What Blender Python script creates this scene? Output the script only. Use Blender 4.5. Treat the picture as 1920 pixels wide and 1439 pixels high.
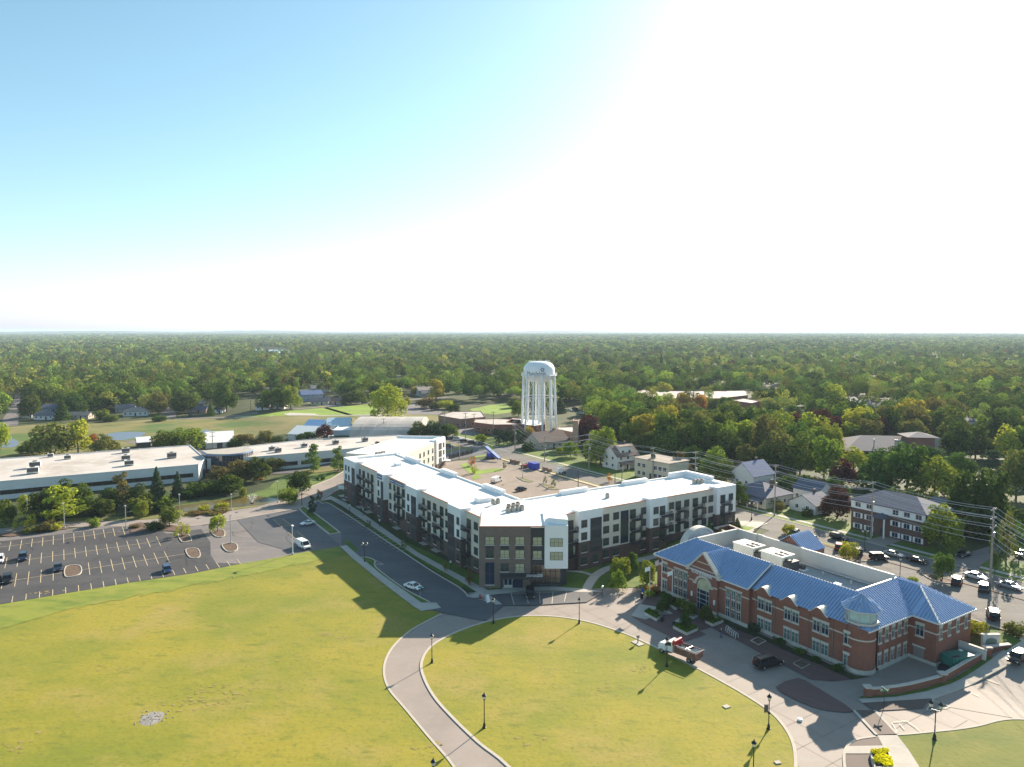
import bpy, bmesh, math, random
import numpy as np
from mathutils import Vector, Matrix
from mathutils.geometry import tessellate_polygon
random.seed(7)
R = math.radians
for o in list(bpy.data.objects):
    bpy.data.objects.remove(o)
SC = bpy.context.scene
COL = SC.collection
# ---------------------------------------------------------------- camera
H = 58.0
FPX, CX, CY, HOR = 1333.0, 960.0, 719.5, 620.0
PITCH = math.atan((CY - HOR) / FPX)
cam = bpy.data.cameras.new("camera")
cam_o = bpy.data.objects.new("camera", cam)
COL.objects.link(cam_o)
cam_o.location = (0, 0, H)
cam_o.rotation_euler = (R(90) - PITCH, 0, 0)
cam.sensor_width = 36.0
cam.lens = FPX / 1920.0 * 36.0
cam.clip_start = 1.0
cam.clip_end = 60000.0
SC.camera = cam_o
# ---------------------------------------------------------------- light
SUN_AZ, SUN_EL = 34.9, 24.3
world = bpy.data.worlds.new("World")
SC.world = world
world.use_nodes = True
wn = world.node_tree
wn.nodes.clear()
sky = wn.nodes.new("ShaderNodeTexSky")
sky.sky_type = 'NISHITA'
sky.sun_disc = False
sky.sun_elevation = R(SUN_EL)
sky.sun_rotation = R(SUN_AZ)
sky.altitude = 200
sky.air_density = 1.0
sky.dust_density = 0.75
sky.ozone_density = 1.5
bg = wn.nodes.new("ShaderNodeBackground")
bg.inputs["Strength"].default_value = 0.082
wo = wn.nodes.new("ShaderNodeOutputWorld")
sep = wn.nodes.new("ShaderNodeSeparateColor"); comb = wn.nodes.new("ShaderNodeCombineColor")
wn.links.new(sky.outputs[0], sep.inputs[0])
mx1 = wn.nodes.new("ShaderNodeMath"); mx1.operation = 'MAXIMUM'; wn.links.new(sep.outputs[0], mx1.inputs[0]); wn.links.new(sep.outputs[1], mx1.inputs[1])
mx2 = wn.nodes.new("ShaderNodeMath"); mx2.operation = 'MAXIMUM'; wn.links.new(mx1.outputs[0], mx2.inputs[0]); wn.links.new(sep.outputs[2], mx2.inputs[1])
def sky_ratio(ch, power, cap, gain):      # sky colour grade: channel over the brightest channel, reshaped
    d = wn.nodes.new("ShaderNodeMath"); d.operation = 'DIVIDE'; wn.links.new(sep.outputs[ch], d.inputs[0]); wn.links.new(mx2.outputs[0], d.inputs[1])
    m = wn.nodes.new("ShaderNodeMath"); m.operation = 'MINIMUM'; wn.links.new(d.outputs[0], m.inputs[0]); m.inputs[1].default_value = cap
    p = wn.nodes.new("ShaderNodeMath"); p.operation = 'POWER'; wn.links.new(m.outputs[0], p.inputs[0]); p.inputs[1].default_value = power
    g = wn.nodes.new("ShaderNodeMath"); g.operation = 'MULTIPLY'; wn.links.new(p.outputs[0], g.inputs[0]); g.inputs[1].default_value = gain
    o = wn.nodes.new("ShaderNodeMath"); o.operation = 'MULTIPLY'; wn.links.new(g.outputs[0], o.inputs[0]); wn.links.new(mx2.outputs[0], o.inputs[1])
    wn.links.new(o.outputs[0], comb.inputs[ch])
sky_ratio(0, 1.0, 0.97, 0.96)
sky_ratio(1, 0.74, 1.0, 1.0)
wn.links.new(mx2.outputs[0], comb.inputs[2])
wn.links.new(comb.outputs[0], bg.inputs[0])
wn.links.new(bg.outputs[0], wo.inputs[0])
sl = bpy.data.lights.new("sun", 'SUN')
sl.energy = 5.0
sl.angle = R(0.5)
sl.color = (1.0, 0.87, 0.69)
sun_o = bpy.data.objects.new("sun", sl)
COL.objects.link(sun_o)
sd = Vector((math.sin(R(SUN_AZ)) * math.cos(R(SUN_EL)), math.cos(R(SUN_AZ)) * math.cos(R(SUN_EL)), math.sin(R(SUN_EL))))
sun_o.location = (60, 90, 200)
sun_o.rotation_euler = sd.to_track_quat('Z', 'Y').to_euler()
SC.view_settings.view_transform = 'Standard'
SC.view_settings.look = 'None'
SC.view_settings.exposure = 1.32
SC.view_settings.gamma = 1.0
SC.render.engine = 'CYCLES'
SC.cycles.use_denoising = True
SC.cycles.max_bounces = 6
SC.cycles.transparent_max_bounces = 4
SC.cycles.volume_bounces = 0
# ---------------------------------------------------------------- places
US = Vector((0.5373, -0.8434)); UT = Vector((0.8434, 0.5373))
STROT = math.atan2(-0.8434, 0.5373)
cF = Vector((0, math.cos(PITCH), -math.sin(PITCH))); cU = Vector((0, math.sin(PITCH), math.cos(PITCH)))
def sm(x):
    x = min(1.0, max(0.0, x)); return x * x * (3 - 2 * x)
def lerp(a, b, k): return a + (b - a) * k
def Tst(s, t):
    k = min(1.0, max(0.0, (s + 152) / 18.0))
    j = min(1.0, max(0.0, (-s - 245) / 20.0))
    t0 = lerp(lerp(84, 84, j), 122, k)
    w = lerp(lerp(14, 40, j), 26, k)
    return 3.0 * sm((t - t0) / w)
def ST(x, y): return x * US.x + y * US.y, x * UT.x + y * UT.y
def T(x, y): return Tst(*ST(x, y))
def W(s, t, z=None):
    p = US * s + UT * t
    return Vector((p.x, p.y, Tst(s, t) if z is None else z))
def PZ(u, v, z=0.0):
    d = Vector(((u - CX) / FPX, 0, 0)) + cF + cU * ((CY - v) / FPX)
    k = (z - H) / d.z
    return Vector((d.x * k, d.y * k, z))
def P(u, v):
    z = 0.0
    for _ in range(14):
        p = PZ(u, v, z); z = 0.5 * z + 0.5 * T(p.x, p.y)
    p = PZ(u, v, z); p.z = T(p.x, p.y)
    return p
def depth(p): return p.y * cF.y + (p.z - H) * cF.z
def px(p):
    q = Vector(p) - Vector((0, 0, H)); d = q.dot(cF)
    return CX + FPX * q.x / d, CY - FPX * q.dot(cU) / d
def mpp(p): return depth(p) / FPX          # metres per photo pixel at p
# ---------------------------------------------------------------- mesh builder
class MB:
    def __init__(s): s.v = []; s.f = []; s.m = []; s.k = 0; s.M = None
    def add(s, vs, fs):
        n = len(s.v)
        for v in vs:
            v = Vector(v)
            if s.M is not None: v = s.M @ v
            s.v.append(v)
        if not hasattr(s, 'pc'): s.pc = []
        f0 = len(s.f)
        for f in fs: s.f.append([i + n for i in f]); s.m.append(s.k)
        s.pc.append((n, len(s.v), f0, len(s.f)))
        return s
    def parts(s, name, mats, parent=None, gap=0.06, **kw):
        """one object for each group of touching pieces"""
        bb = []
        for a, b, _, _ in s.pc:
            xs = [s.v[i] for i in range(a, b)]
            bb.append([min(v[k] for v in xs)-gap for k in range(3)] + [max(v[k] for v in xs)+gap for k in range(3)])
        n = len(bb); g = list(range(n))
        def find(i):
            while g[i] != i: g[i] = g[g[i]]; i = g[i]
            return i
        for i in range(n):
            for j in range(i):
                if all(bb[i][k] <= bb[j][k+3] and bb[j][k] <= bb[i][k+3] for k in range(3)): g[find(i)] = find(j)
        out = []
        for r in sorted(set(find(i) for i in range(n))):
            m = MB()
            for i in range(n):
                if find(i) != r: continue
                a, b, c, d = s.pc[i]; off = len(m.v)-a
                m.v += s.v[a:b]
                for f in range(c, d): m.f.append([x+off for x in s.f[f]]); m.m.append(s.m[f])
            out.append(m.obj(name, mats, parent, **kw))
        return out
    def box(s, x0, x1, y0, y1, z0, z1):
        if x0 > x1: x0, x1 = x1, x0
        if y0 > y1: y0, y1 = y1, y0
        if z0 > z1: z0, z1 = z1, z0
        return s.add([(x0,y0,z0),(x1,y0,z0),(x1,y1,z0),(x0,y1,z0),(x0,y0,z1),(x1,y0,z1),(x1,y1,z1),(x0,y1,z1)],
              [(3,2,1,0),(4,5,6,7),(0,1,5,4),(1,2,6,5),(2,3,7,6),(3,0,4,7)])
    def prism(s, poly, z0, z1, cap0=False):
        n = len(poly)
        a = sum(poly[i][0]*poly[(i+1)%n][1]-poly[(i+1)%n][0]*poly[i][1] for i in range(n))
        if a < 0: poly = poly[::-1]
        vs = [(p[0],p[1],z0) for p in poly] + [(p[0],p[1],z1) for p in poly]
        fs = [(i,(i+1)%n,n+(i+1)%n,n+i) for i in range(n)] + [tuple(range(n,2*n))]
        if cap0: fs.append(tuple(range(n-1,-1,-1)))
        return s.add(vs, fs)
    def quad(s, *p): return s.add(p, [tuple(range(len(p)))])
    def lathe(s, prof, n=12, c=(0,0,0), cap=True):
        vs = []; fs = []
        for r, z in prof:
            for i in range(n):
                a = 2*math.pi*i/n; vs.append((c[0]+r*math.cos(a), c[1]+r*math.sin(a), c[2]+z))
        for j in range(len(prof)-1):
            for i in range(n):
                i2 = (i+1) % n; fs.append((j*n+i, j*n+i2, (j+1)*n+i2, (j+1)*n+i))
        if cap:
            fs.append(tuple(range(n-1,-1,-1))); L = (len(prof)-1)*n; fs.append(tuple(range(L, L+n)))
        return s.add(vs, fs)
    def tube(s, a, b, r0, r1=None, n=6):
        r1 = r0 if r1 is None else r1
        a = Vector(a); b = Vector(b); d = (b-a)
        if d.length < 1e-6: return s
        q = d.to_track_quat('Z','Y'); vs = []
        for p, r in ((a,r0),(b,r1)):
            for i in range(n):
                t = 2*math.pi*i/n; vs.append(p + q @ Vector((r*math.cos(t), r*math.sin(t), 0)))
        fs = [(i,(i+1)%n,n+(i+1)%n,n+i) for i in range(n)] + [tuple(range(n-1,-1,-1)), tuple(range(n,2*n))]
        return s.add(vs, fs)
    def path(s, pts, r, n=5):
        for a, b in zip(pts, pts[1:]): s.tube(a, b, r, r, n)
        return s
    def bar(s, a, b, w, h):       # box along a-b
        a = Vector(a); b = Vector(b); d = b-a; L = d.length
        q = d.to_track_quat('X','Z'); M0 = s.M
        Mx = Matrix.Translation(a) @ q.to_matrix().to_4x4()
        s.M = Mx if M0 is None else M0 @ Mx
        s.box(0, L, -w/2, w/2, -h/2, h/2); s.M = M0
        return s
    def extr(s, prof, axis, a, b):   # profile [(p,q)] extruded along axis 'x' or 'y' from a to b
        n = len(prof)
        f = (lambda p,q,k: (k,p,q)) if axis == 'x' else (lambda p,q,k: (p,k,q))
        vs = [f(p,q,a) for p,q in prof] + [f(p,q,b) for p,q in prof]
        fs = [(i,(i+1)%n,n+(i+1)%n,n+i) for i in range(n)] + [tuple(range(n-1,-1,-1)), tuple(range(n,2*n))]
        return s.add(vs, fs)
    def mesh(s, name, mats, smooth=False, fix=True):
        me = bpy.data.meshes.new(name)
        me.from_pydata([tuple(v) for v in s.v], [], s.f)
        if not isinstance(mats, (list, tuple)): mats = [mats]
        for m in mats: me.materials.append(m)
        if len(mats) > 1: me.polygons.foreach_set('material_index', s.m)
        if fix:
            b = bmesh.new(); b.from_mesh(me)
            bmesh.ops.recalc_face_normals(b, faces=b.faces[:]); b.to_mesh(me); b.free()
        if smooth:
            for p in me.polygons: p.use_smooth = True
            try: me.set_sharp_from_angle(angle=R(40))
            except Exception: pass
        me.update()
        return me
    def obj(s, name, mats, parent=None, smooth=False, fix=True, loc=None, rz=0.0):
        return link(name, s.mesh(name, mats, smooth, fix), parent, loc, rz)
def link(name, me, parent=None, loc=None, rz=0.0):
    o = bpy.data.objects.new(name, me); COL.objects.link(o)
    if loc is not None: o.location = loc
    if rz: o.rotation_euler = (0, 0, rz)
    if parent is not None: o.parent = parent
    return o
def tag(o, label, cat, group=None):
    o['label'] = label; o['category'] = cat
    if group: o['group'] = group
    return o
def thing(name, label, cat, loc=(0,0,0), rz=0.0, group=None):
    o = bpy.data.objects.new(name, None); COL.objects.link(o)
    o.empty_display_size = 0.5
    o.location = loc; o.rotation_euler = (0, 0, rz)
    return tag(o, label, cat, group)
def kids(o): return [c for c in bpy.data.objects if c.parent == o]
def dup(root, label=None, loc=None, rz=None, paint=None, scale=None):
    r = root.copy(); COL.objects.link(r)
    if label: r['label'] = label
    if loc is not None: r.location = loc
    if rz is not None: r.rotation_euler = (0, 0, rz)
    if scale is not None: r.scale = scale
    for ch in root.children:
        c = ch.copy(); COL.objects.link(c); c.parent = r
        for g in ch.children:
            d = g.copy(); COL.objects.link(d); d.parent = c
    return r
# ---------------------------------------------------------------- materials
def mat(name, col, rough=0.8, noise=0.0, scale=1.0, metal=0.0, spec=0.5, rnd=0.0, col2=None, detail=4.0, bump=0.0):
    m = bpy.data.materials.new(name); m.use_nodes = True
    nt = m.node_tree; b = nt.nodes["Principled BSDF"]
    b.inputs["Roughness"].default_value = rough
    b.inputs["Metallic"].default_value = metal
    b.inputs["Specular IOR Level"].default_value = spec
    b.inputs["Base Color"].default_value = (*col, 1)
    if noise or col2:
        tc = nt.nodes.new("ShaderNodeTexCoord"); n = nt.nodes.new("ShaderNodeTexNoise")
        n.inputs["Scale"].default_value = scale; n.inputs["Detail"].default_value = detail
        n.inputs["Roughness"].default_value = 0.6
        nt.links.new(tc.outputs["Object"], n.inputs["Vector"])
        r = nt.nodes.new("ShaderNodeValToRGB")
        r.color_ramp.elements[0].position = 0.32; r.color_ramp.elements[1].position = 0.68
        c1 = [max(0, c*(1-noise)) for c in col]; c2 = list(col2) if col2 else [min(1, c*(1+noise)) for c in col]
        r.color_ramp.elements[0].color = (*c1, 1); r.color_ramp.elements[1].color = (*c2, 1)
        nt.links.new(n.outputs["Fac"], r.inputs[0]); nt.links.new(r.outputs[0], b.inputs["Base Color"])
        if bump:
            bp = nt.nodes.new("ShaderNodeBump"); bp.inputs["Strength"].default_value = bump
            nt.links.new(n.outputs["Fac"], bp.inputs["Height"]); nt.links.new(bp.outputs[0], b.inputs["Normal"])
    return m
def mixmat(name, layers, rough=0.9, spec=0.3, bump=0.0):
    """layers: first (colour), then (colour, noise scale, lo, hi, detail[, stretch]) painted over through noise masks"""
    m = bpy.data.materials.new(name); m.use_nodes = True
    nt = m.node_tree; b = nt.nodes["Principled BSDF"]
    b.inputs["Roughness"].default_value = rough; b.inputs["Specular IOR Level"].default_value = spec
    tc = nt.nodes.new("ShaderNodeTexCoord"); cur = None; last = None
    for L in layers[1:]:
        col, sc, lo, hi, det = L[:5]
        n = nt.nodes.new("ShaderNodeTexNoise"); n.inputs["Scale"].default_value = sc; n.inputs["Detail"].default_value = det
        n.inputs["Roughness"].default_value = 0.62
        if len(L) > 5:
            mp = nt.nodes.new("ShaderNodeMapping"); mp.inputs["Scale"].default_value = L[5]
            mp.inputs["Rotation"].default_value = (0, 0, L[6] if len(L) > 6 else 0)
            nt.links.new(tc.outputs["Object"], mp.inputs[0]); nt.links.new(mp.outputs[0], n.inputs["Vector"])
        else: nt.links.new(tc.outputs["Object"], n.inputs["Vector"])
        r = nt.nodes.new("ShaderNodeMapRange"); r.inputs[1].default_value = lo; r.inputs[2].default_value = hi
        nt.links.new(n.outputs["Fac"], r.inputs[0])
        mx = nt.nodes.new("ShaderNodeMix"); mx.data_type = 'RGBA'
        nt.links.new(r.outputs[0], mx.inputs[0])
        if cur is None: mx.inputs[6].default_value = (*layers[0], 1)
        else: nt.links.new(cur, mx.inputs[6])
        mx.inputs[7].default_value = (*col, 1); cur = mx.outputs[2]; last = n
    nt.links.new(cur, b.inputs["Base Color"])
    if bump:
        bp = nt.nodes.new("ShaderNodeBump"); bp.inputs["Strength"].default_value = bump; bp.inputs["Distance"].default_value = 0.3
        nt.links.new(last.outputs["Fac"], bp.inputs["Height"]); nt.links.new(bp.outputs[0], b.inputs["Normal"])
    return m
def brickmat(name, c1, c2, mortar, rough=0.85, sc=1.0):
    m = bpy.data.materials.new(name); m.use_nodes = True
    nt = m.node_tree; b = nt.nodes["Principled BSDF"]; b.inputs["Roughness"].default_value = rough
    b.inputs["Specular IOR Level"].default_value = 0.3
    tc = nt.nodes.new("ShaderNodeTexCoord"); sp = nt.nodes.new("ShaderNodeSeparateXYZ"); cb = nt.nodes.new("ShaderNodeCombineXYZ")
    ad = nt.nodes.new("ShaderNodeMath"); ad.operation = 'ADD'
    nt.links.new(tc.outputs["Object"], sp.inputs[0]); nt.links.new(sp.outputs[0], ad.inputs[0]); nt.links.new(sp.outputs[1], ad.inputs[1])
    nt.links.new(ad.outputs[0], cb.inputs[0]); nt.links.new(sp.outputs[2], cb.inputs[1])
    br = nt.nodes.new("ShaderNodeTexBrick"); br.inputs["Scale"].default_value = sc
    br.inputs["Color1"].default_value = (*c1, 1); br.inputs["Color2"].default_value = (*c2, 1); br.inputs["Mortar"].default_value = (*mortar, 1)
    br.inputs["Brick Width"].default_value = 0.42; br.inputs["Row Height"].default_value = 0.17; br.inputs["Mortar Size"].default_value = 0.012
    nt.links.new(cb.outputs[0], br.inputs["Vector"])
    n = nt.nodes.new("ShaderNodeTexNoise"); n.inputs["Scale"].default_value = 0.35; n.inputs["Detail"].default_value = 5
    nt.links.new(tc.outputs["Object"], n.inputs["Vector"])
    mr = nt.nodes.new("ShaderNodeMapRange"); mr.inputs[3].default_value = 0.8; mr.inputs[4].default_value = 1.2
    nt.links.new(n.outputs["Fac"], mr.inputs[0])
    mu = nt.nodes.new("ShaderNodeMix"); mu.data_type = 'RGBA'; mu.blend_type = 'MULTIPLY'; mu.inputs[0].default_value = 1
    nt.links.new(br.outputs[0], mu.inputs[6]); nt.links.new(mr.outputs[0], mu.inputs[7])
    nt.links.new(mu.outputs[2], b.inputs["Base Color"])
    return m
def glassmat(name, col, rough=0.08, spec=0.8):
    m = mat(name, col, rough, spec=spec); return m
def leafmat(name, col, hue=0.03, val=0.4, tr=0.3):
    m = bpy.data.materials.new(name); m.use_nodes = True
    nt = m.node_tree; nt.nodes.clear()
    out = nt.nodes.new("ShaderNodeOutputMaterial")
    oi = nt.nodes.new("ShaderNodeObjectInfo"); tc = nt.nodes.new("ShaderNodeTexCoord")
    n = nt.nodes.new("ShaderNodeTexNoise"); n.inputs["Scale"].default_value = 0.8; n.inputs["Detail"].default_value = 3
    nt.links.new(tc.outputs["Object"], n.inputs["Vector"])
    hs = nt.nodes.new("ShaderNodeHueSaturation"); hs.inputs["Color"].default_value = (*col, 1)
    r1 = nt.nodes.new("ShaderNodeMapRange"); r1.inputs[3].default_value = 0.5-hue; r1.inputs[4].default_value = 0.5+hue
    nt.links.new(oi.outputs["Random"], r1.inputs[0]); nt.links.new(r1.outputs[0], hs.inputs["Hue"])
    r2 = nt.nodes.new("ShaderNodeMapRange"); r2.inputs[1].default_value = 0.3; r2.inputs[2].default_value = 0.7
    r2.inputs[3].default_value = 1-val; r2.inputs[4].default_value = 1+val
    nt.links.new(n.outputs["Fac"], r2.inputs[0]); nt.links.new(r2.outputs[0], hs.inputs["Value"])
    df = nt.nodes.new("ShaderNodeBsdfDiffuse"); ts = nt.nodes.new("ShaderNodeBsdfTranslucent")
    nt.links.new(hs.outputs[0], df.inputs[0]); nt.links.new(hs.outputs[0], ts.inputs[0])
    mx = nt.nodes.new("ShaderNodeMixShader"); mx.inputs[0].default_value = tr
    nt.links.new(df.outputs[0], mx.inputs[1]); nt.links.new(ts.outputs[0], mx.inputs[2])
    nt.links.new(mx.outputs[0], out.inputs[0])
    return m
M = {}
M['soil'] = mixmat('ground_grass', [(0.062,0.07,0.02), ((0.04,0.055,0.015),0.03,0.42,0.6,4), ((0.09,0.085,0.035),0.25,0.5,0.75,6)])
M['lawn'] = mixmat('lawn_grass', [(0.28,0.238,0.025), ((0.18,0.195,0.018),0.035,0.40,0.62,5,(1,1.6,1),0.5), ((0.31,0.24,0.06),0.06,0.5,0.72,7), ((0.125,0.15,0.016),0.22,0.55,0.75,9,(1,2.5,1),0.9), ((0.40,0.29,0.10),0.05,0.64,0.74,9), ((0.12,0.13,0.025),1.6,0.52,0.85,4), ((0.42,0.36,0.20),0.9,0.70,0.78,6)], bump=0.25)
M['rlawn'] = mixmat('green_lawn', [(0.165,0.17,0.024), ((0.11,0.14,0.016),0.08,0.42,0.64,6,(1,2,1),0.6), ((0.23,0.20,0.05),0.15,0.55,0.75,7), ((0.09,0.11,0.02),1.5,0.55,0.85,4)], bump=0.2)
M['bank'] = mixmat('bank_grass', [(0.21,0.235,0.03), ((0.12,0.17,0.02),0.1,0.45,0.65,6,(1,3,1),0.5), ((0.26,0.23,0.05),0.3,0.5,0.8,6)], bump=0.2)
M['green'] = mixmat('green_grass', [(0.105,0.16,0.022), ((0.065,0.11,0.015),0.12,0.42,0.65,6), ((0.17,0.18,0.04),0.5,0.5,0.8,6)], bump=0.2)
M['darkbank'] = mixmat('shade_toned_bank', [(0.03,0.045,0.012), ((0.055,0.08,0.018),0.15,0.45,0.65,6), ((0.02,0.028,0.01),0.6,0.5,0.75,5)])  # shade between office wall and pond is put into this dark grass colour
M['bright'] = mixmat('bright_grass', [(0.20,0.29,0.03), ((0.15,0.22,0.03),0.08,0.42,0.65,5)])
M['dry'] = mixmat('dry_meadow', [(0.21,0.175,0.06), ((0.11,0.13,0.03),0.05,0.42,0.6,5), ((0.28,0.22,0.10),0.2,0.5,0.8,6)])
M['marsh'] = mixmat('marsh_grass', [(0.19,0.165,0.05), ((0.075,0.125,0.02),0.04,0.42,0.58,5), ((0.13,0.09,0.05),0.06,0.58,0.7,5)])
M['conc'] = mixmat('concrete', [(0.46,0.42,0.37), ((0.38,0.35,0.31),0.3,0.4,0.7,6), ((0.52,0.48,0.42),1.5,0.55,0.8,4)])
M['kerb'] = mixmat('kerb_concrete', [(0.47,0.42,0.36), ((0.42,0.38,0.33),0.6,0.45,0.7,5)])
M['drive'] = mixmat('drive_concrete', [(0.30,0.25,0.22), ((0.255,0.215,0.19),0.12,0.42,0.66,6), ((0.31,0.29,0.27),0.6,0.55,0.8,5)], rough=0.75)
M['asph'] = mixmat('worn_asphalt', [(0.20,0.175,0.165), ((0.155,0.14,0.14),0.07,0.4,0.65,6,(1,2.2,1),0.55), ((0.24,0.21,0.195),0.8,0.55,0.8,5)], rough=0.8)
M['seal'] = mixmat('sealed_asphalt', [(0.058,0.055,0.058), ((0.085,0.08,0.082),0.05,0.42,0.65,7,(1,2.5,1),0.55), ((0.042,0.041,0.044),0.25,0.55,0.75,5)], rough=0.8)
M['new'] = mixmat('dark_asphalt', [(0.10,0.098,0.105), ((0.13,0.125,0.13),0.06,0.42,0.66,6,(1,2.5,1),1.0), ((0.085,0.083,0.09),0.5,0.55,0.8,5)], rough=0.75)
M['street'] = mixmat('street_concrete', [(0.19,0.175,0.16), ((0.15,0.14,0.13),0.1,0.42,0.66,6,(1,4,1),-1.0), ((0.235,0.215,0.195),0.8,0.55,0.8,5)], rough=0.9, spec=0.15)
M['paver'] = brickmat('brick_paver', (0.17,0.095,0.085), (0.13,0.08,0.078), (0.12,0.09,0.08), 0.8, 1.0)
M['mulch'] = mixmat('mulch', [(0.15,0.10,0.07), ((0.09,0.06,0.045),1.2,0.4,0.65,6), ((0.22,0.16,0.11),3,0.6,0.8,4)])
M['bed'] = mixmat('planting_bed', [(0.05,0.065,0.025), ((0.03,0.035,0.018),0.8,0.4,0.65,6), ((0.08,0.10,0.03),2,0.6,0.8,4)])
M['line'] = mat('line_paint', (0.62,0.57,0.46), 0.8, 0.25, 2.0)
M['yline'] = mat('stall_paint', (0.56,0.44,0.27), 0.8, 0.3, 2.0)
M['white'] = mat('white_paint', (0.78,0.78,0.77), 0.6, 0.06, 0.6)
M['water'] = mat('pond_water', (0.115,0.085,0.02), 0.25, 0.4, 0.06, spec=0.3)
M['bwater'] = mat('marsh_water', (0.13,0.17,0.22), 0.45, spec=0.25)
M['tanlot'] = mixmat('dusty_lot', [(0.27,0.215,0.175), ((0.21,0.17,0.14),0.07,0.42,0.65,6), ((0.32,0.26,0.21),0.5,0.55,0.8,5)])
M['lake'] = mat('lake_water', (0.35,0.45,0.55), 0.2, spec=0.5)
M['black'] = mat('black_metal', (0.012,0.012,0.014), 0.45, spec=0.5)
M['galv'] = mat('galvanised_metal', (0.46,0.46,0.47), 0.45, 0.1, 2, metal=0.3)
M['wood'] = mat('pole_wood', (0.30,0.26,0.22), 0.9, 0.25, 3)
M['trunk'] = mat('bark', (0.10,0.075,0.055), 0.95, 0.3, 4)
# ---------------------------------------------------------------- draped sheets
def clip(poly, a, c, keep_ge):
    out = []; n = len(poly)
    for i in range(n):
        p, q = poly[i], poly[(i+1) % n]
        dp = (p[a]-c) if keep_ge else (c-p[a]); dq = (q[a]-c) if keep_ge else (c-q[a])
        if dp >= 0: out.append(p)
        if (dp > 0 and dq < 0) or (dp < 0 and dq > 0):
            k = dp/(dp-dq); out.append((p[0]+(q[0]-p[0])*k, p[1]+(q[1]-p[1])*k))
    return out
NS = [0]
def drape(name, pts, off, m, kind='structure', cell=2.0, thick=0.0):
    """pts: world xy outline; laid on the terrain, `off` above it"""
    NS[0] += 1; off += 0.0045*(NS[0] % 9)
    st = [ST(p[0], p[1]) for p in pts]
    tris = tessellate_polygon([[Vector((a, b, 0)) for a, b in st]])
    mb = MB(); idx = {}
    def vid(s, t):
        k = (round(s, 3), round(t, 3))
        if k not in idx:
            idx[k] = len(mb.v); q = W(s, t); mb.v.append(Vector((q.x, q.y, q.z + off)))
        return idx[k]
    def put(poly):
        ids = []
        for s, t in poly:
            i = vid(s, t)
            if i not in ids: ids.append(i)
        if len(ids) > 2: mb.f.append(ids); mb.m.append(0)
    for tri in tris:
        q = [st[i] for i in tri]
        t0 = min(p[1] for p in q); t1 = max(p[1] for p in q); s0 = min(p[0] for p in q); s1 = max(p[0] for p in q)
        zs = [Tst(*p) for p in q]
        flat = (max(zs)-min(zs) < 1e-6) and (t1 < 83.9 or (t0 > 150) or (s0 > -134 and t1 < 122) or (s1 < -152 and s0 > -245 and t0 > 98))
        if flat: put(q); continue
        # rows of t, then in the hump zone columns of s
        c0 = math.floor(t0/cell)
        while c0*cell < t1:
            row = clip(clip(q, 1, c0*cell, True), 1, (c0+1)*cell, False); c0 += 1
            if len(row) < 3: continue
            a = min(p[0] for p in row); b = max(p[0] for p in row)
            if b < -268 or a > -134 or (a > -244 and b < -152): put(row); continue
            d0 = math.floor(a/cell)
            while d0*cell < b:
                pc = clip(clip(row, 0, d0*cell, True), 0, (d0+1)*cell, False); d0 += 1
                if len(pc) > 2: put(pc)
    me = bpy.data.meshes.new(name); me.from_pydata([tuple(v) for v in mb.v], [], mb.f); me.materials.append(m)
    bm = bmesh.new(); bm.from_mesh(me)
    for f in bm.faces:
        f.normal_update()
        if f.normal.z < 0: f.normal_flip()
    bm.to_mesh(me); bm.free()
    o = link(name, me)
    if kind: o['kind'] = kind
    return o
def smooth_line(pts, n=4, closed=False):
    out = []; N = len(pts)
    rng = range(N if closed else N-1)
    for i in rng:
        g = lambda k: pts[k % N] if closed else pts[min(N-1, max(0, k))]
        p0, p1, p2, p3 = g(i-1), g(i), g(i+1), g(i+2)
        for j in range(n):
            t = j/n
            out.append(tuple(0.5*((2*p1[c])+(-p0[c]+p2[c])*t+(2*p0[c]-5*p1[c]+4*p2[c]-p3[c])*t*t+(-p0[c]+3*p1[c]-3*p2[c]+p3[c])*t**3) for c in (0,1)))
    if not closed: out.append(tuple(pts[-1][:2]))
    return out
def pp(*uv): return [tuple(P(u, v)[:2]) for u, v in uv]
def ribbon(name, line, w0, w1, off, m, kind='structure', h=0.0):
    """strip beside a world xy line, from offset w0 to w1 (left positive); h > 0 makes it a real kerb"""
    N = len(line); L = []; Rr = []
    for i in range(N):
        a = Vector(line[max(0, i-1)]); b = Vector(line[min(N-1, i+1)])
        d = (b-a).normalized(); nrm = Vector((-d.y, d.x)); p = Vector(line[i])
        L.append(p+nrm*w0); Rr.append(p+nrm*w1)
    mb = MB()
    vs = []
    for a, b in zip(L, Rr):
        za = T(a.x, a.y)+off; zb = T(b.x, b.y)+off
        vs += [(a.x,a.y,za-0.1),(a.x,a.y,za+h),(b.x,b.y,zb+h),(b.x,b.y,zb-0.1)]
    fs = []
    for i in range(N-1):
        for k in range(3 if True else 1):
            fs.append((i*4+k, i*4+k+1, i*4+5+k, i*4+4+k))
    mb.add(vs, fs)
    o = mb.obj(name, m)
    if kind: o['kind'] = kind
    return o
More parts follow.
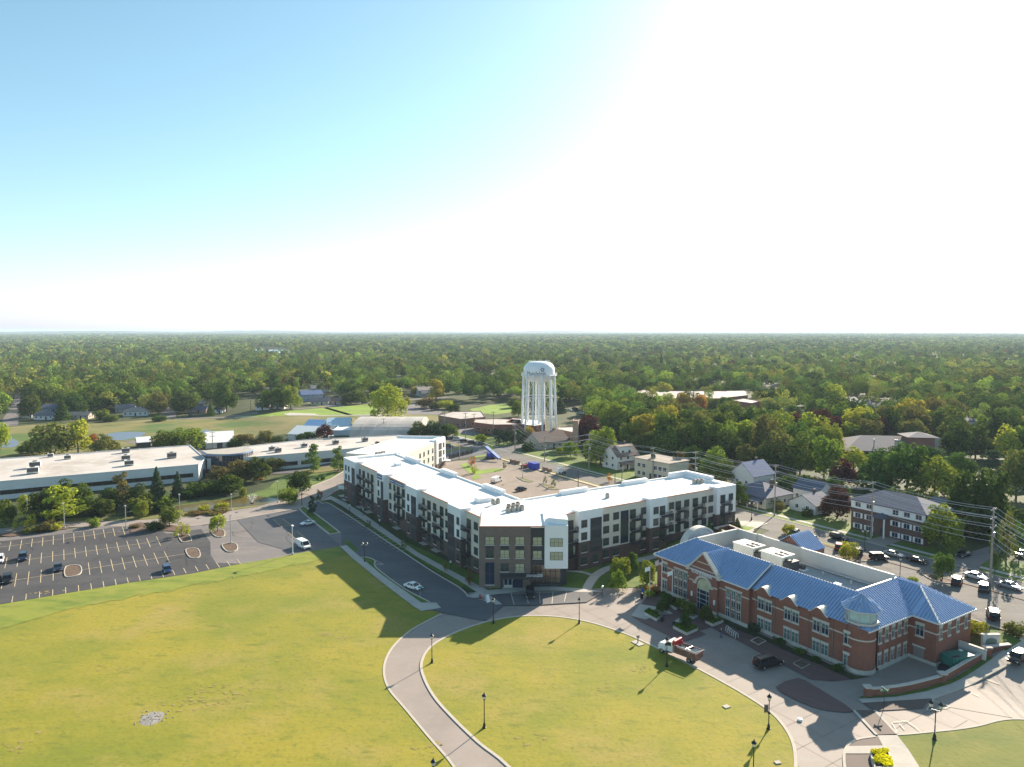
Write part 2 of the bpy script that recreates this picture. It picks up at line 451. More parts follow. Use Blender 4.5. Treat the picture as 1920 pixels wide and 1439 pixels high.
# ================================================================ ground, roads, lawns
def grid_ground():
    ss = [-40000,-12000,-5000,-2500,-1200,-700,-420] + [x for x in range(-418,-266,4)] + [x*1.0 for x in range(-266,-131,2)] + [-130,-110,-90,-60,-30,0,100,400,2000,12000,40000]
    ts = [-40000,-12000,-3000,-800,-200,0,60] + list(range(62,184,2)) + [220,300,420,600,1000,3000,12000,40000]
    vs = [tuple(W(s, t)) for s in ss for t in ts]; n = len(ts)
    fs = [(i*n+j, (i+1)*n+j, (i+1)*n+j+1, i*n+j+1) for i in range(len(ss)-1) for j in range(n-1)]
    me = bpy.data.meshes.new("ground"); me.from_pydata(vs, [], fs); me.materials.append(M['soil'])
    o = link("ground", me); o['kind'] = 'structure'
grid_ground()
def q(*st): return [tuple((US*s+UT*t)) for s, t in st]
Z1, Z2, Z3, Z4, Z5, Z6 = 0.04, 0.09, 0.14, 0.19, 0.24, 0.29
# loop drive and town hall forecourt (one concrete sheet; lawns and pavings lie on it)
drape("loop_road", pp((838,1640),(800,1400),(745,1318),(722,1285),(714,1255),(720,1228),(745,1200),(790,1172),(824,1148),(880,1112),(1100,1085),(1235,1080)) +
      q((-112,116),(-68,116),(-62,124),(-52,150),(-20,152),(30,140),(60,80)) , Z1, M['drive'])
drape("court_paving", q((-67,111),(-66.8,126.2),(-60,126.5),(-50,131),(-44,120),(-62,107)), Z1+0.03, M['drive'])
# left lot, drive and the road along the apartments
drape("parking_lot", pp((-330,1190),(0,1135),(120,1114.7),(244,1094),(360,1077),(454,1058),(519,1047),(568,1037),(637,1026)) + q((-188,68),(-231.5,66),(-231,50),(-236,30),(-242,12),(-242,-60),(-170,-60)), Z1, M['asph'])
drape("sealed_parking", pp((-330,1189),(0,1134),(120,1113.7),(244,1093),(360,1076),(450,1058)) + q((-186.5,31),(-193.5,31),(-206,33),(-221,33),(-221,24),(-236.5,20),(-238.5,-60),(-171,-60)), Z2, M['seal'])
drape("shade_toned_bay", q((-229.5,62.6),(-195,62.4),(-183,62),(-181,51),(-199,44),(-226,44)), Z2, M['new'])  # dark asphalt sheet stands in for the shadow over the right-hand bays
drv_up = pp((0,992),(112.5,979.5),(244,977),(360,970),(480,951.5),(529,938),(575,917),(622,898),(652,880))
drv_lo = pp((652,908),(641,914),(604,938),(566,953),(424,979),(360,988),(244,988),(110,990),(0,1004))
drape("drive", q((-262,-70)) + drv_up + drv_lo + q((-240,-70)), Z2, M['drive'])
drape("apartment_road", pp((548,960),(566,951.5),(600,940.5),(622,947),(720,1012),(807,1070),(862,1103),(880,1122),(945,1137),(910,1166),(826,1150),(790,1140),(640,1032),(640,1000)), Z3, M['new'])
ribbon("kerb", drv_lo[1:5], 0.2, -0.25, Z2, M['kerb'], h=0.12)
ribbon("kerb", drv_up[6:], 0.2, -0.2, Z2, M['kerb'], h=0.12)
# front stalls paving before the apartment block
drape("stall_paving", pp((918,1118),(1100,1111),(1128,1114),(1100,1131),(1000,1137),(945,1137)), Z4, M['new'])
# lawns
cl = smooth_line(pp((895,1439),(850,1372),(815,1305),(795,1268),(792,1242),(808,1216),(840,1195),(880,1178),(925,1165),(980,1157),(1040,1158),(1100,1167.5),(1160,1186),(1210,1207),(1270,1237),(1330,1268),(1390,1302),(1440,1335),(1466,1362),(1482,1390),(1488,1420),(1486,1470),(1470,1560)), 4)
cl[0] = tuple(P(957,1439)[:2]) ; 
cl = smooth_line(pp((1060,1560),(957,1439),(900,1393),(848,1343),(815,1305),(796,1268),(793,1242),(808,1216),(840,1195),(880,1178),(925,1165),(980,1157),(1040,1158),(1100,1167.5),(1160,1186),(1210,1207),(1270,1237),(1330,1268),(1390,1302),(1440,1335),(1466,1362),(1482,1390),(1488,1420),(1486,1470),(1470,1560)), 4)
drape("central_lawn", cl, Z2, M['lawn'])
ribbon("lawn_kerb", cl, 0.0, 0.45, Z2, M['kerb'], h=0.07)
ll_r = smooth_line(pp((860,1480),(848,1439),(800,1382),(757,1330),(728,1295),(718,1265),(722,1236),(740,1208),(770,1182),(800,1165),(826,1152)), 4)
upper = pp((826,1143),(790,1147),(775,1138),(715,1092),(660,1047),(646,1034),(637,1026.5),(568,1038),(519,1048),(454,1059),(360,1078),(244,1095),(120,1115.7),(0,1136),(-330,1191))
drape("left_lawn", ll_r + upper + pp((-330,1700)), Z2, M['lawn'])
ribbon("lawn_kerb", ll_r, 0.0, -0.35, Z2, M['kerb'], h=0.07)
bl = pp((640,1044),(600,1052),(540,1064),(454,1082),(360,1100),(244,1122),(120,1146),(0,1182),(-330,1260)); br_ = random.Random(8); bl2 = []
for a, b in zip(bl, bl[1:]):
    for k in range(12):
        w_ = 0.9*br_.gauss(0,1) if (a, k) != (bl[0], 0) else 0; bl2.append((a[0]+(b[0]-a[0])*k/12+w_*0.4, a[1]+(b[1]-a[1])*k/12+w_))
drape("grass_bank", pp((-330,1190),(0,1135),(120,1114.7),(244,1094),(360,1077),(454,1058),(519,1047),(568,1037),(637,1026)) + bl2, Z3, M['bank'])
rl = smooth_line(pp((1683,1381),(1712,1379),(1753,1375),(1800,1370),(1841,1363),(1870,1355),(1896,1351.5),(1922,1352),(1980,1358)), 3)
drape("right_lawn", rl + pp((2250,1420),(2250,1640),(1775,1640),(1745,1510),(1723,1439),(1702,1406)), Z2, M['rlawn'])
ribbon("lawn_kerb", rl, 0.4, 0.0, Z2, M['kerb'], h=0.08)
drape("sidewalk", pp((1645,1381),(1682,1380.5),(1702,1406),(1723,1439),(1745,1510),(1775,1640),(1700,1640),(1690,1510),(1676,1439),(1660,1410)), Z3, M['conc'])
drape("paver_island", pp((1586,1470),(1580,1430),(1583,1406),(1600,1389),(1645,1382),(1659,1410),(1675,1439),(1685,1490),(1690,1560),(1600,1560)), Z3, M['paver'])
drape("island_walk", pp((1584,1416),(1586,1402),(1657,1401),(1663,1416)), Z4, M['conc'])
isl = pp((1640,1382),(1600,1389),(1583,1406),(1580,1430),(1586,1470),(1600,1560))
ribbon("kerb", smooth_line(isl, 3), 0.0, 0.35, Z3, M['kerb'], h=0.08)
drape("brick_crossing", pp((1602,1334),(1639,1334),(1681,1378.5),(1645,1380)), Z3, M['paver'])
ribbon("crossing_border", pp((1602,1334),(1645,1380)), 0.15, -0.3, Z4, M['conc']); ribbon("crossing_border", pp((1639,1334),(1681,1378.5)), 0.3, -0.15, Z4, M['conc'])
# town hall paving
drape("paver_plaza", pp((1183,1156),(1200,1167),(1240,1187),(1267,1201),(1278,1204.5),(1290,1203),(1324,1191),(1312,1184),(1333,1178),(1356,1191),(1378,1200),(1440,1234),(1500,1265),(1520,1276),(1562,1279),(1607,1274)) + q((-66,110.4),(-70,110.8),(-95,110.8),(-114,112),(-118,113)) + pp((1215,1119)), Z2, M['paver'])
drape("plaza_walk", pp((1183,1156),(1200,1134),(1246,1142),(1262,1152),(1232,1156),(1210,1163)), Z3, M['conc'])
drape("plaza_path", pp((1263,1166),(1296,1150),(1310,1157),(1282,1172)), Z3, M['conc'])
drape("planting_bed", q((-96,110.9),(-66.5,110.8),(-64.8,112.6),(-66,108.9),(-72,109.3),(-76,108.9),(-84,109.2),(-89,108.8),(-96,109.4)), Z3, M['bed'])
drape("planting_bed", q((-116,113),(-113.5,110.7),(-104,110.7),(-104,109.2),(-113,107.5),(-118,109.5)), Z3, M['bed'])
drape("paver_island", smooth_line(pp((1454,1290),(1496,1273),(1525,1287),(1560,1308),(1601,1336),(1555,1335),(1520,1326),(1485,1311)), 2, True), Z3, M['paver'])
drape("paver_island", pp((1617,1320),(1746,1311.6),(1730,1330),(1640,1335)), Z3, M['paver'])
for a, b, c, d in (((1408,1203),(1421,1196.5),(1436,1204),(1422,1211)), ((1488,1246),(1502,1239),(1518,1247),(1503,1255))):
    drape("tree_pit", pp(a, b, c, d), Z4, M['mulch']); ln = pp(a, b, c, d, a)
    ribbon("tree_pit_border", ln, 0.12, -0.12, Z4, M['conc'], h=0.03)
# grass and walks round the apartments
drape("apartment_grass", q((-250,72),(-236,72),(-142,82),(-134,100),(-133,122),(-118,122),(-116,110),(-128,88)) + pp((1092,1106),(1000,1106),(945,1108),(905,1113),(862,1101),(807,1068),(720,1010),(622,945),(600,938)), Z2, M['green'])
drape("apartment_grass", q((-133.5,120),(-133.2,160),(-124,158),(-108,132),(-108,118),(-118,112)), Z2, M['green'])
drape("sidewalk", pp((600,941),(620,931),(650,945),(671,957.5),(783,1037),(860,1079),(912,1107),(930,1118),(948,1134),(930,1136),(905,1122),(894,1112),(860,1090),(779,1044),(667,968),(645,952),(620,938)), Z4, M['conc'])
drape("front_walk", pp((875,1121),(900,1110),(941,1107),(941,1090),(980,1090),(980,1103),(1040,1102),(1092,1106),(1132,1112),(1092,1112.5),(1040,1109.5),(985,1110),(957,1114),(920,1117.5),(890,1124)), Z5, M['conc'])
drape("curved_path", smooth_line(pp((1090,1108),(1099,1091),(1110,1078),(1128,1067),(1152,1059.5),(1197,1048),(1244,1036)),3) + smooth_line(pp((1244,1044),(1197,1056),(1152,1068),(1130,1079),(1118,1091),(1108,1108)),3), Z4, M['conc'])
drape("curved_path", smooth_line(pp((1062,1071.5),(1090,1072.5),(1113,1079)),3) + smooth_line(pp((1109,1082),(1089,1076),(1062,1074)),3), Z4, M['conc'])
drape("verge_grass", pp((671,1047),(690,1047.5),(703,1053),(702,1060),(712,1072),(760,1106),(803,1130),(788,1132),(715,1080)), Z4, M['green'])
drape("verge_grass", pp((643,1014.5),(652,1014),(671,1031),(670,1036),(660,1038),(650,1024)), Z4, M['green'])
drape("sidewalk", pp((637,1026),(650,1024),(660,1033),(715,1079),(790,1132),(818,1132),(827,1142),(790,1148),(775,1139),(715,1093),(660,1048),(648,1036)), Z4, M['conc'])
for ln in (((596,938),(605,946),(622,948),(720,1013),(807,1071),(862,1104),(878,1121)), ((671,1047),(690,1047),(703,1053),(702,1060),(712,1072),(760,1107),(806,1131))):
    ribbon("kerb", smooth_line(pp(*ln), 3), 0.15, -0.15, Z4, M['kerb'], h=0.1)
# islands of the lots
def island(name, st, m, w=0.22, rounded=True):
    ln = smooth_line(q(*st), 3, True) if rounded else q(*st)
    drape(name, ln, Z4, m); ln = ln + [ln[0]]
    ribbon("kerb", ln, w/2, -w/2, Z3, M['kerb'], h=0.14)
island("median_grass", [(-230,65),(-226,63.6),(-198,62.9),(-195.6,63.6),(-195.6,65.3),(-198,66),(-229,66.3)], M['green'], 0.5)
island("mulch_island", [(-203,-0.6),(-194.6,-0.8),(-194,1.2),(-196,2.4),(-202,2.2)], M['mulch'])
island("mulch_island", [(-219,26.6),(-210,26.4),(-209.6,28.2),(-211,29),(-218,28.8)], M['mulch'])
island("mulch_island", [(-202,26.3),(-194,26.2),(-193.6,28.4),(-201,29)], M['mulch'])
island("mulch_island", [(-217.5,35.2),(-210.5,35.2),(-209.4,37.2),(-216,38.2)], M['mulch'])
island("mulch_island", [(-201.5,35.3),(-194.4,35.2),(-194,37.5),(-200.5,38.5)], M['mulch'])
drape("island_bed", pp((243,985),(262,981),(310,985),(355,990),(352,999),(300,996),(262,1000),(245,1000)), Z4, M['mulch'])
drape("island_bed", pp((-20,1004),(60,996),(120,990),(132,989),(128,993),(95,997),(60,1002),(20,1008)), Z4, M['mulch'])
# painted bay lines
def lines(name, segs, m, w=0.11, off=Z3):
    mb = MB()
    for a, b in segs:
        a = Vector(a[:2]); b = Vector(b[:2]); d = (b-a).normalized(); nn = Vector((-d.y, d.x))*w/2
        n = max(1, int((b-a).length/4)); 
        for i in range(n):
            p0 = a+(b-a)*(i/n); p1 = a+(b-a)*((i+1)/n)
            z0 = T(p0.x,p0.y)+off; z1 = T(p1.x,p1.y)+off
            mb.add([(p0.x+nn.x,p0.y+nn.y,z0),(p0.x-nn.x,p0.y-nn.y,z0),(p1.x-nn.x,p1.y-nn.y,z1),(p1.x+nn.x,p1.y+nn.y,z1)],[(0,1,2,3)])
    o = mb.obj(name, m); o['kind'] = 'structure'; return o
segs = []
def stl(s0, t0, s1, t1): segs.append((US*s0+UT*t0, US*s1+UT*t1))
for k in range(-8, 15): stl(-186.3, -10.6+2.44*k, -181.9-0.09*k*0, -10.6+2.44*k)
for k in range(5): stl(-186.3, 26.2+2.45*k, -181.9, 26.2+2.45*k)
for k in range(-8, 14):
    t = -10.6+2.45*k
    if not -3 < t < 3.4: stl(-203.5, t, -193, t)
    if t < 25.5: stl(-219.3, t-0.2, -209.4, t-0.2)
for k in range(-8, 12): stl(-235.8, -13.2+2.45*k, -226.1, -13.2+2.45*k)
stl(-198.2, -30, -198.2, -1); stl(-198.2, 2.4, -198.2, 26); stl(-214.4, -30, -214.4, 26); stl(-231, -30, -231, 13)
lines("parking_lines", segs, M['yline'], 0.14, Z3)
segs = []
for s0, t0, s1, t1 in ((-220.2,53.4,-210,56.2), (-203.2,53.4,-194,56)):
    stl(s0,t0,s0,t1); stl(s1,t0,s1,t1); stl(s0,t0,s1,t0); stl(s0,t1,s1,t1)
    for k in range(1, 8):
        a = lerp(s0, s1, k/8); stl(a, t0, a+0.7, t1)
lines("hatched_lines", segs, M['yline'], 0.16, Z4)
segs = []
for a, b in (((958,1114),(964,1136)),((984,1111),(991,1134)),((1011,1110),(1013,1134)),((1037,1110),(1035,1134)),((1063,1110),(1058,1130))): segs.append((P(*a), P(*b)))
for k in range(16):
    t = 74.4; s = -213+4.6*k*0.62
    stl(s, 72.6, s, 77.4)
lines("bay_lines", segs, M['line'], 0.12, Z5)
segs = []
for a, b in (((701,1061),(706,1053)),((706,1053),(719,1060)),((719,1060),(703,1061)),((705,1058),(714,1060)),((1675,1356),(1700,1354)),((1700,1354),(1728,1375)),((1672,1358),(1682,1374)),((1686,1359),(1696,1370)),((1845,1274),(1874,1285)),((1822,1302),(1836,1308)),((1737,1334),(1750,1314)),((1750,1316),(1782,1327)),((1748,1330),(1749,1320)),((1762,1330),(1764,1321)),((1738,1335),(1780,1328))): segs.append((P(*a), P(*b)))
lines("road_markings", segs, M['line'], 0.12, Z4)
# main street: far carriageway, near carriageway with bays, median kerb
drape("main_street", q((-900,160.5),(-150,160.5),(-140,163),(-124,163),(-121,152),(-116,146),(-58,145),(-20,145),(60,145),(60,175.3),(-150,175.3),(-165,170.5),(-900,170.5)), Z1, M['street'])
drape("corner_walk", q((-137,161.5),(-131.5,168.5),(-129,169),(-127,160),(-121,152),(-116,146),(-118,140),(-126,146),(-134.4,158)), Z2, M['conc'])
drape("corner_grass", q((-134,159),(-128,162),(-127,158),(-131,152),(-134,152)), Z3, M['bright'])
ribbon("kerb", q((-137,161.5),(-131.5,168.7),(-129,169),(-127,160),(-121,152),(-116,146)), 0.15, -0.15, Z2, M['kerb'], h=0.1)
ribbon("median_kerb", q((-112,164.2),(20,164.2)), 0.25, -0.25, Z1, M['mulch'], h=0.13)
ribbon("kerb", q((-150,175.4),(60,175.4)), 0.2, -0.1, Z1, M['kerb'], h=0.12)
ribbon("kerb", q((-900,170.6),(-165,170.6)), 0.2, -0.1, Z1, M['kerb'], h=0.12)
ribbon("kerb", q((-116,146),(-56,145)), 0.1, -0.2, Z1, M['kerb'], h=0.12)
drape("far_verge", q((-150,175.5),(50,175.5),(50,190),(-150,190),(-160,172)), Z1, M['green'])
drape("far_verge", q((-420,170.7),(-165,170.7),(-150,175.5),(-150,192),(-420,186)), Z1, M['green'])
drape("far_sidewalk", q((-600,172.6),(-165,172.6),(-150,178),(60,178),(60,179.6),(-150,179.6),(-166,174.2),(-600,174.2)), Z2, M['conc'])
drape("side_street", pp((1754,1056),(1795,1043),(1814,1038),(1850,1027),(1900,1012),(1910,1020),(1858,1048),(1838,1062),(1835,1073)), Z3, M['asph'])
drape("side_street", q((-104.5,175.3),(-99,175.3),(-99.5,215),(-104,215)), Z2, M['drive'])
drape("near_verge", q((-600,156.6),(-270,156.6),(-262,159.3),(-150,159.6),(-150,160.4),(-600,160.4)), Z2, M['dry'])
ribbon("near_sidewalk", q((-262,158.2),(-160,158.9)), 0.7, -0.7, Z3, mat('sand_walk', (0.55,0.45,0.30), 0.9, 0.1, 0.5))
island("median_bed", [(-120,163.2),(-117.5,162),(-114.5,163),(-113.5,164.8),(-116,166),(-119,165.6)], M['mulch'])
island("median_bed", [(-101,158.2),(-98,157.2),(-95.5,158),(-94,163),(-96,163.6)], M['mulch'])
island("median_bed", [(-83,163.4),(-79,160.2),(-76,161.5),(-76.5,163.6)], M['mulch'])
drape("median_grass", q((-112.5,163.2),(-104,163.2),(-104,165.6),(-112,165.6)), Z3, M['dry'])
# courtyard lot behind the apartments
drape("courtyard_lot", q((-262,104),(-150,100),(-140,158),(-150,157.5),(-258,156.5),(-263,140)), Z1, M['tanlot'])
drape("courtyard_grass", pp((863,872),(873,868),(884,876),(900,882),(925,879),(945,880),(940,884),(900,890),(880,888)), Z2, M['bright'])
drape("courtyard_grass", pp((884,897),(893,889),(903,896),(890,900)), Z2, M['bright'])
drape("courtyard_grass", pp((888,857),(910,850),(912,856),(893,859)), Z2, M['bright'])
island("courtyard_island", [ST(*p[:2]) for p in (P(969,895),P(985,899),P(1000,904),P(985,904))], M['dry'])
island("courtyard_island", [ST(*p[:2]) for p in (P(1012,907),P(1030,912),P(1049,918),P(1030,918))], M['dry'])
drape("cross_street", pp((810,857),(834,852),(880,846),(940,838),(986,833),(992,838),(945,851),(895,855),(840,866),(810,866)), Z2, M['new'])
drape("corner_lawn", pp((900,842),(925,838),(980,831),(984,834),(940,839),(905,845)), Z2, M['bright'])
drape("rear_lot", pp((812,830),(850,816),(885,828),(908,836),(900,841),(880,846),(834,852),(810,856)), Z2, M['asph'])
drape("rear_lot_verge", pp((834,846),(860,840),(868,843),(836,850)), Z3, M['dry'])
drape("commercial_lot", pp((845,796),(880,793),(905,800),(905,812),(880,818),(858,812),(845,806)), Z2, M['asph'])
# office grounds, ponds, meadow, park
drape("office_lawn", pp((300,930),(390,915),(470,905),(560,888),(625,884),(640,888),(622,897),(575,916),(529,937),(480,951),(360,969.5),(244,976.5),(112,979),(0,991),(-200,1000),(-200,960),(100,950)), Z1, M['green'])
drape("shade_toned_bank", pp((60,950),(200,935),(300,925),(390,912),(470,903),(520,898),(505,915),(470,927),(440,934),(365,943),(290,954),(250,964),(300,968),(330,962),(110,978),(-100,985),(-100,960)), Z2, M['darkbank'])
drape("drive_verge", pp((112,979),(244,976.5),(360,969.5),(480,951),(529,937),(535,930),(480,944),(360,960),(244,969),(112,973)), Z2, M['dry'])
drape("office_access", pp((505,889),(530,884),(600,873),(640,867),(648,880),(600,882),(575,886),(520,890)), Z3, M['new'])
drape("office_verge", pp((560,884),(600,876),(645,874),(646,880),(590,888)), Z4, M['dry'])
drape("pond", smooth_line(pp((250,965),(290,956),(330,950),(365,945),(440,935),(475,931),(518,936),(522,940),(500,946),(465,950),(430,953),(395,956),(350,960),(300,966)),2,True), Z3, M['water'])
drape("meadow", pp((-300,830),(60,797),(170,795),(300,786),(420,782),(520,776),(640,772),(760,772),(830,776),(825,790),(760,800),(560,812),(520,816),(400,824),(270,834),(180,845),(0,870),(-300,930)), Z1, M['dry'])
drape("marsh", pp((0,815),(60,812),(170,808),(300,795),(420,789),(500,790),(520,800),(420,812),(330,818),(230,829),(150,838),(0,858)), Z2, M['marsh'])
drape("marsh_water", smooth_line(pp((188,818),(215,812),(245,810.5),(272,812),(264,819),(232,826),(204,825)),2,True), Z3, M['bwater'])
drape("marsh_water", smooth_line(pp((355,808),(375,806),(398,809),(384,815),(362,813.5)),2,True), Z3, M['bwater'])
drape("marsh_water", smooth_line(pp((-20,826),(14,822),(34,828),(30,838),(8,840),(-20,838)),2,True), Z3, M['bwater'])
ribbon("meadow_path", pp((160,801),(230,796),(310,789),(330,784)), 1.6, -1.6, Z3, M['dry'])
drape("park_lawn", pp((440,782),(497,778),(530,772),(600,766),(700,758),(712,776),(700,778),(600,780),(500,782)), Z2, M['bright'])
ribbon("park_path", pp((440,783.5),(510,780.5),(600,780),(712,778.5),(760,780)), 1.4, -1.4, Z3, M['conc'])
drape("park_plaza", pp((531,777),(545,774.5),(590,776.5),(600,779.5),(540,780)), Z3, M['conc'])
drape("park_lot", pp((746,768),(752,760),(775,756.5),(826,766),(830,778),(775,778),(750,775)), Z2, M['asph'])
ribbon("park_road", pp((330,786),(420,783),(480,775),(560,767),(640,761),(720,753),(800,748),(840,745)), 3, -3, Z2, M['asph'])
drape("sports_field", pp((880,768),(920,760),(965,757),(972,772),(930,778),(890,775)), Z2, M['bright'])
drape("school_field", pp((1418,742),(1437,733),(1478,735),(1482,742),(1440,749)), Z2, M['bright'])
drape("residential_street", pp((-4,801),(34,798),(37,760),(40,720),(36,720),(22,760)), Z2, M['asph'])
drape("driveway", pp((296,786),(330,786),(330,774),(316,764),(304,772)), Z2, M['asph'])
ribbon("rail_bed", pp((0,1020),(0,1020)) if False else q((-420,30),(-330,70),(-300,120),(-290,170)), 4, -4, Z2, M['asph'])

segs = []
for k in range(-36, -3): segs.append((US*(k*4.5)+UT*62, US*(k*4.5)+UT*112))
for k in range(14, 26): segs.append((US*-160+UT*(k*4.5), US*-20+UT*(k*4.5)))
lines("slab_joints", segs, mat('joint', (0.19,0.17,0.155), 0.9), 0.045, 0.083)
cr = random.Random(12); segs = []
for _ in range(26):
    p = Vector(q((cr.uniform(-238,-185), cr.uniform(-25,58)))[0]); a = cr.choice((STROT, STROT+R(90)))+cr.gauss(0,0.15)
    for k in range(cr.randint(4,12)):
        a += cr.gauss(0,0.25); p2 = p+Vector((math.cos(a),math.sin(a)))*cr.uniform(0.8,1.8); segs.append((p,p2)); p = p2
lines("tar_cracks", segs, mat('tar', (0.025,0.024,0.026), 0.8), 0.09, Z3+0.02)
bare = mixmat('bare_soil', [(0.30,0.235,0.09), ((0.25,0.20,0.05),1.5,0.4,0.6,7), ((0.36,0.30,0.18),2.5,0.6,0.75,6)])
def bare_patches():
    mb = MB()
    for u, v, n_, sp in ((608,1191,14,1.2),(640,1196,8,1.0),(420,1302,45,3.2),(350,1322,20,2.0),(90,1112,10,1.5),(30,1400,16,2.5),(1205,1258,10,1.2),(1150,1290,8,1.5),(800,1400,10,1.2),(1000,1390,8,1.5),(200,1250,14,3.0),(560,1240,12,3.0)):
        c = P(u, v)
        for _ in range(n_):
            x, y = c.x+cr.gauss(0,sp), c.y+cr.gauss(0,sp*0.55); r = cr.uniform(0.08,0.34)
            vs = [(x+r*1.5*math.cos(a)*cr.uniform(0.5,1.15), y+r*math.sin(a)*cr.uniform(0.5,1.15), T(x,y)+Z2+0.04+0.0001*_) for a in np.linspace(0,6.28,10)[:-1]]
            mb.add(vs, [tuple(range(9))])
    o = mb.obj("bare_patches", bare, fix=False); o['kind'] = 'structure'
bare_patches()
# ================================================================ apartment block
M['abrick'] = brickmat('brown_brick', (0.135,0.085,0.072), (0.10,0.066,0.06), (0.13,0.11,0.10), sc=1.0)
M['fbrick'] = brickmat('grey_brick', (0.20,0.15,0.125), (0.15,0.115,0.10), (0.20,0.17,0.15), sc=1.0)
M['panelwhite'] = mat('white_panel', (0.80,0.80,0.80), 0.6, 0.03, 0.4)
M['panelbeige'] = mat('beige_panel', (0.66,0.60,0.51), 0.7, 0.05, 0.4)
M['paneldark'] = mat('charcoal_panel', (0.04,0.04,0.048), 0.6, 0.15, 0.6)
M['roofwhite'] = mixmat('white_membrane', [(0.80,0.79,0.77), ((0.72,0.70,0.67),0.05,0.5,0.75,6), ((0.83,0.82,0.80),0.4,0.5,0.8,4)], rough=0.7)
M['coping'] = mat('red_coping', (0.52,0.25,0.17), 0.6)
M['glass'] = mat('window_glass', (0.05,0.07,0.065), 0.12, 0.5, 0.7, spec=0.6)
M['glassblue'] = mat('blue_glass', (0.015,0.03,0.06), 0.05, spec=0.9)
M['glassgreen'] = mat('green_glass', (0.09,0.15,0.145), 0.12, 0.3, 1.2, spec=0.6)
M['blind'] = mat('window_blind', (0.42,0.42,0.28), 0.35, 0.25, 0.6, spec=0.5)
M['warm'] = mat('lobby_wall', (0.45,0.25,0.13), 0.5, 0.3, 0.8)
M['frame'] = mat('window_frame', (0.06,0.06,0.065), 0.5)
M['frameW'] = mat('pale_window_frame', (0.48,0.46,0.42), 0.5)
M['sill'] = mat('stone_sill', (0.62,0.60,0.57), 0.8, 0.06, 1.0)
SO, TO = -143.0, 90.0
def apartment():
    t = thing("apartment_building", "long white-roofed apartment block of brick, beige and white panels wrapping a rear car park", "apartment building", W(SO, TO, 0), STROT)
    L = lambda s, tt: (s-SO, tt-TO)
    XY = lambda x, y: L(*ST(x, y))
    g = MB(); HB = 13.95
    # walls: left wing recess, brick base then beige
    def wall_t(mb, s0, s1, t0, t1, z0, z1): mb.box(s0-SO, s1-SO, t0-TO, t1-TO, z0, z1)
    base = MB(); up = MB(); wb = MB()
    wall_t(base, -234.0, -143.5, 82.3, 99.6, -0.5, 3.75); wall_t(up, -234.0, -143.5, 82.35, 99.55, 3.75, HB)
    wall_t(base, -151.9, -134.4, 99.7, 159.6, -0.5, 3.75); wall_t(up, -151.85, -134.45, 99.7, 159.55, 3.75, HB)
    # white bays
    bays = [(-234.5,-223.3),(-204.4,-199.0),(-182.8,-175.5),(-157.1,-150.3)]
    for a, b in bays:
        wall_t(base, a, b, 80.9, 82.3, -0.5, 7.0); wall_t(wb, a-0.03, b+0.03, 80.86, 84.0, 7.0, 14.65)
    wall_t(wb, -234.53, -232.5, 84.0, 101.0, 7.0, 14.65); wall_t(base, -234.5, -232.5, 82.3, 101.0, -0.5, 7.0)
    for a, b in ((103.8,111.1),(126.9,133.0),(152.0,159.65)):
        wall_t(base, -134.4, -133.0, a, b, -0.5, 7.0); wall_t(wb, -136.0, -132.96, a-0.03, b+0.03, 7.0, 14.65)
    wall_t(wb, -151.0, -136.0, 157.8, 159.66, 7.0, 14.65); wall_t(base, -151.0, -134.4, 157.9, 159.64, -0.5, 7.0)
    # back wing (runs away from the street front)
    A, B, C, D, E_, F_ = [XY(*PZ(u, v, 13.95)[:2]) for u, v in ((648,850),(745,821.5),(833,823),(817,829),(764,850),(749,856))]
    up.prism([A, B, C, D, E_, F_], 3.75, HB); base.prism([A, B, C, D, E_, F_], -0.5, 3.75)
    # end bay of the back wing, white
    C2 = Vector(C); D2 = Vector(D)
    dirE = (D2-C2).normalized(); inw = (Vector(E_)-D2).normalized()
    ang = math.atan2(dirE.y, dirE.x)
    # front block facing the camera
    fx = [(-7.4,156.4),(12.0,156.4),(12.4,168.0),(4,176),(-7.6,166)]
    fb = MB(); fb.prism([XY(*p) for p in [(-7.4,156.4),(4.2,156.4),(4.2,170),(-7.6,166)]], 0, HB+0.25)
    fb.obj("front_brick_wall", M['fbrick'], t)['label'] = "grey brown brick front wall with window bands"
    fd = MB(); fd.prism([XY(*p) for p in [(4.2,156.9),(7.3,156.9),(7.3,170),(4.2,170)]], 5.2, HB+0.25)
    fd.prism([XY(*p) for p in [(11.0,158.5),(12.4,158.5),(12.4,168),(11.0,168)]], 0, 5.2)
    fd.prism([XY(*p) for p in [(4.25,157.2),(11.0,157.2),(11.0,157.6),(4.25,157.6)]], 0, 0.9)
    fd.parts("dark_panel", M['paneldark'], t)
    fw = MB(); fw.prism([XY(*p) for p in [(7.3,155.4),(12.5,155.4),(12.5,168),(7.3,168)]], 4.9, 14.7)
    fw.prism([XY(*p) for p in [(8.3,157.5),(12.5,156.0),(12.5,160.0),(9.2,163)]], 14.7, 15.9)
    fw.obj("white_box_wall", M['panelwhite'], t)
    base.parts("brick_wall", M['abrick'], t); up.parts("beige_wall", M['panelbeige'], t); wb.parts("white_bay", M['panelwhite'], t)
    lob = MB(); lob.prism([XY(*p) for p in [(4.25,158.6),(11.0,158.6),(11.0,166),(4.25,166)]], 0.0, 5.3)
    lob.obj("lobby", M['warm'], t)
    lg = MB()
    for x0 in (4.3, 5.4, 6.5, 7.6, 8.7, 9.9):
        a = Vector(XY(x0, 157.4)); b = Vector(XY(x0, 157.4)); lg.box(a.x-0.05, a.x+0.05, a.y-0.05, a.y+0.05, 0.9, 5.2)
    for z in (2.0, 3.6): lg.bar((*XY(4.3,157.4), z), (*XY(11,157.4), z), 0.08, 0.08)
    lgo = lg.obj("lobby_window", M['frame'], t)
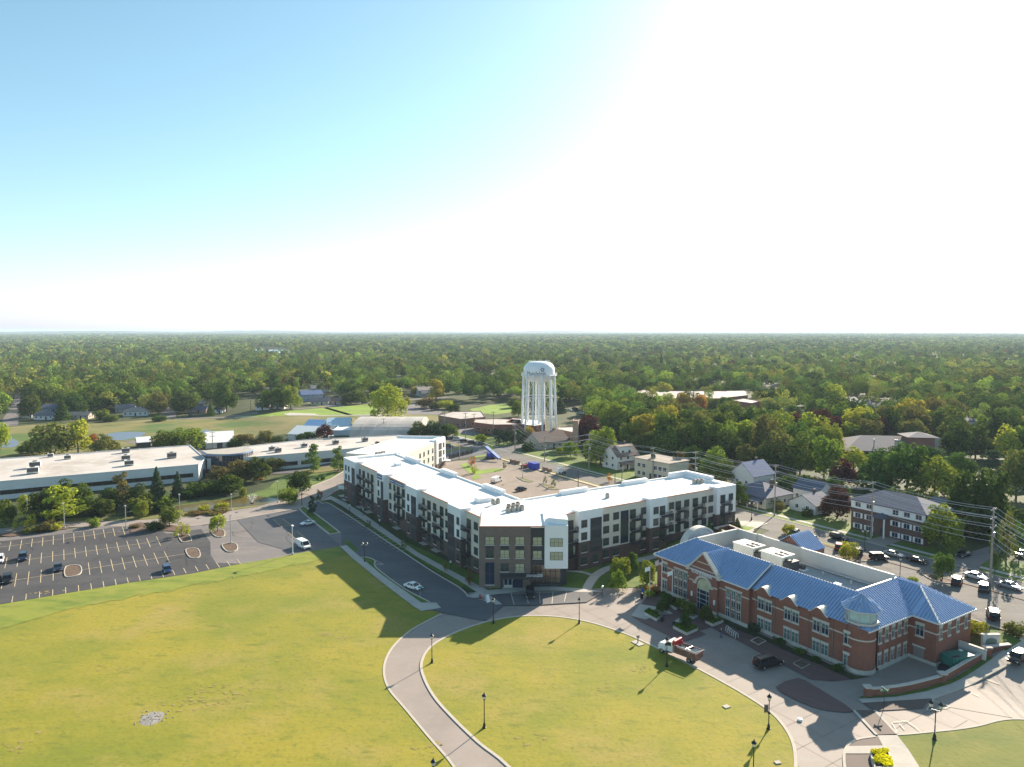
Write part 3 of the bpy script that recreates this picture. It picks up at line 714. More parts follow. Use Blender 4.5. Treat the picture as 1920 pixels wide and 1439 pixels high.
    gp = MB(); a = XY(4.3,157.45); b = XY(11,157.45)
    gm = bpy.data.materials.new("clear_glass"); gm.use_nodes = True
    nt = gm.node_tree; nt.nodes.clear(); out = nt.nodes.new("ShaderNodeOutputMaterial"); tr = nt.nodes.new("ShaderNodeBsdfTransparent"); gl = nt.nodes.new("ShaderNodeBsdfGlossy")
    tr.inputs[0].default_value = (0.75,0.78,0.8,1); gl.inputs["Roughness"].default_value = 0.05; mx = nt.nodes.new("ShaderNodeMixShader"); mx.inputs[0].default_value = 0.15
    nt.links.new(tr.outputs[0], mx.inputs[1]); nt.links.new(gl.outputs[0], mx.inputs[2]); nt.links.new(mx.outputs[0], out.inputs[0])
    M['clear'] = gm
    gp.quad((*a,0.9),(*b,0.9),(*b,5.2),(*a,5.2)); gp.obj("pane", gm, lgo)
    # roofs: white sheets just under the parapet line
    rf = MB()
    rf.box(-233.7-SO, -143.4-SO, 82.6-TO, 99.3-TO, HB-0.15, HB+0.03)
    rf.box(-151.6-SO, -134.7-SO, 99.3-TO, 159.3-TO, HB-0.15, HB+0.028)
    rf.prism([XY(*p) for p in [(-7.1,156.7),(7.2,156.7),(11.5,158.5),(12.2,168),(12.4,178),(-2,182),(-7.3,170)]], HB-0.1, HB+0.29)
    rf.prism([A, B, C, D, E_, F_], HB-0.1, HB+0.036)
    ro = rf.obj("roof", M['roofwhite'], t)
    cp = MB()
    edges = [(-223.3,-204.4),(-199.0,-182.8),(-175.5,-157.1),(-150.3,-143.3)]
    for a, b in edges: wall_t(cp, a+0.05, b-0.05, 82.2, 82.5, HB, HB+0.2)
    for a, b in ((100.4,103.8),(111.1,126.9),(133.0,152.0)): wall_t(cp, -134.6, -134.3, a+0.05, b-0.05, HB, HB+0.2)
    a = Vector(XY(-7.5,156.35)); b = Vector(XY(7.3,156.35)); cp.bar((*a, HB+0.3), (*b, HB+0.3), 0.2, 0.18)
    cp.parts("coping", M['coping'], t)
    pr = MB()
    # raised white screens along the courtyard edge and roof hatches
    for a, b in ((-223,-213),(-196,-187),(-170,-160)): wall_t(pr, a, b, 98.6, 99.9, HB, HB+1.3)
    wall_t(pr, -234.0, -151.9, 99.2, 99.65, HB-0.2, HB+0.45)
    for a, b in ((112,121),(134,143)): wall_t(pr, -152.1, -150.9, a, b, HB, HB+1.2)
    wall_t(pr, -151.95, -151.5, 99.7, 159, HB-0.2, HB+0.45)
    wall_t(pr, -150.9, -141.0, 158.6, 159.7, 14.6, 15.6); wall_t(pr, -151.9, -150.9, 152, 159.7, HB, 15.6)
    wall_t(pr, -158.0, -155.3, 89, 93.2, HB, HB+1.1); wall_t(pr, -215.0, -213, 91, 93, HB, HB+0.9)
    pr.bar((*B, HB+0.5), (*C, HB+0.5), 0.5, 1.0); pr.bar((*C, HB+0.5), (*D, HB+0.5), 0.5, 1.0)
    pr.parts("parapet", M['panelwhite'], t)
    # ---- repeated parts
    def window_mesh(w, h, glass, nm, fr=M['frame'], mull=1, trans=True, sill=True):
        f = MB()
        f.box(-w/2-0.06, w/2+0.06, -0.05, 0.05, -0.06, 0.02); f.box(-w/2-0.06, w/2+0.06, -0.05, 0.05, h-0.02, h+0.06)
        f.box(-w/2-0.06, -w/2+0.03, -0.05, 0.05, 0.02, h-0.02); f.box(w/2-0.03, w/2+0.06, -0.05, 0.05, 0.02, h-0.02)
        for k in range(1, mull+1): x = -w/2+w*k/(mull+1); f.box(x-0.035, x+0.035, -0.04, 0.04, 0.02, h-0.02)
        if trans: f.box(-w/2+0.03, w/2-0.03, -0.035, 0.03, h*0.5-0.03, h*0.5+0.03)
        if sill: f.k = 1; f.box(-w/2-0.12, w/2+0.12, -0.13, 0.04, -0.2, -0.06)
        fm = f.mesh(nm, [fr, M['sill']])
        p = MB(); p.box(-w/2, w/2, -0.012, 0.015, 0, h); return fm, p.mesh("pane", glass)
    wm = window_mesh(1.7, 1.75, M['glass'], "window")
    ws = window_mesh(1.25, 1.75, M['glass'], "window")
    wd = window_mesh(1.85, 2.3, M['glass'], "window", trans=False, sill=False)
    wy = window_mesh(1.95, 1.75, M['blind'], "window")
    wtri = window_mesh(2.7, 1.75, M['blind'], "window", mull=2, sill=False)
    wt = window_mesh(1.95, 5.0, M['glassblue'], "window")
    cnt = [0]; over_f = MB()
    def put(pair, s, tt, z, rot, nm="window"):
        o = link(nm, pair[0], t, (s-SO, tt-TO, z), rot)
        link("pane", pair[1], o); return o
    bal = MB()
    w, d = 3.0, 1.4
    bal.box(-w/2, w/2, -d, 0, -0.2, -0.02)
    for x in np.linspace(-w/2+0.03, w/2-0.03, 15): bal.box(x-0.025, x+0.025, -d, -d+0.05, 0, 1.05)
    for y in np.linspace(-d+0.2, -0.15, 6):
        for x in (-w/2+0.025, w/2-0.025): bal.box(x-0.025, x+0.025, y-0.025, y+0.025, 0, 1.05)
    bal.box(-w/2, w/2, -d-0.01, -d+0.06, 1.05, 1.12); bal.box(-w/2, -w/2+0.06, -d+0.06, 0, 1.05, 1.12); bal.box(w/2-0.06, w/2, -d+0.06, 0, 1.05, 1.12)
    bal_m = bal.mesh("balcony", M['paneldark'])
    LWr, RWr = 0.0, R(90)
    zs = [0.95+3.05*k for k in range(4)]
    def colw(pair, s, tt, rot, rows=(0,1,2,3), dz=0.0):
        for k in rows: put(pair, s, tt, zs[k]+0.45+dz, rot)
    def colb(s, tt, rot, rows=(1,2,3)):
        for k in rows: link("balcony", bal_m, t, (s-SO, tt-TO, zs[k]-0.35), rot)
    # left wing (faces t = 82.3 / bays 80.9)
    tr, tb = 82.26, 80.86
    colw(ws, -232.2, tb, 0); colw(ws, -229.3, tb, 0, (2,3))
    for a, b, win in ((-226.6,-223.6,None),(-201.2,-199.2,-203),(-179.1,-175.8,-181),(-157.0,-153.6,-151.6)):
        m = MB(); m.box(a-SO, b-SO, tb-0.05-TO, tb+0.3-TO, 0.3, 12.4)
        o = m.obj("loggia", M['paneldark'], t)
        f = MB()
        for z in (3.3, 6.3, 9.3): f.box(a-SO+0.1, b-SO-0.1, tb-0.09-TO, tb-0.052-TO, z, z+1.0)
        f.parts("rail", M['frame'], o)
        if win: colw(ws, win, tb, 0)
    for c in (-222.6, -215.2, -206.5): colw(ws, c, tr, 0, (1,2,3) if c > -210 else (0,1,2,3))
    for b_, dr in ((-220.5,-219.2),(-212.9,-211.8)): colb(b_, tr, 0); colw(wd, dr, tr, 0, (0,1,2,3), -0.55)
    colw(ws, -197.2, tr, 0); colw(ws, -194.0, tr, 0); colb(-189.6, tr, 0); colw(wd, -191.2, tr, 0, (0,1,2,3), -0.55); colw(wd, -187.6, tr, 0, (1,2,3), -0.55)
    colw(ws, -174.0, tr, 0); colb(-172.9, tr, 0); colw(wd, -170.7, tr, 0, (0,1,2,3), -0.55); colw(wm, -167.3, tr, 0); colb(-164.6, tr, 0); colw(wd, -163.2, tr, 0, (0,1,2,3), -0.55); colw(ws, -160.4, tr, 0, (1,2,3))
    colb(-149.2, tr, 0); colw(wd, -148.7, tr, 0, (0,1,2,3), -0.55); colw(wm, -145.2, tr, 0)
    bb_ = mat('banner_blue',(0.05,0.08,0.24),0.6)
    for a_, b_, z0, z1, y in ((-204.0,-200.2,12.9,14.2,tb),(-197.4,-193.6,12.75,13.7,tr),(-193.2,-187.4,12.75,13.7,tr)):
        m = MB(); m.box(a_-SO,b_-SO,y-0.1-TO,y-0.03-TO,z0,z1); o = m.obj('banner', bb_, t)
        m = MB(); m.box(a_+0.2-SO,b_-0.2-SO,y-0.13-TO,y-0.105-TO,z0+(z1-z0)*0.4,z0+(z1-z0)*0.65); m.obj('banner_stripe', M['white'], o)
    # right wing
    sr, sb = -134.36, -132.96
    colw(wd, sr, 102.2, RWr, (1,2,3), -0.55); colb(sr, 102.3, RWr)
    colw(wm, sb, 105.4, RWr)
    m = MB(); m.box(sb-0.3-SO, sb+0.05-SO, 107.3-TO, 110.85-TO, 4.1, 12.45); o = m.obj("loggia", M['paneldark'], t)
    f = MB()
    for z in (5.2, 6.4, 9.4): f.box(sb+0.06-SO, sb+0.1-SO, 107.4-TO, 110.7-TO, z, z+1.0)
    f.parts("rail", M['frame'], o)
    put(ws, sb, 109, 0.95+0.45, RWr)
    colw(wm, sr, 113.5, RWr); colw(wm, sr, 116.7, RWr)
    m = MB(); m.box(sr-0.2-SO, sr+0.05-SO, 118.3-TO, 120.8-TO, 4.1, 12.4); m.obj("loggia", M['glassblue'], t)
    colw(wd, sr, 122.3, RWr, (1,2,3), -0.55); colb(sr, 123.1, RWr); colw(wm, sr, 126.0, RWr, (0,1,2,3))
    colw(wm, sb, 129, RWr); colw(wd, sb, 131.3, RWr, (1,2,3), -0.55); colb(sb, 132.2, RWr)
    colw(wm, sr, 136, RWr, (1,2,3)); colw(wd, sr, 138.5, RWr, (1,2,3), -0.55); colb(sr, 139.5, RWr, (2,3))
    colw(wm, sr, 141.7, RWr, (1,2,3)); colw(wd, sr, 145, RWr, (1,2,3), -0.55); colb(sr, 145.9, RWr, (2,3)); colw(wm, sr, 148.5, RWr, (1,2,3)); colw(wm, sr, 152.0-0.9, RWr, (1,2,3))
    colw(wd, sb, 154.3, RWr, (1,2,3), -0.55); colb(sb, 155.1, RWr, (2,3)); colw(wm, sb, 157.6, RWr, (1,2,3))
    # front block: windows face the camera (-y in the world)
    fr = -STROT
    def fput(pair, x, z, y=156.36, nm="window"):
        lx, ly = XY(x, y); o = link(nm, pair[0], t, (lx, ly, z), fr); link("pane", pair[1], o); return o
    def fbox(mb, x0, x1, y0, y1, z0, z1): mb.prism([XY(x0,y0), XY(x1,y0), XY(x1,y1), XY(x0,y1)], z0, z1, True)
    for i, x in enumerate((-5.0, -1.65, 1.75)):
        fput(wy, x, 10.1); fput(wy if i else wm, x, 7.05)
        sp = MB(); fbox(sp, x-0.95, x+0.95, 156.33, 156.5, 8.95, 9.95); sp.obj("spandrel", M['paneldark'], t)
        if i: fput(wy if i == 2 else wm, x, 3.95)
    fput(wt, -5.0, 0.95)
    fput(wy, 5.7, 9.85, 156.86); fput(wy, 5.7, 6.75, 156.86)
    fput(wtri, 9.9, 10.0, 155.36); fput(wtri, 9.9, 6.9, 155.36)
    cn = MB(); fbox(cn, -2.6, 6.9, 153.9, 156.3, 2.95, 3.5); fbox(cn, -2.6,-2.2, 155.9, 156.3, 0, 2.95)
    co = cn.obj("entrance_canopy", M['paneldark'], t)
    en = MB(); fbox(en, -2.1, 2.4, 156.31, 156.6, 0.05, 2.9); en.obj("entrance", M['glassblue'], t)
    dr = MB(); fbox(dr, -1.9, 0.1, 156.2, 156.3, 0.1, 2.5); do = dr.obj("door", M['frameW'], t)
    for x in (-1.75, -0.8): g_ = MB(); fbox(g_, x, x+0.75, 156.15, 156.19, 0.9, 2.35); g_.obj("pane", M['glassblue'], do)
    # sign lettering on the canopy
    def lettering(body, size, m, parent, loc, rz, name="sign_lettering", ext=0.04, sx=1.0):
        c = bpy.data.curves.new(name, 'FONT'); c.body = body; c.size = size; c.extrude = ext; c.align_x = 'LEFT'
        tmp = bpy.data.objects.new(name, c); COL.objects.link(tmp)
        bpy.context.view_layer.update()
        me = bpy.data.meshes.new_from_object(tmp); bpy.data.objects.remove(tmp)
        me.materials.clear(); me.materials.append(m)
        o = link(name, me, parent); o.location = loc; o.rotation_euler = (R(90), 0, rz); o.scale = (sx, 1, 1)
        return o
    globals()['lettering'] = lettering
    lx, ly = XY(3.2, 153.85); lettering("STATION", 0.72, M['white'], co, (lx, ly, 3.55), fr, sx=0.80)
    lx, ly = XY(5.55, 153.85); lettering("250", 1.0, M['white'], co, (lx, ly, 3.55), fr, sx=0.85)
    # courtyard side of the back wing
    def onedge(a, b, k): p = Vector(a)+(Vector(b)-Vector(a))*k; return p
    ee = Vector(D)-Vector(E_); er = math.atan2(ee.y, ee.x)
    for k, pr_ in ((0.1, wd), (0.42, ws), (0.56, ws), (0.72, ws), (0.88, ws)):
        for z in (10.1, 7.05, 4.0):
            p = onedge(E_, D, k); o = link("window", pr_[0], t, (p.x, p.y, z), er); link("pane", pr_[1], o)
    eb = MB(); ed = (Vector(C)-Vector(D)).normalized(); erz = math.atan2(ed.y, ed.x)
    nrm = Vector((ed.y, -ed.x))
    ebl = (Vector(C)-Vector(D)).length
    eo = MB(); eo.M = Matrix.Translation((D[0], D[1], 0)) @ Matrix.Rotation(erz, 4, 'Z')
    eo.box(-0.3, ebl+0.1, -0.5, 2.5, 5.0, 14.6); eo.obj("white_bay", M['panelwhite'], t)
    e2 = MB(); e2.M = eo.M; e2.box(-0.25, ebl+0.05, -0.45, 2.5, -0.5, 5.0); e2.obj("brick_wall", M['abrick'], t)
    for z in (4.4, 7.4, 10.4):
        e3 = MB(); e3.M = eo.M; e3.box(ebl*0.2, ebl*0.55, -0.56, -0.4, z, z+2.6); e3.obj("loggia", M['paneldark'], t)
        p = Vector(D)+ed*ebl*0.78+nrm*0.52; o = link("window", ws[0], t, (p.x, p.y, z+0.5), erz); link("pane", ws[1], o)
    # entrance canopy on the left end
    lc = MB(); lc.box(-237.6-SO, -234.4-SO, 82-TO, 86-TO, 3.2, 3.45); lc.box(-237.4-SO, -237.2-SO, 82.2-TO, 82.4-TO, 0, 3.2); lc.obj("side_canopy", M['panelwhite'], t)
    for k in (2, 3): link("balcony", bal_m, t, (-234.6-SO, 88-TO, zs[k]-0.35), R(-90))
    return t
apt = apartment()
# rooftop condensers, patios
def condensers():
    mb = MB(); mb.lathe([(0.42,0),(0.42,0.75),(0.36,0.8),(0.36,0.82)], 10); body = mb.mesh("casing", mat('condenser', (0.36,0.33,0.29), 0.6, 0.2, 5), True)
    f = MB(); f.lathe([(0.3,0.82),(0.3,0.86),(0.08,0.9)], 10); fan = f.mesh("fan_grille", M['black'])
    def unit(u, v, z, lab, sc):
        p = PZ(u, v, z); o = thing("air_conditioner", lab, "air conditioner", p, 0, "condensers on the apartment roof"); o.scale = (sc,)*3
        link("casing", body, o); link("fan_grille", fan, o)
    z = 14.25
    spots = [(925,946,"left of the pair behind the roof hatch"),(934,944,"right of the pair behind the roof hatch"),
             (953,961,"front left of the roof cluster above the brick front"),(954,955,"rear left of the roof cluster above the brick front"),(962,959.5,"front, second from left in the roof cluster"),(963,952.5,"rear, second from left in the roof cluster"),(970.5,957.5,"front, third from left in the roof cluster"),(971,950.5,"rear, third from left in the roof cluster"),(979,957,"at the right end of the roof cluster"),
             (1139,934,"standing alone in the middle of the right wing roof"),
             (1301.5,907,"left of the three near the far right roof end"),(1308.5,906.5,"middle of the three near the far right roof end"),(1316,906,"right of the three near the far right roof end"),
             (706,855,"leftmost of four on the left wing roof"),(711,854,"second from left of four on the left wing roof"),(716,853.5,"third from left of four on the left wing roof"),(720,852.5,"rightmost of four on the left wing roof")]
    for u, v, l in spots: unit(u, v, 13.98 if u < 900 or u > 1000 else 14.25, "grey round condenser " + l, 1.45)
condensers()
def patios():
    mb = MB(); mb.box(-1.6, 1.6, -1.2, 1.2, 0, 0.12); pm = mb.mesh("concrete_patio", M['conc'])
    for i, (u, v, w_) in enumerate(((643,931,'at the far left end of the long apartment facade'),(649,938,'second from the far left end of the apartment facade'),(677,952,'right of the first bollard lamp by the apartment wall'),(692,961,'beside the second bollard lamp under the left wing'),(746,991,'on the grass under the middle of the left wing'),(797,1020,'left of two below the fourth white bay'),(820,1033,'right of two below the fourth white bay'),(872,1060,'near the brick front corner'))):
        p = P(u, v); o = link("patio", pm, None, (p.x, p.y, p.z+0.1), STROT); tag(o, "pale concrete patio slab " + w_, "patio", "patio slabs on the grass beside the left wing")
patios()
# ================================================================ town hall
M['rbrick'] = brickmat('red_brick', (0.265,0.10,0.065), (0.21,0.082,0.055), (0.24,0.155,0.125), sc=1.0)
M['stone'] = mat('pale_stone', (0.52,0.48,0.42), 0.8, 0.08, 0.8)
M['bluemetal'] = mat('blue_standing_seam', (0.27,0.38,0.58), 0.34, 0.05, 0.5, metal=0.0, spec=0.6)
_b = M['bluemetal'].node_tree.nodes['Principled BSDF']; _b.inputs['Coat Weight'].default_value = 0.8; _b.inputs['Coat Roughness'].default_value = 0.22
M['screen'] = mat('grey_screen_wall', (0.50,0.49,0.47), 0.7, 0.05, 0.5)
M['grav'] = mat('roof_ballast', (0.34,0.36,0.37), 0.85, 0.12, 1.2)
HS, HT = -90.0, 112.2
def ribs(mb, poly, up, spacing=0.61, w=0.09, h=0.2):
    """standing seams across a planar polygon, running along direction up"""
    P0 = Vector(poly[0]); n = None
    for i in range(1, len(poly)-1):
        n = (Vector(poly[i])-P0).cross(Vector(poly[i+1])-P0)
        if n.length > 1e-6: break
    n.normalize()
    if n.z < 0: n = -n
    up = Vector(up); up = (up - n*up.dot(n)).normalized(); sd_ = up.cross(n)
    pts = [((Vector(p)-P0).dot(sd_), (Vector(p)-P0).dot(up)) for p in poly]
    lo = min(p[0] for p in pts); hi = max(p[0] for p in pts)
    k = math.ceil(lo/spacing)
    while k*spacing < hi:
        x = k*spacing; k += 1; ys = []
        for i in range(len(pts)):
            a, b = pts[i], pts[(i+1) % len(pts)]
            if (a[0]-x)*(b[0]-x) < 0: ys.append(a[1]+(b[1]-a[1])*(x-a[0])/(b[0]-a[0]))
        ys.sort()
        for y0, y1 in zip(ys[::2], ys[1::2]):
            if y1-y0 < 0.2: continue
            c = [P0+sd_*(x+dx)+up*y+n*dz for dz in (0.0, h) for y in (y0, y1) for dx in (-w/2, w/2)]
            mb.add(c, [(0,1,3,2),(4,6,7,5),(0,4,5,1),(2,3,7,6),(0,2,6,4),(1,5,7,3)])
def hall():
    t = thing("town_hall", "red brick village hall with blue metal roofs, corner turret and pointed entrance gable", "town hall", W(HS, HT, 0), STROT)
    X = lambda s: s-HS
    Y = lambda tt: tt-HT
    w = MB(); E = 8.0
    w.box(X(-114),X(-88.9),Y(111.3),Y(118),-0.3,E); w.box(X(-88.9),X(-69),Y(112.2),Y(118),-0.3,E)
    w.box(X(-114),X(-65.5),Y(118),Y(131),-0.3,E); w.box(X(-69),X(-65.5),Y(116),Y(118),-0.3,E)
    w.box(X(-72),X(-60.8),Y(125.3),Y(137),-0.3,E); w.box(X(-107),X(-72),Y(131),Y(136.5),-0.3,E)
    # entrance pavilion with gable
    a0, a1, ap = -103.9, -96.3, 12.1
    g = [(X(a0),-0.3),(X(a1),-0.3),(X(a1),E),(X(-100.1),ap-0.3),(X(a0),E)]
    w.extr(g, 'y', Y(110.7), Y(112.5))
    # wavy parapets over the window bays
    for c in (-86.0, -80.2, -74.2):
        pr = [(X(c)-2.1, 7.6)] + [(X(c)+x, 7.95+1.2*(0.5+0.5*math.cos(math.pi*x/1.95))) for x in np.linspace(-1.95,1.95,13)] + [(X(c)+2.1, 7.6)]
        w.extr(pr, 'y', Y(111.48), Y(112.6))
    # round corner turret
    cx_, cy_ = X(-67.6), Y(113.9)
    tw = [(cx_+2.35*math.cos(a), cy_+2.35*math.sin(a)) for a in np.linspace(0, 2*math.pi, 17)[:-1]]
    w.prism(tw, -0.3, 8.5)
    w.obj("wall", M['rbrick'], t)
    # stone: base course, band, lintels, coping
    s = MB(); OUT = 0.07
    def course(z0, z1, o=OUT):
        s.box(X(-114)-o,X(a0),Y(111.3)-o,Y(111.3)+0.02,z0,z1); s.box(X(a1),X(-88.9)+o,Y(111.3)-o,Y(111.3)+0.02,z0,z1)
        s.box(X(-88.9),X(-69.2),Y(112.2)-o,Y(112.2)+0.02,z0,z1)
        s.prism([(cx_+(2.35+o)*math.cos(a), cy_+(2.35+o)*math.sin(a)) for a in np.linspace(0, 2*math.pi, 17)[:-1]], z0, z1, True)
        s.box(X(-65.5)-0.02,X(-65.5)+o,Y(116),Y(125.3),z0,z1); s.box(X(-65.5)+o,X(-60.8)+o,Y(125.3)-o,Y(125.3)+0.02,z0,z1)
        s.box(X(-60.8)-0.02,X(-60.8)+o,Y(125.3)+0.02,Y(137),z0,z1)
    course(-0.3, 0.75, 0.12); course(5.75, 5.98, 0.05)
    s.box(X(a0)-0.1,X(-101.6),Y(110.7)-0.1,Y(110.7)+0.02,-0.3,0.75); s.box(X(-98.2),X(a1)+0.1,Y(110.7)-0.1,Y(110.7)+0.02,-0.3,0.75)
    s.box(X(a0)-0.05,X(-102.6),Y(110.7)-0.06,Y(110.7)+0.02,5.5,5.75); s.box(X(-97.6),X(a1)+0.05,Y(110.7)-0.06,Y(110.7)+0.02,5.5,5.75)
    for z, hw in ((8.55, 3.1), (9.9, 1.8)): s.box(X(-100.1)-hw, X(-100.1)+hw, Y(110.7)-0.05, Y(110.7)+0.02, z, z+0.2)
    for sg in (-1, 1):
        xa = X(-100.1)+sg*4.15; xb = X(-100.1)
        s.bar((xa, Y(110.95), 8.0), (xb, Y(110.95), ap), 1.0, 0.34)
        s.box(xa-0.45, xa+0.45, Y(110.4), Y(111.6), 7.6, 8.45)
    for k in range(12):   # arch ring over the entrance
        a = math.pi*k/12; b = math.pi*(k+1)/12; r = 2.05
        s.bar((X(-99.9)+r*math.cos(a), Y(110.62), 5.2+r*0.95*math.sin(a)), (X(-99.9)+r*math.cos(b), Y(110.62), 5.2+r*0.95*math.sin(b)), 0.4, 0.5)
    s.box(X(-102.6), X(-101.8), Y(110.4), Y(110.75), 5.2, 5.6); s.box(X(-98.0), X(-97.2), Y(110.4), Y(110.75), 5.2, 5.6)
    s.parts("stone_trim", M['stone'], t)
    cp = MB()
    for c in (-86.0, -80.2, -74.2):
        xs = np.linspace(-1.95,1.95,13)
        for x0, x1 in zip(xs, xs[1:]):
            z0 = 7.98+1.2*(0.5+0.5*math.cos(math.pi*x0/1.95)); z1 = 7.98+1.2*(0.5+0.5*math.cos(math.pi*x1/1.95))
            cp.add([(X(c)+x0,Y(111.42),z0),(X(c)+x1,Y(111.42),z1),(X(c)+x1,Y(114.4),z1+0.05),(X(c)+x0,Y(114.4),z0+0.05),
                    (X(c)+x0,Y(111.42),z0-0.12),(X(c)+x1,Y(111.42),z1-0.12),(X(c)+x1,Y(114.4),z1-0.1),(X(c)+x0,Y(114.4),z0-0.1)],[(0,1,2,3),(7,6,5,4),(0,4,5,1),(2,6,7,3)])
    cp.parts("curved_coping", mat('cream_metal', (0.62,0.60,0.54), 0.45), t)
    # ---- roofs: outer skin planes with standing seams
    pl = []
    ez, rz_ = 8.05, 11.6
    def roofpart(name, polys, label=None):
        m = MB()
        for poly, up in polys:
            m.add([Vector(p)-Vector((0,0,0)) for p in poly], [tuple(range(len(poly)))])
            ribs(m, poly, up)
        o = m.obj(name, M['bluemetal'], t, fix=False)
        if label: o['label'] = label
        return o
    L = lambda s_, t_, z: (X(s_), Y(t_), z)
    eR, eL = 111.6, 110.7
    tR = 118.3
    lift = 0.35
    # left section (higher by a step), hip at its far left end
    roofpart("roof", [([L(-114.6,eL,ez),L(-88.7,eL,ez),L(-88.7,tR-0.6,rz_+lift),L(-108.8,tR-0.6,rz_+lift)],(0,1,0)),
                      ([L(-114.6,eL,ez),L(-108.8,tR-0.6,rz_+lift),L(-108.8,131,rz_+lift),L(-114.6,137.5,ez)][::-1],(1,0,0)),
                      ([L(-88.7,eR,ez),L(-64.9,eR,ez),L(-71.2,tR,rz_),L(-88.7,tR,rz_)],(0,1,0)),
                      ([L(-64.9,111.6,ez),L(-64.9,125.0,ez),L(-71.2,131,rz_),L(-71.2,tR,rz_)],(-1,0,0)),
                      ([L(-64.9,124.9,ez),L(-60.2,124.9,ez),L(-66.8,130.8,rz_),L(-71.2,131,rz_)],(0,1,0)),
                      ([L(-60.2,124.9,ez),L(-60.2,137.4,ez),L(-66.8,130.8,rz_)],(-1,0,0)),
                      ([L(-60.2,137.4,ez),L(-107,137.4,ez),L(-107,131.4,rz_+0.1),L(-66.8,130.8,rz_)],(0,-1,0)),
                      ([L(-107,137.4,ez),L(-114.6,137.5,ez),L(-108.8,131,rz_+lift),L(-107,131.4,rz_+lift)],(0,-1,0))], None)
    # gable roof behind the entrance
    roofpart("gable_roof", [([L(-104.0,110.9,8.1),L(-100.1,110.9,ap-0.1),L(-100.1,118.6,ap-0.1),L(-104.0,111.6,8.1)][::-1],(1,0,1)),
                            ([L(-96.2,110.9,8.1),L(-96.2,111.6,8.1),L(-100.1,118.6,ap-0.1),L(-100.1,110.9,ap-0.1)][::-1],(-1,0,1))])
    bk = MB()   # small gable at the rear
    roofpart("gable_roof", [([L(-98.5,131,11.2),L(-94.5,131,14.0),L(-94.5,138,14.0),L(-98.5,138,11.2)],(1,0,1)),([L(-90.5,131,11.2),L(-90.5,138,11.2),L(-94.5,138,14.0),L(-94.5,131,14.0)],(-1,0,1))])
    bk.extr([(X(-98.3),8),(X(-90.7),8),(X(-90.7),11.1),(X(-94.5),13.8),(X(-98.3),11.1)], 'y', Y(131.5), Y(137.8)); bk.obj("gable_wall", M['rbrick'], t)
    tm = MB()
    for a, b in ((L(-88.65,eL,ez+0.05),L(-88.65,tR-0.6,rz_+lift+0.05)),(L(-71.25,tR,rz_+0.1),L(-71.25,131,rz_+0.1)),(L(-66.8,130.8,rz_+0.08),L(-60.2,124.9,ez+0.06)),(L(-114.6,eL,ez),L(-108.8,tR-0.6,rz_+lift+0.05))):
        tm.bar(a, b, 0.3, 0.2)
    for a, b in ((L(-64.85,111.6,ez-0.1),L(-64.85,125,ez-0.1)),(L(-60.15,124.9,ez-0.1),L(-60.15,137.4,ez-0.1)),(L(-88.7,eL,ez-0.1),L(-114.6,eL,ez-0.1)),(L(-64.9,124.85,ez-0.1),L(-60.2,124.85,ez-0.1))):
        tm.bar(a, b, 0.22, 0.25)
    for c in ((-88,-65.5)): pass
    tm.parts("eaves_trim", mat('pale_trim', (0.62,0.62,0.62), 0.5), t)
    # roof well: ballast floor and screen walls
    fl = MB(); fl.box(X(-108.5),X(-71.4),Y(118.2),Y(131),8.0,9.0); fl.obj("flat_roof", M['grav'], t)
    sc = MB()
    sc.box(X(-108.6),X(-108.1),Y(117.8),Y(131.2),9,12.2); sc.box(X(-108.6),X(-103.0),Y(130.9),Y(131.3),9,12.2); sc.box(X(-103),X(-101.3),Y(131.3),Y(131.7),9,12.2)
    sc.box(X(-101.3),X(-91),Y(130.9),Y(131.3),9,12.2); sc.box(X(-91),X(-71.4),Y(130.3),Y(130.8),9,12.3)
    sc.box(X(-88.7),X(-71.3),Y(tR),Y(tR)+0.2,9,rz_-0.02); sc.box(X(-108.6),X(-88.7),Y(tR-0.55),Y(tR-0.3),9,rz_+lift-0.02); sc.box(X(-71.5),X(-71.3),Y(tR)+0.2,Y(130.3),9,rz_+0.05)
    sc.parts("screen_wall", M['screen'], t)
    ps = MB()
    for a, b in (((-104,129.9),(-92,129.9)),((-91,129.6),(-73,129.6))): ps.tube((X(a[0]),Y(a[1]),9.4),(X(b[0]),Y(b[1]),9.4),0.16,0.16,8)
    for s_ in (-99,-84,-78): ps.tube((X(s_),Y(127.5),9),(X(s_),Y(127.5),9.8),0.14,0.14,8)
    ps.parts("roof_pipe", M['galv'], t)
    # big round stone arch at the far left end
    ar = MB()
    pr = [(Y(124)+5.2*math.cos(a), 8.2+4.3*math.sin(a)) for a in np.linspace(0, math.pi, 21)]
    inn = [(Y(124)+4.7*math.cos(a), 8.2+3.8*math.sin(a)) for a in np.linspace(math.pi, 0, 21)]
    n = 21
    for x0, x1 in ((X(-114.7), X(-112.9)),):
        vs = [(x0,p,z) for p,z in pr]+[(x1,p,z) for p,z in pr]+[(x0,p,z) for p,z in inn[::-1]]+[(x1,p,z) for p,z in inn[::-1]]
        fs = []
        for i in range(n-1):
            fs += [(i,i+1,n+i+1,n+i),(2*n+i,3*n+i,3*n+i+1,2*n+i+1),(i,2*n+i,2*n+i+1,i+1),(n+i,n+i+1,3*n+i+1,3*n+i)]
        ar.add(vs, fs)
    ar.extr([(Y(124)-4.6,8),(Y(124)+4.6,8)]+[(Y(124)+4.6*math.cos(a),8.2+3.7*math.sin(a)) for a in np.linspace(0,math.pi,15)],'x',X(-114.2),X(-113.2))
    ar.obj("arched_parapet", M['stone'], t)
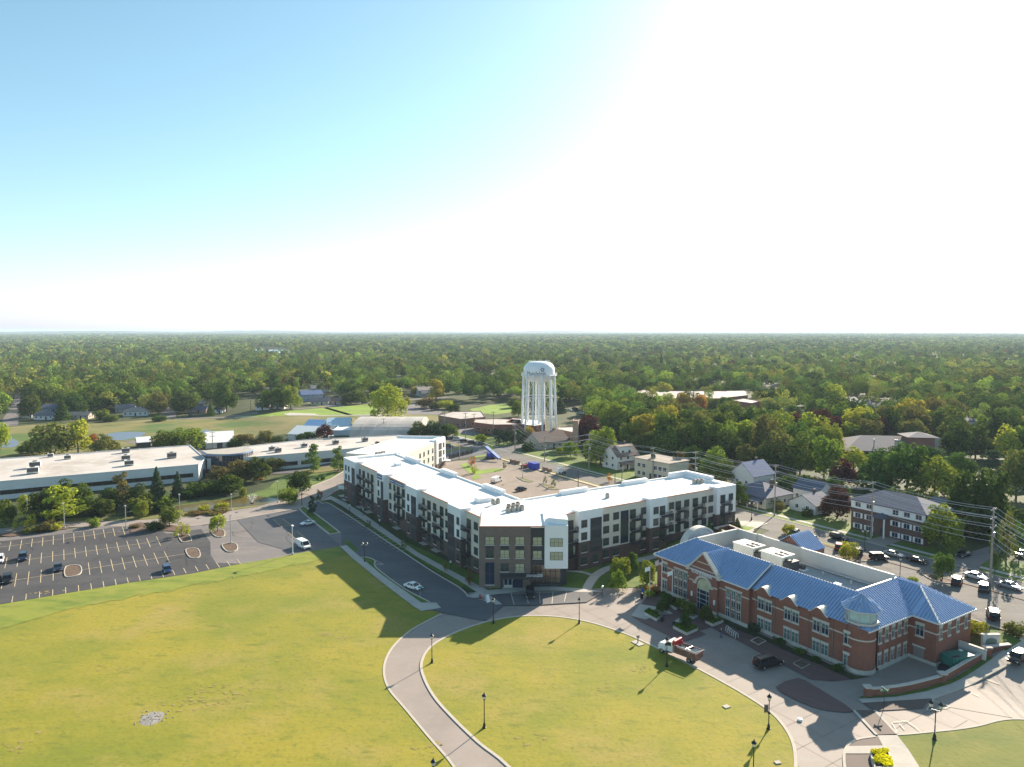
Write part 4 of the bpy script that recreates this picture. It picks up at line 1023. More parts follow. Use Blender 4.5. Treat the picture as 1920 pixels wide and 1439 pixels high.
    # ---- windows
    def wmesh(w_, h_, tint=M['glass'], cols=2, head=0.45, lint=True, rows=(0.62,)):
        f = MB()
        f.box(-w_/2-0.02,w_/2+0.02,-0.07,0.04,-0.02,0.06); f.box(-w_/2-0.02,w_/2+0.02,-0.07,0.04,h_-0.06,h_+0.02)
        for k in range(cols+1): x = -w_/2+w_*k/cols; f.box(x-0.045,x+0.045,-0.06,0.04,0.06,h_-0.06)
        for r_ in rows: f.box(-w_/2,w_/2,-0.055,0.04,h_*r_-0.03,h_*r_+0.03)
        fm = f.mesh("window", M['frameW'])
        p = MB(); p.box(-w_/2,w_/2,-0.02,0.03,0.0,h_*0.66); pm = p.mesh("pane", tint)
        p2 = MB(); p2.box(-w_/2,w_/2,-0.02,0.03,h_*0.66,h_); pm2 = p2.mesh("transom_pane", M['glassgreen'])
        l = MB(); l.box(-w_/2-0.12,w_/2+0.12,-0.1,0.03,h_+0.03,h_+head); l2 = MB(); l2.box(-w_/2-0.12,w_/2+0.12,-0.16,0.03,-0.3,-0.04)
        lm = (l.mesh("lintel", M['stone']), l2.mesh("sill", M['stone'])) if lint else None
        return fm, pm, pm2, lm
    def put(k, s_, t_, z, rz=0.0):
        o = link("window", k[0], t, (X(s_), Y(t_), z), rz); link("pane", k[1], o); link("transom_pane", k[2], o)
        if k[3]: link("lintel", k[3][0], o); link("sill", k[3][1], o)
    dk = wmesh(1.35, 1.9, M['glassblue']); gn = wmesh(1.35, 1.9, M['glassgreen']); na = wmesh(0.85, 1.9, M['glassblue'], 2)
    nb = wmesh(0.62, 1.6, M['glassgreen'], 1); tall = wmesh(0.95, 5.6, M['glassblue'], 2, 0.3, False, (0.2,0.4,0.62,0.8))
    for s_ in (-86.7,-85.0,-80.8,-79.1,-74.8,-73.1,-68.6): put(dk, s_, 112.12 if s_ < -70 else 111.75, 4.5); put(gn, s_, 112.12 if s_ < -70 else 111.75, 0.75)
    put(dk, -111.6, 111.25, 4.7); put(gn, -111.6, 111.25, 0.9)
    lt = MB()
    for c in (-106.8, -92.6):
        for d in (-1.35, 0, 1.35): put(tall, c+d, 111.24, 0.75)
        lt.box(X(c)-2.1, X(c)+2.1, Y(111.3)-0.13, Y(111.3)-0.02, 6.4, 6.75)
        for z in (2.4, 4.4):
            for d in (-1.35, 0, 1.35): lt.box(X(c+d)-0.5, X(c+d)+0.5, Y(111.3)-0.16, Y(111.3)-0.07, z, z+0.28)
    lt.parts("lintel", M['stone'], t)
    for i in range(5): put(na, -65.45, 116.0+2.0*i, 4.95, R(90)); put(na, -65.45, 116.0+2.0*i, 0.9, R(90))
    for i in range(4): put(na, -60.75, 126.4+2.9*i, 4.95, R(90))
    put(dk, -63.6, 125.22, 4.7)
    # great arched entrance window
    ew = MB(); r = 1.62
    ar_ = [(X(-99.9)+r*math.cos(a), 5.2+r*0.95*math.sin(a)) for a in np.linspace(0, math.pi, 15)]
    ew.extr([(X(-99.9)-r,1.5)]+ar_[::-1]+[(X(-99.9)+r,1.5)], 'y', Y(110.64), Y(110.69)); eo = ew.obj("entrance_window", M['glassblue'], t)
    bl = MB(); bl.extr([(X(-99.9)-r+0.05,4.4)]+[(X(-99.9)+(r-0.05)*math.cos(a), 5.2+(r-0.05)*0.95*math.sin(a)) for a in np.linspace(0, math.pi, 15)][::-1]+[(X(-99.9)+r-0.05,4.4)], 'y', Y(110.61), Y(110.635)); bl.obj("upper_pane", M['blind'], eo)
    ef = MB()
    for z in (1.55,2.4,3.5,4.4): ef.box(X(-99.9)-r, X(-99.9)+r, Y(110.55), Y(110.6), z-0.06, z+0.06)
    for x in (-1.6,-0.9,0.9,1.6): ef.box(X(-99.9)+x-0.04, X(-99.9)+x+0.04, Y(110.55), Y(110.6), 0.1, 5.2)
    ef.obj("frame", M['frameW'], eo)
    ed = MB(); ed.box(X(-101.3),X(-98.5),Y(110.6),Y(110.69),0.1,1.45); ed.obj("entrance_door", M['glassblue'], t)
    for s_ in (-103.0, -96.9):
        wl = MB(); wl.box(X(s_)-0.16,X(s_)+0.16,Y(110.45),Y(110.68),2.2,3.2); wl.obj("wall_lamp", M['white'], t)
    dd = MB(); dd.box(X(-64.6),X(-62.8),Y(125.2),Y(125.28),0,2.5); dd.obj("service_door", mat('taupe_door',(0.22,0.19,0.18),0.6), t)
    ll = MB(); ll.box(X(-64.8),X(-62.6),Y(125.17),Y(125.28),2.55,2.85); ll.obj("lintel", M['stone'], t)
    dp = MB()
    for s_, t_ in ((-104.1,111.22),(-95.6,111.22),(-87.9,112.1),(-83.6,112.1),(-76.4,112.1),(-71.6,112.1)): dp.tube((X(s_),Y(t_),0),(X(s_),Y(t_),7.7),0.06,0.06,6)
    dp.parts("downpipe", mat('downpipe_metal',(0.2,0.15,0.13),0.5), t)
    # turret lantern and its pointed octagonal cap
    la = MB(); oc = lambda r_, z, off=0.0: [(cx_+r_*math.cos(a+off), cy_+r_*math.sin(a+off), z) for a in np.linspace(0,2*math.pi,9)[:-1]+math.pi/8]
    la.prism([p[:2] for p in oc(2.3,0)], 8.9, 10.9); lo = la.obj("lantern", mat('lantern_glass',(0.40,0.56,0.55),0.2,0.1,1,spec=0.7), t)
    lf = MB(); pts = oc(2.36, 0)
    for p in pts: lf.box(p[0]-0.08,p[0]+0.08,p[1]-0.08,p[1]+0.08,8.9,10.95)
    lf.prism([p[:2] for p in oc(2.75,0)], 8.5, 8.9, True)
    for i in range(8):
        a, b = pts[i], pts[(i+1)%8]; lf.bar((a[0],a[1],10.5),(b[0],b[1],10.5),0.08,0.08); lf.bar((a[0],a[1],9.1),(b[0],b[1],9.1),0.08,0.08)
    lf.parts("frame", M['frameW'], lo)
    tp = MB(); rim = oc(3.25, 10.95); apx = (cx_, cy_, 13.2)
    for i in range(8):
        a, b = rim[i], rim[(i+1)%8]; tri = [a, b, apx]; tp.add(tri, [(0,1,2)])
        mid = Vector(((a[0]+b[0])/2-cx_, (a[1]+b[1])/2-cy_, 0)); ribs(tp, tri, -mid, 0.6)
    tp.add([(p[0],p[1],p[2]-0.02) for p in rim], [tuple(range(7,-1,-1))])
    tp.obj("turret_roof", M['bluemetal'], t, fix=False)
    te = MB()
    for i in range(8): te.bar(rim[i], rim[(i+1)%8], 0.1, 0.14); te.bar((rim[i][0],rim[i][1],rim[i][2]+0.02), (apx[0],apx[1],apx[2]+0.02), 0.07, 0.06)
    te.parts("turret_trim", bpy.data.materials['pale_trim'], t)
    # inscription
    lettering("VILLAGE OF MUNDELEIN", 0.74, M['white'], t, (X(-103.2), Y(110.6), 7.3), 0, "inscription", 0.05, 0.68)
    return t
hall_o = hall()
def rooftop_units():
    cream = mat('cream_casing', (0.72,0.69,0.60), 0.5, 0.05, 1)
    for s_, lab in ((-99.0, "left"), (-91.8, "right")):
        o = thing("rooftop_unit", "long cream air handling unit in the hall's roof well, the %s one of two" % lab, "air handler", W(s_, 124.0, 9.0), STROT, "air handlers in the hall roof well")
        a = MB(); a.box(-3.0,2.2,-1.9,1.9,0.2,3.0); a.box(-3.2,2.4,-2.0,2.0,3.0,3.15); a.obj("casing", cream, o)
        f = MB()
        for x, y in ((0.6,-0.8),(0.6,0.8),(1.7,-0.8),(1.7,0.8)): f.lathe([(0.55,3.16),(0.55,3.3),(0.1,3.36)], 10, (x-0.4,y,0))
        f.obj("fan", M['black'], o)
        d = MB(); d.box(2.2,3.6,-1.7,1.7,0.3,2.2); d.box(2.21,3.4,-1.2,-0.4,2.2,2.6); d.obj("coil_section", M['frame'], o)
        b = MB(); b.box(-2.9,3.3,-1.6,1.6,0,0.2); b.obj("base_frame", M['galv'], o)
    o = thing("roof_vent_unit", "small white ventilator near the turret end of the hall's flat roof", "roof vent", W(-77, 121.5, 9.0), STROT)
    a = MB(); a.box(-0.6,0.6,-0.4,0.4,0,1.7); a.obj("casing", M['panelwhite'], o); b = MB(); b.box(-0.62,0.62,-0.45,-0.41,0.6,1.3); b.obj("louvre", M['galv'], o)
    o = thing("roof_vent_unit", "small dark condenser on a pale pad in the hall's roof well", "condenser", W(-88.5, 127.2, 9.0), STROT)
    a = MB(); a.box(-0.5,0.5,-0.4,0.4,0.1,0.9); a.obj("casing", M['frame'], o); b = MB(); b.box(-1.0,1.0,-0.8,0.8,0,0.1); b.obj("pad", M['panelwhite'], o)
rooftop_units()
# ================================================================ office hall with glass rotunda, sheds, shops, tower, houses
M['offwhite'] = mat('white_wall_panel', (0.66,0.66,0.66), 0.6, 0.05, 0.3)
M['darkglass'] = mat('dark_ribbon_glass', (0.012,0.014,0.02), 0.1, spec=0.7)
M['dirtyroof'] = mixmat('weathered_membrane', [(0.52,0.47,0.43), ((0.37,0.315,0.27),0.05,0.46,0.68,7), ((0.60,0.56,0.52),0.3,0.5,0.8,4)], rough=0.7)
def v2(p): return Vector((p[0], p[1]))
def flatroof_block(t, poly, h, wall, roof, cap=0.0, z0=-0.5, nm="wall", par=0.35):
    """poly: world xy relative to t.location"""
    n = len(poly); ar = sum(poly[i][0]*poly[(i+1)%n][1]-poly[(i+1)%n][0]*poly[i][1] for i in range(n))
    if ar < 0: poly = poly[::-1]
    w = MB(); w.prism(poly, z0, h-0.02); 
    for i in range(n):
        a, b = poly[i], poly[(i+1)%n]; w.bar((a[0],a[1],h+par/2-0.02),(b[0],b[1],h+par/2-0.02),0.3,par)
    wo = w.obj(nm, wall, t)
    r = MB(); c = sum((v2(p) for p in poly), Vector((0,0)))/n
    r.prism([tuple(c+(v2(p)-c)*0.995) for p in poly], h-0.3, h+0.02); r.obj("roof", roof, t)
    return poly
def office():
    h = 6.2
    F1 = PZ(372,872,h); F0 = PZ(0,904,h); B1 = PZ(356,836,h); B0 = PZ(0,861,h)
    d = (F0-F1).normalized(); F0 = F0+d*70; B0 = B0+d*70; K = PZ(385,861,h)
    org = Vector((F1.x, F1.y, 0)); rel = lambda p: (p.x-org.x, p.y-org.y)
    t = thing("office_building", "long low white office hall with a dark window band and weathered flat roof", "office building", org)
    flatroof_block(t, [rel(F0), rel(F1), rel(K), rel(B1), rel(B0)], h, M['offwhite'], M['dirtyroof'])
    a = v2(rel(F0)); b = v2(rel(F1)); dd = (b-a).normalized(); nn = Vector((dd.y, -dd.x)); m = MB()
    m.M = Matrix.Translation((a.x, a.y, 0)) @ Matrix.Rotation(math.atan2(dd.y, dd.x), 4, 'Z'); Ln = (b-a).length
    m.box(0.5, Ln-2.0, -0.12, 0.2, 1.7, 3.2); o = m.obj("window_band", M['darkglass'], t)
    f = MB(); f.M = m.M
    for k in range(int(Ln/3)): f.box(1+3*k, 1.08+3*k, -0.16, -0.125, 1.7, 3.2)
    f.obj("mullions", M['frame'], o)
    # wing towards the apartments
    wing = [PZ(u, v, 6.0) for u, v in ((388,862),(476,858),(560,851),(652,843),(760,830),(751,817),(571,826),(480,836),(398,846))]
    poly = flatroof_block(t, [rel(p) for p in wing], 6.0, M['offwhite'], M['dirtyroof'])
    for p0, p1 in ((wing[1], wing[2]), (wing[2], wing[3])):
        a = v2(rel(p0)); b = v2(rel(p1)); dd = (b-a).normalized(); m = MB(); Ln = (b-a).length
        m.M = Matrix.Translation((a.x, a.y, 0)) @ Matrix.Rotation(math.atan2(dd.y, dd.x), 4, 'Z')
        m.box(1, Ln-0.5, -0.12, 0.2, 1.3, 2.9); m.obj("window_band", M['darkglass'], t)
    # rotunda
    c0 = PZ(388,852,8.0); c1 = PZ(474,843.5,8.0); a = v2(rel(c0)); b = v2(rel(c1)); mid = (a+b)/2; ch = (b-a); L = ch.length; dd = ch.normalized(); nn = Vector((dd.y, -dd.x))
    arc = []
    for k in range(17):
        x = -1+2*k/16; arc.append(tuple(mid+dd*(x*L/2)+nn*(7.0*(1-x*x))))
    poly = arc + [tuple(b-nn*9), tuple(a-nn*9)]
    g = MB(); g.prism(poly, -0.3, 7.6); go = g.obj("rotunda_glass", M['glassblue'], t)
    mu = MB()
    for p in arc: mu.box(p[0]-0.06, p[0]+0.06, p[1]-0.14, p[1]+0.06, 0, 7.6)
    for z in (2.6, 5.2):
        for p, q_ in zip(arc, arc[1:]): mu.bar((p[0],p[1]-0.05,z),(q_[0],q_[1]-0.05,z),0.1,0.1)
    mu.obj("mullions", M['frame'], go)
    r = MB(); r.prism([tuple(mid+(v2(p)-mid)*1.03) for p in poly], 7.6, 8.1); r.obj("rotunda_rim", mat('blue_rim',(0.16,0.24,0.40),0.5), t)
    r = MB(); r.prism([tuple(mid+(v2(p)-mid)*0.99) for p in poly], 8.1, 8.25); r.obj("rotunda_roof", mat('tan_gravel',(0.36,0.33,0.29),0.9,0.1,0.5), t)
    e = MB(); p = v2(rel(PZ(374,880,3))); e.M = Matrix.Translation((p.x+0.4, p.y-0.2, 0)); e.box(0, 4.2, -0.25, 0.1, 0, 3.0); e.obj("entrance_doors", M['darkglass'], t)
    # roof units: each lifts off, so each is a thing
    cas = mat('unit_casing', (0.45,0.42,0.38), 0.6, 0.15, 1); light = mat('pale_unit_casing', (0.68,0.66,0.62), 0.6, 0.1, 1)
    a_ = MB(); a_.box(-1.5,1.5,-1.1,1.1,0.25,2.0); am = a_.mesh("casing", cas); b_ = MB(); b_.box(-1.3,1.3,-0.9,0.9,0,0.25); bm_ = b_.mesh("base_frame", M['frame'])
    f_ = MB(); f_.lathe([(0.6,2.0),(0.6,2.18),(0.1,2.25)],10); fm = f_.mesh("fan", M['black']); l_ = MB(); l_.box(-1.4,1.4,-1.16,-1.105,0.6,1.8); lm = l_.mesh("louvre", M['frame'])
    a2 = MB(); a2.box(-1.5,1.5,-1.1,1.1,0.25,2.0); am2 = a2.mesh("casing", light)
    for u, v, z, l, al, sc in ((66,877,h,"rear of two near the left end of the office roof",am2,1.2),(62,888,h,"front of two near the left end of the office roof",am2,1.2),(127,861,h,"back edge of the office roof, left of centre",am2,0.8),(95,857,h,"far left on the back edge of the office roof",am2,0.7),(236,863,h,"middle of the office roof, rear of the close pair",am2,1.05),(242,873,h,"middle of the office roof, front of the close pair",am2,1.05),(236,849,h,"dark one at the back of the office roof",am,1.0),(322,859,h,"tan one near the right end of the office roof",am,1.15),
                        (510,845,6,"pale one left on the office wing beside the rotunda",am2,0.9),(521,848,6,"tan one right of the pale one on the office wing",am,0.9),(570,839,6,"pale one near the conifer on the office wing",am2,0.9),(629,833,6,"tan one on the office wing roof, right of the conifer",am,0.9),(621,823,6,"pale one at the wing's back edge",am2,0.8),(684,828,6,"tan one far right on the office wing",am,0.9),(707,833,6,"small tan one closest to the apartment roof",am,0.6)):
        p = PZ(u, v, z+0.05); o = thing("rooftop_unit", "boxy rooftop unit, " + l, "rooftop unit", p, math.atan2(d.y, d.x)+math.pi, "units on the office roofs"); o.scale = (sc,)*3
        link("casing", al, o); link("base_frame", bm_, o); link("fan", fm, o); link("louvre", lm, o)
office()
def blockthing(name, label, cat, uvs, h, wall, roof, zg=None, windows=None, par=0.35, group=None):
    """flat-roofed block from its roof outline in the photo"""
    zg = zg if zg is not None else 0
    pts = [PZ(u, v, zg+h) for u, v in uvs]
    org = Vector((pts[0].x, pts[0].y, zg)); t = thing(name, label, cat, org, 0, group)
    poly = flatroof_block(t, [(p.x-org.x, p.y-org.y) for p in pts], h, wall, roof, par=par)
    if windows:
        n = len(poly)
        for i in range(n):
            a, b = v2(poly[i]), v2(poly[(i+1)%n]); dd = b-a; L = dd.length; dd.normalize(); nn = Vector((dd.y, -dd.x))
            if nn.y > -0.25 or L < 5: continue
            k = int(L/windows[0])
            for j in range(k):
                for z in windows[2]:
                    c = a+dd*((j+0.5)*L/k)
                    m = MB(); m.M = Matrix.Translation((c.x, c.y, z)) @ Matrix.Rotation(math.atan2(dd.y, dd.x), 4, 'Z')
                    m.box(-windows[1]/2, windows[1]/2, -0.08, 0.1, 0, 1.5); o = m.obj("window", M['frameW'], t)
                    g = MB(); g.M = m.M; g.box(-windows[1]/2+0.1, windows[1]/2-0.1, -0.11, -0.082, 0.1, 1.4); g.obj("pane", M['glassblue'], o)
    return t
brown = brickmat('tan_brick', (0.27,0.17,0.13), (0.22,0.14,0.11), (0.25,0.2,0.17)); redb = brickmat('shop_brick', (0.30,0.115,0.085), (0.25,0.10,0.075), (0.28,0.2,0.17))
pinkb = brickmat('pink_brick', (0.42,0.27,0.20), (0.37,0.24,0.18), (0.4,0.3,0.25)); greyroof = mat('grey_flat_roof', (0.40,0.36,0.33), 0.9, 0.15, 0.2); blockthing("shop_building", "brown brick shop with a grey flat roof beside the poles", "shop", [(822,780),(864,787),(910,783),(902,772),(850,773)], 5, brown, greyroof, 3, (5,1.8,(1.2,)))
blockthing("shop_building", "red brick flat-roofed shop left of the water tower", "shop", [(888,793),(927,797.5),(980,797),(975,788),(935,786),(893,787)], 5, redb, greyroof, 3, (7,2.0,(1.2,)))
blockthing("storehouse", "white roofed storehouse behind the water tower legs", "storehouse", [(950,792),(1000,800),(1022,797),(1012,788),(962,785)], 5, redb, M['roofwhite'], 3)
blockthing("shop_building", "pink brick building right of the water tower with a tall chimney block", "shop", [(1045,806),(1076,812),(1086,808),(1083,801),(1050,802)], 6, pinkb, M['dirtyroof'], 3, (5,1.4,(2,)))
blockthing("chimney_tower", "pink brick tower block on the end of the pink building", "tower", [(1074,790),(1084,791),(1086,788),(1076,787)], 12.5, pinkb, pinkb, 3)
blockthing("school_building", "long red brick school with flat grey roofs behind the yellow trees", "school", [(1180,742),(1262,748),(1350,748),(1402,742),(1398,733),(1330,734),(1200,734)], 7, redb, greyroof, 3, (6,3.2,(1.5,4.4)))
blockthing("school_hall", "taller tan block at the left end of the school", "school", [(1193,737),(1212,740),(1225,736),(1208,732)], 11, pinkb, greyroof, 3)
blockthing("church_hall", "dark red brick hall with a white cross on its wall", "church hall", [(1371,752),(1410,757),(1424,753),(1395,748)], 9, redb, greyroof, 3)
def cross():
    p = PZ(1391,766,9); t = bpy.data.objects["church_hall"]
    m = MB(); l = p-t.location; m.box(l.x-0.2,l.x+0.2,l.y-3.4,l.y-3.1,-3,3.2); m.box(l.x-1.3,l.x+1.3,l.y-3.42,l.y-3.08,1,1.4); m.obj("cross", M['white'], t)
cross()
blockthing("shop_building", "low tan shop with a long flat roof before the school", "shop", [(1238,782),(1300,788),(1345,785),(1340,779),(1260,777)], 5, pinkb, greyroof, 3, (6,2,(1.2,)))
blockthing("far_depot", "long white depot roof far off on the left", "depot", [(-20,646),(104,645),(104,643),(-20,643.5)], 8, M['offwhite'], M['roofwhite'])
# quonset and greenhouse sheds behind the office
def barrel(name, label, a, b, depth_, h, roof, endw, cat="shed", segs=14):
    pa = P(*a); pb = P(*b); d = (pb-pa); L = d.length; rz = math.atan2(d.y, d.x)
    t = thing(name, label, cat, pa, rz)
    m = MB(); pr = [(depth_*0.5*(1-math.cos(k*math.pi/segs)), 1.0+(h-1.0)*math.sin(k*math.pi/segs)) for k in range(segs+1)]
    m.extr([(0,-0.3)]+pr+[(depth_,-0.3)], 'x', 0, L); o = m.obj("vault_roof", roof, t)
    r = MB()
    for k in range(1, int(L/6)):
        for p, q_ in zip(pr, pr[1:]): r.bar((k*6,p[0],p[1]+0.04),(k*6,q_[0],q_[1]+0.04),0.15,0.1)
    r.obj("roof_ribs", endw, o)
    e = MB(); e.extr([(0.4,0),(depth_-0.4,0)]+[(p*0.95+depth_*0.025,z*0.96) for p,z in pr[::-1]], 'x', -0.12, 0.0); e.obj("end_wall", endw, t)
    dd = MB(); dd.box(-0.18,-0.125,depth_*0.35,depth_*0.65,0,3); dd.obj("door", M['frame'], t)
barrel("quonset_shed", "long pale barrel-vaulted shed behind the office wing", (655,823), (785,823), 46, 8.0, mat('tan_sheet',(0.38,0.35,0.32),0.7,0.2,0.15), M['dirtyroof'])
paleb = mat('pale_blue_sheet', (0.40,0.52,0.60), 0.5, 0.08, 0.4)
blockthing("greenhouse", "pale blue boxy greenhouse in front of the vaulted shed", "greenhouse", [(624,808),(661,808),(661,797),(640,796)], 5.5, paleb, M['roofwhite'], 0, (5,2.4,(1.2,)))
def gableshed(name, label, a, b, dep, h, hr, roof, wall, cat="shed"):
    pa = P(*a); pb = P(*b); d = pb-pa; L = d.length; t = thing(name, label, cat, pa, math.atan2(d.y, d.x))
    w = MB(); w.extr([(0,-0.3),(dep,-0.3),(dep,h),(dep/2,hr),(0,h)],'x',0,L); w.obj("wall", wall, t)
    r = MB()
    for s_ in (0,1):
        y0 = -0.5 if s_ == 0 else dep+0.5; r.add([(-0.4,y0,h-0.1),(L+0.4,y0,h-0.1),(L+0.4,dep/2,hr+0.25),(-0.4,dep/2,hr+0.25),(-0.4,y0,h-0.3),(L+0.4,y0,h-0.3),(L+0.4,dep/2,hr+0.02),(-0.4,dep/2,hr+0.02)],[(0,1,2,3),(7,6,5,4),(0,4,5,1),(1,5,6,2),(0,3,7,4)])
    r.obj("roof", roof, t)
    dd = MB(); dd.box(L*0.4,L*0.6,-0.1,0.0,0,3); dd.obj("door", M['frame'], t)
gableshed("shed", "white gabled shed left of the dark red tree behind the office", (541,826), (592,824), 18, 3.5, 6.5, M['roofwhite'], M['offwhite'])
gableshed("shed", "blue roofed glasshouse at the meadow edge", (568,811), (600,810), 15, 3, 6, mat('blue_sheet',(0.22,0.38,0.60),0.3), M['offwhite'], "glasshouse")
gableshed("shed", "pale roofed glasshouse beside the vaulted shed", (612,809), (655,808), 20, 3, 6, paleb, M['offwhite'], "glasshouse")
gableshed("shed", "white sheeted shed roof behind the rotunda", (386,842), (438,839), 25, 3, 6.5, M['roofwhite'], M['offwhite'])
gableshed("shed", "small white shed with a dark open end left of the wide trees", (258,842), (283,840), 9, 3.2, 5, M['roofwhite'], M['frame'])
# ---------------------------------------------------------------- water tower
def water_tower():
    c = P(1010.5, 812.5); k = mpp(c)
    t = thing("water_tower", "tall white water tower on many legs with the town's name on its tank", "water tower", c)
    z = lambda v: 58-3-(v-620)*k*1.0
    zt, zb, zl, zs = z(677.5), z(717.5), z(703), z(691)
    r = 29.3*k; wh = mat('tower_white', (0.78,0.79,0.80), 0.35, 0.03, 0.3)
    m = MB(); prof = [(0.9,zb-0.2)]
    for i in range(1, 9): a = i/8*math.pi/2; prof.append((r*math.sin(a), zl-(zl-zb)*math.cos(a)))
    prof += [(r,zl+0.3),(r,zs-1.0)]
    for i in range(1, 8): a = i/8*math.pi/2; prof.append((r*(0.42+0.58*math.cos(a)), zs-1.0+(zt-zs+1.0)*math.sin(a)))
    prof.append((0.3, zt)); m.lathe(prof, 40); m.obj("tank", wh, t, smooth=True)
    b = MB(); n = 32
    for i in range(n):
        a = 2*math.pi*i/n; a2 = 2*math.pi*(i+1)/n; f = lambda q_, rr, zz: (rr*math.cos(q_), rr*math.sin(q_), zz)
        b.bar(f(a,r+0.6,zl), f(a2,r+0.6,zl), 1.2, 0.12); b.bar(f(a,r+1.15,zl+1.1), f(a2,r+1.15,zl+1.1), 0.08, 0.08); b.bar(f(a,r+1.15,zl+0.6), f(a2,r+1.15,zl+0.6), 0.06, 0.06)
        b.tube(f(a,r+1.15,zl), f(a,r+1.15,zl+1.1), 0.05, 0.05, 4)
    b.obj("balcony", wh, t)
    tr = MB()
    for i in range(16):
        a = 2*math.pi*i/16; a2 = 2*math.pi*(i+1)/16; tr.bar((5.5*math.cos(a),5.5*math.sin(a),zt+0.4),(5.5*math.cos(a2),5.5*math.sin(a2),zt+0.4),0.07,0.07); tr.tube((5.5*math.cos(a),5.5*math.sin(a),zt-0.9),(5.5*math.cos(a),5.5*math.sin(a),zt+0.4),0.04,0.04,4)
    tr.obj("top_rail", wh, t)
    for x, y, hh in ((-3.2,-2,4.4),(0.2,1,3.0),(1.0,-1,2.2),(4.0,0.5,2.6)):
        an = MB(); an.tube((x,y,zt-0.6),(x,y,zt+hh),0.09,0.04,5); an.obj("antenna", M['galv'], t)
    N = 12; Rb = 9.6; Rt = r+0.15
    def lp(i, zz): a = 2*math.pi*(i+0.28)/N; q_ = Rb+(Rt-Rb)*zz/zl; return Vector((q_*math.cos(a), q_*math.sin(a), zz))
    for i in range(N):
        lg = MB(); lg.tube(lp(i,-0.3), lp(i,zl+0.4), 0.5, 0.48, 10); lg.obj("leg", wh, t, smooth=True)
        ft = MB(); a = lp(i,0); ft.box(a.x-0.9,a.x+0.9,a.y-0.9,a.y+0.9,-0.4,0.4); ft.obj("footing", M['conc'], t)
    rs = MB(); rs.tube((0,0,-0.3),(0,0,zb+0.2),0.8,0.8,14); rs.obj("riser", wh, t, smooth=True)
    for zz in (z(783), z(743)):
        st = MB()
        for i in range(N): st.tube(lp(i,zz), lp((i+1)%N,zz), 0.2, 0.2, 6)
        st.obj("ring_strut", wh, t)
    br = MB(); lv = [0.4, z(783), z(743), zl-0.5]
    for i in range(N):
        for a, b_ in zip(lv, lv[1:]):
            br.tube(lp(i,a), lp((i+1)%N,b_), 0.05, 0.05, 4); br.tube(lp((i+1)%N,a), lp(i,b_), 0.05, 0.05, 4)
    br.obj("bracing_rods", wh, t)
    # name bent round the tank
    c2 = bpy.data.curves.new("tank_lettering", 'FONT'); c2.body = "Mundelein"; c2.size = 2.55; c2.extrude = 0.02
    tmp = bpy.data.objects.new("tank_lettering", c2); COL.objects.link(tmp); bpy.context.view_layer.update()
    me = bpy.data.meshes.new_from_object(tmp); bpy.data.objects.remove(tmp)
    bm = bmesh.new(); bm.from_mesh(me); bmesh.ops.subdivide_edges(bm, edges=[e for e in bm.edges if e.calc_length() > 0.4], cuts=2); 
    xs = [v.co.x for v in bm.verts]; w_ = max(xs)-min(xs); sx = 10.4/w_; mid = (max(xs)+min(xs))/2
    for v in bm.verts:
        a = R(-90-14)+(v.co.x-mid)*sx/r; rr = r+0.05+v.co.z; zz = z(701.8)+v.co.y*1.18
        v.co = (rr*math.cos(a), rr*math.sin(a), zz)
    bm.to_mesh(me); bm.free(); me.materials.clear(); me.materials.append(mat('letter_brown',(0.12,0.075,0.075),0.5)); link("tank_lettering", me, t)
    s5 = MB(); pts = []
    for k_ in range(10):
        a = math.pi/2+k_*math.pi/5+0.2; q_ = 1.15 if k_ % 2 == 0 else 0.5; pts.append((q_*math.cos(a)+2.0, q_*math.sin(a)+1.6))
    def bend(x, y, o=0.06): a = R(-90-4)+x/r; return ((r+o)*math.cos(a), (r+o)*math.sin(a), z(697)+y*1.0)
    for k_ in range(10):
        p, q_ = pts[k_], pts[(k_+1)%10]; s5.bar(bend(*p,0.1), bend(*q_,0.1), 0.12, 0.26)
    s5.obj("star_emblem", mat('emblem_navy',(0.06,0.07,0.14),0.5), t)
water_tower()
# ---------------------------------------------------------------- houses
HM = dict(white=mat('white_siding',(0.62,0.62,0.61),0.7,0.04,1), beige=mat('beige_siding',(0.42,0.37,0.29),0.8,0.05,1), cream=mat('cream_siding',(0.55,0.50,0.40),0.8,0.05,1), blue=mat('blue_siding',(0.24,0.31,0.42),0.7,0.05,1), grey=mat('grey_siding',(0.36,0.36,0.36),0.7,0.05,1), brick=brown, tan=mat('tan_stucco',(0.46,0.38,0.30),0.9,0.08,0.6), red=redb)
RM = dict(grey=mat('grey_shingle',(0.14,0.14,0.16),0.9,0.2,3), slate=mat('slate_shingle',(0.10,0.11,0.16),0.85,0.2,3), brown=mat('brown_shingle',(0.20,0.14,0.115),0.9,0.2,3), blue=mat('blue_shingle',(0.11,0.16,0.30),0.8,0.2,3), tan=mat('tan_shingle',(0.30,0.25,0.21),0.9,0.15,3))
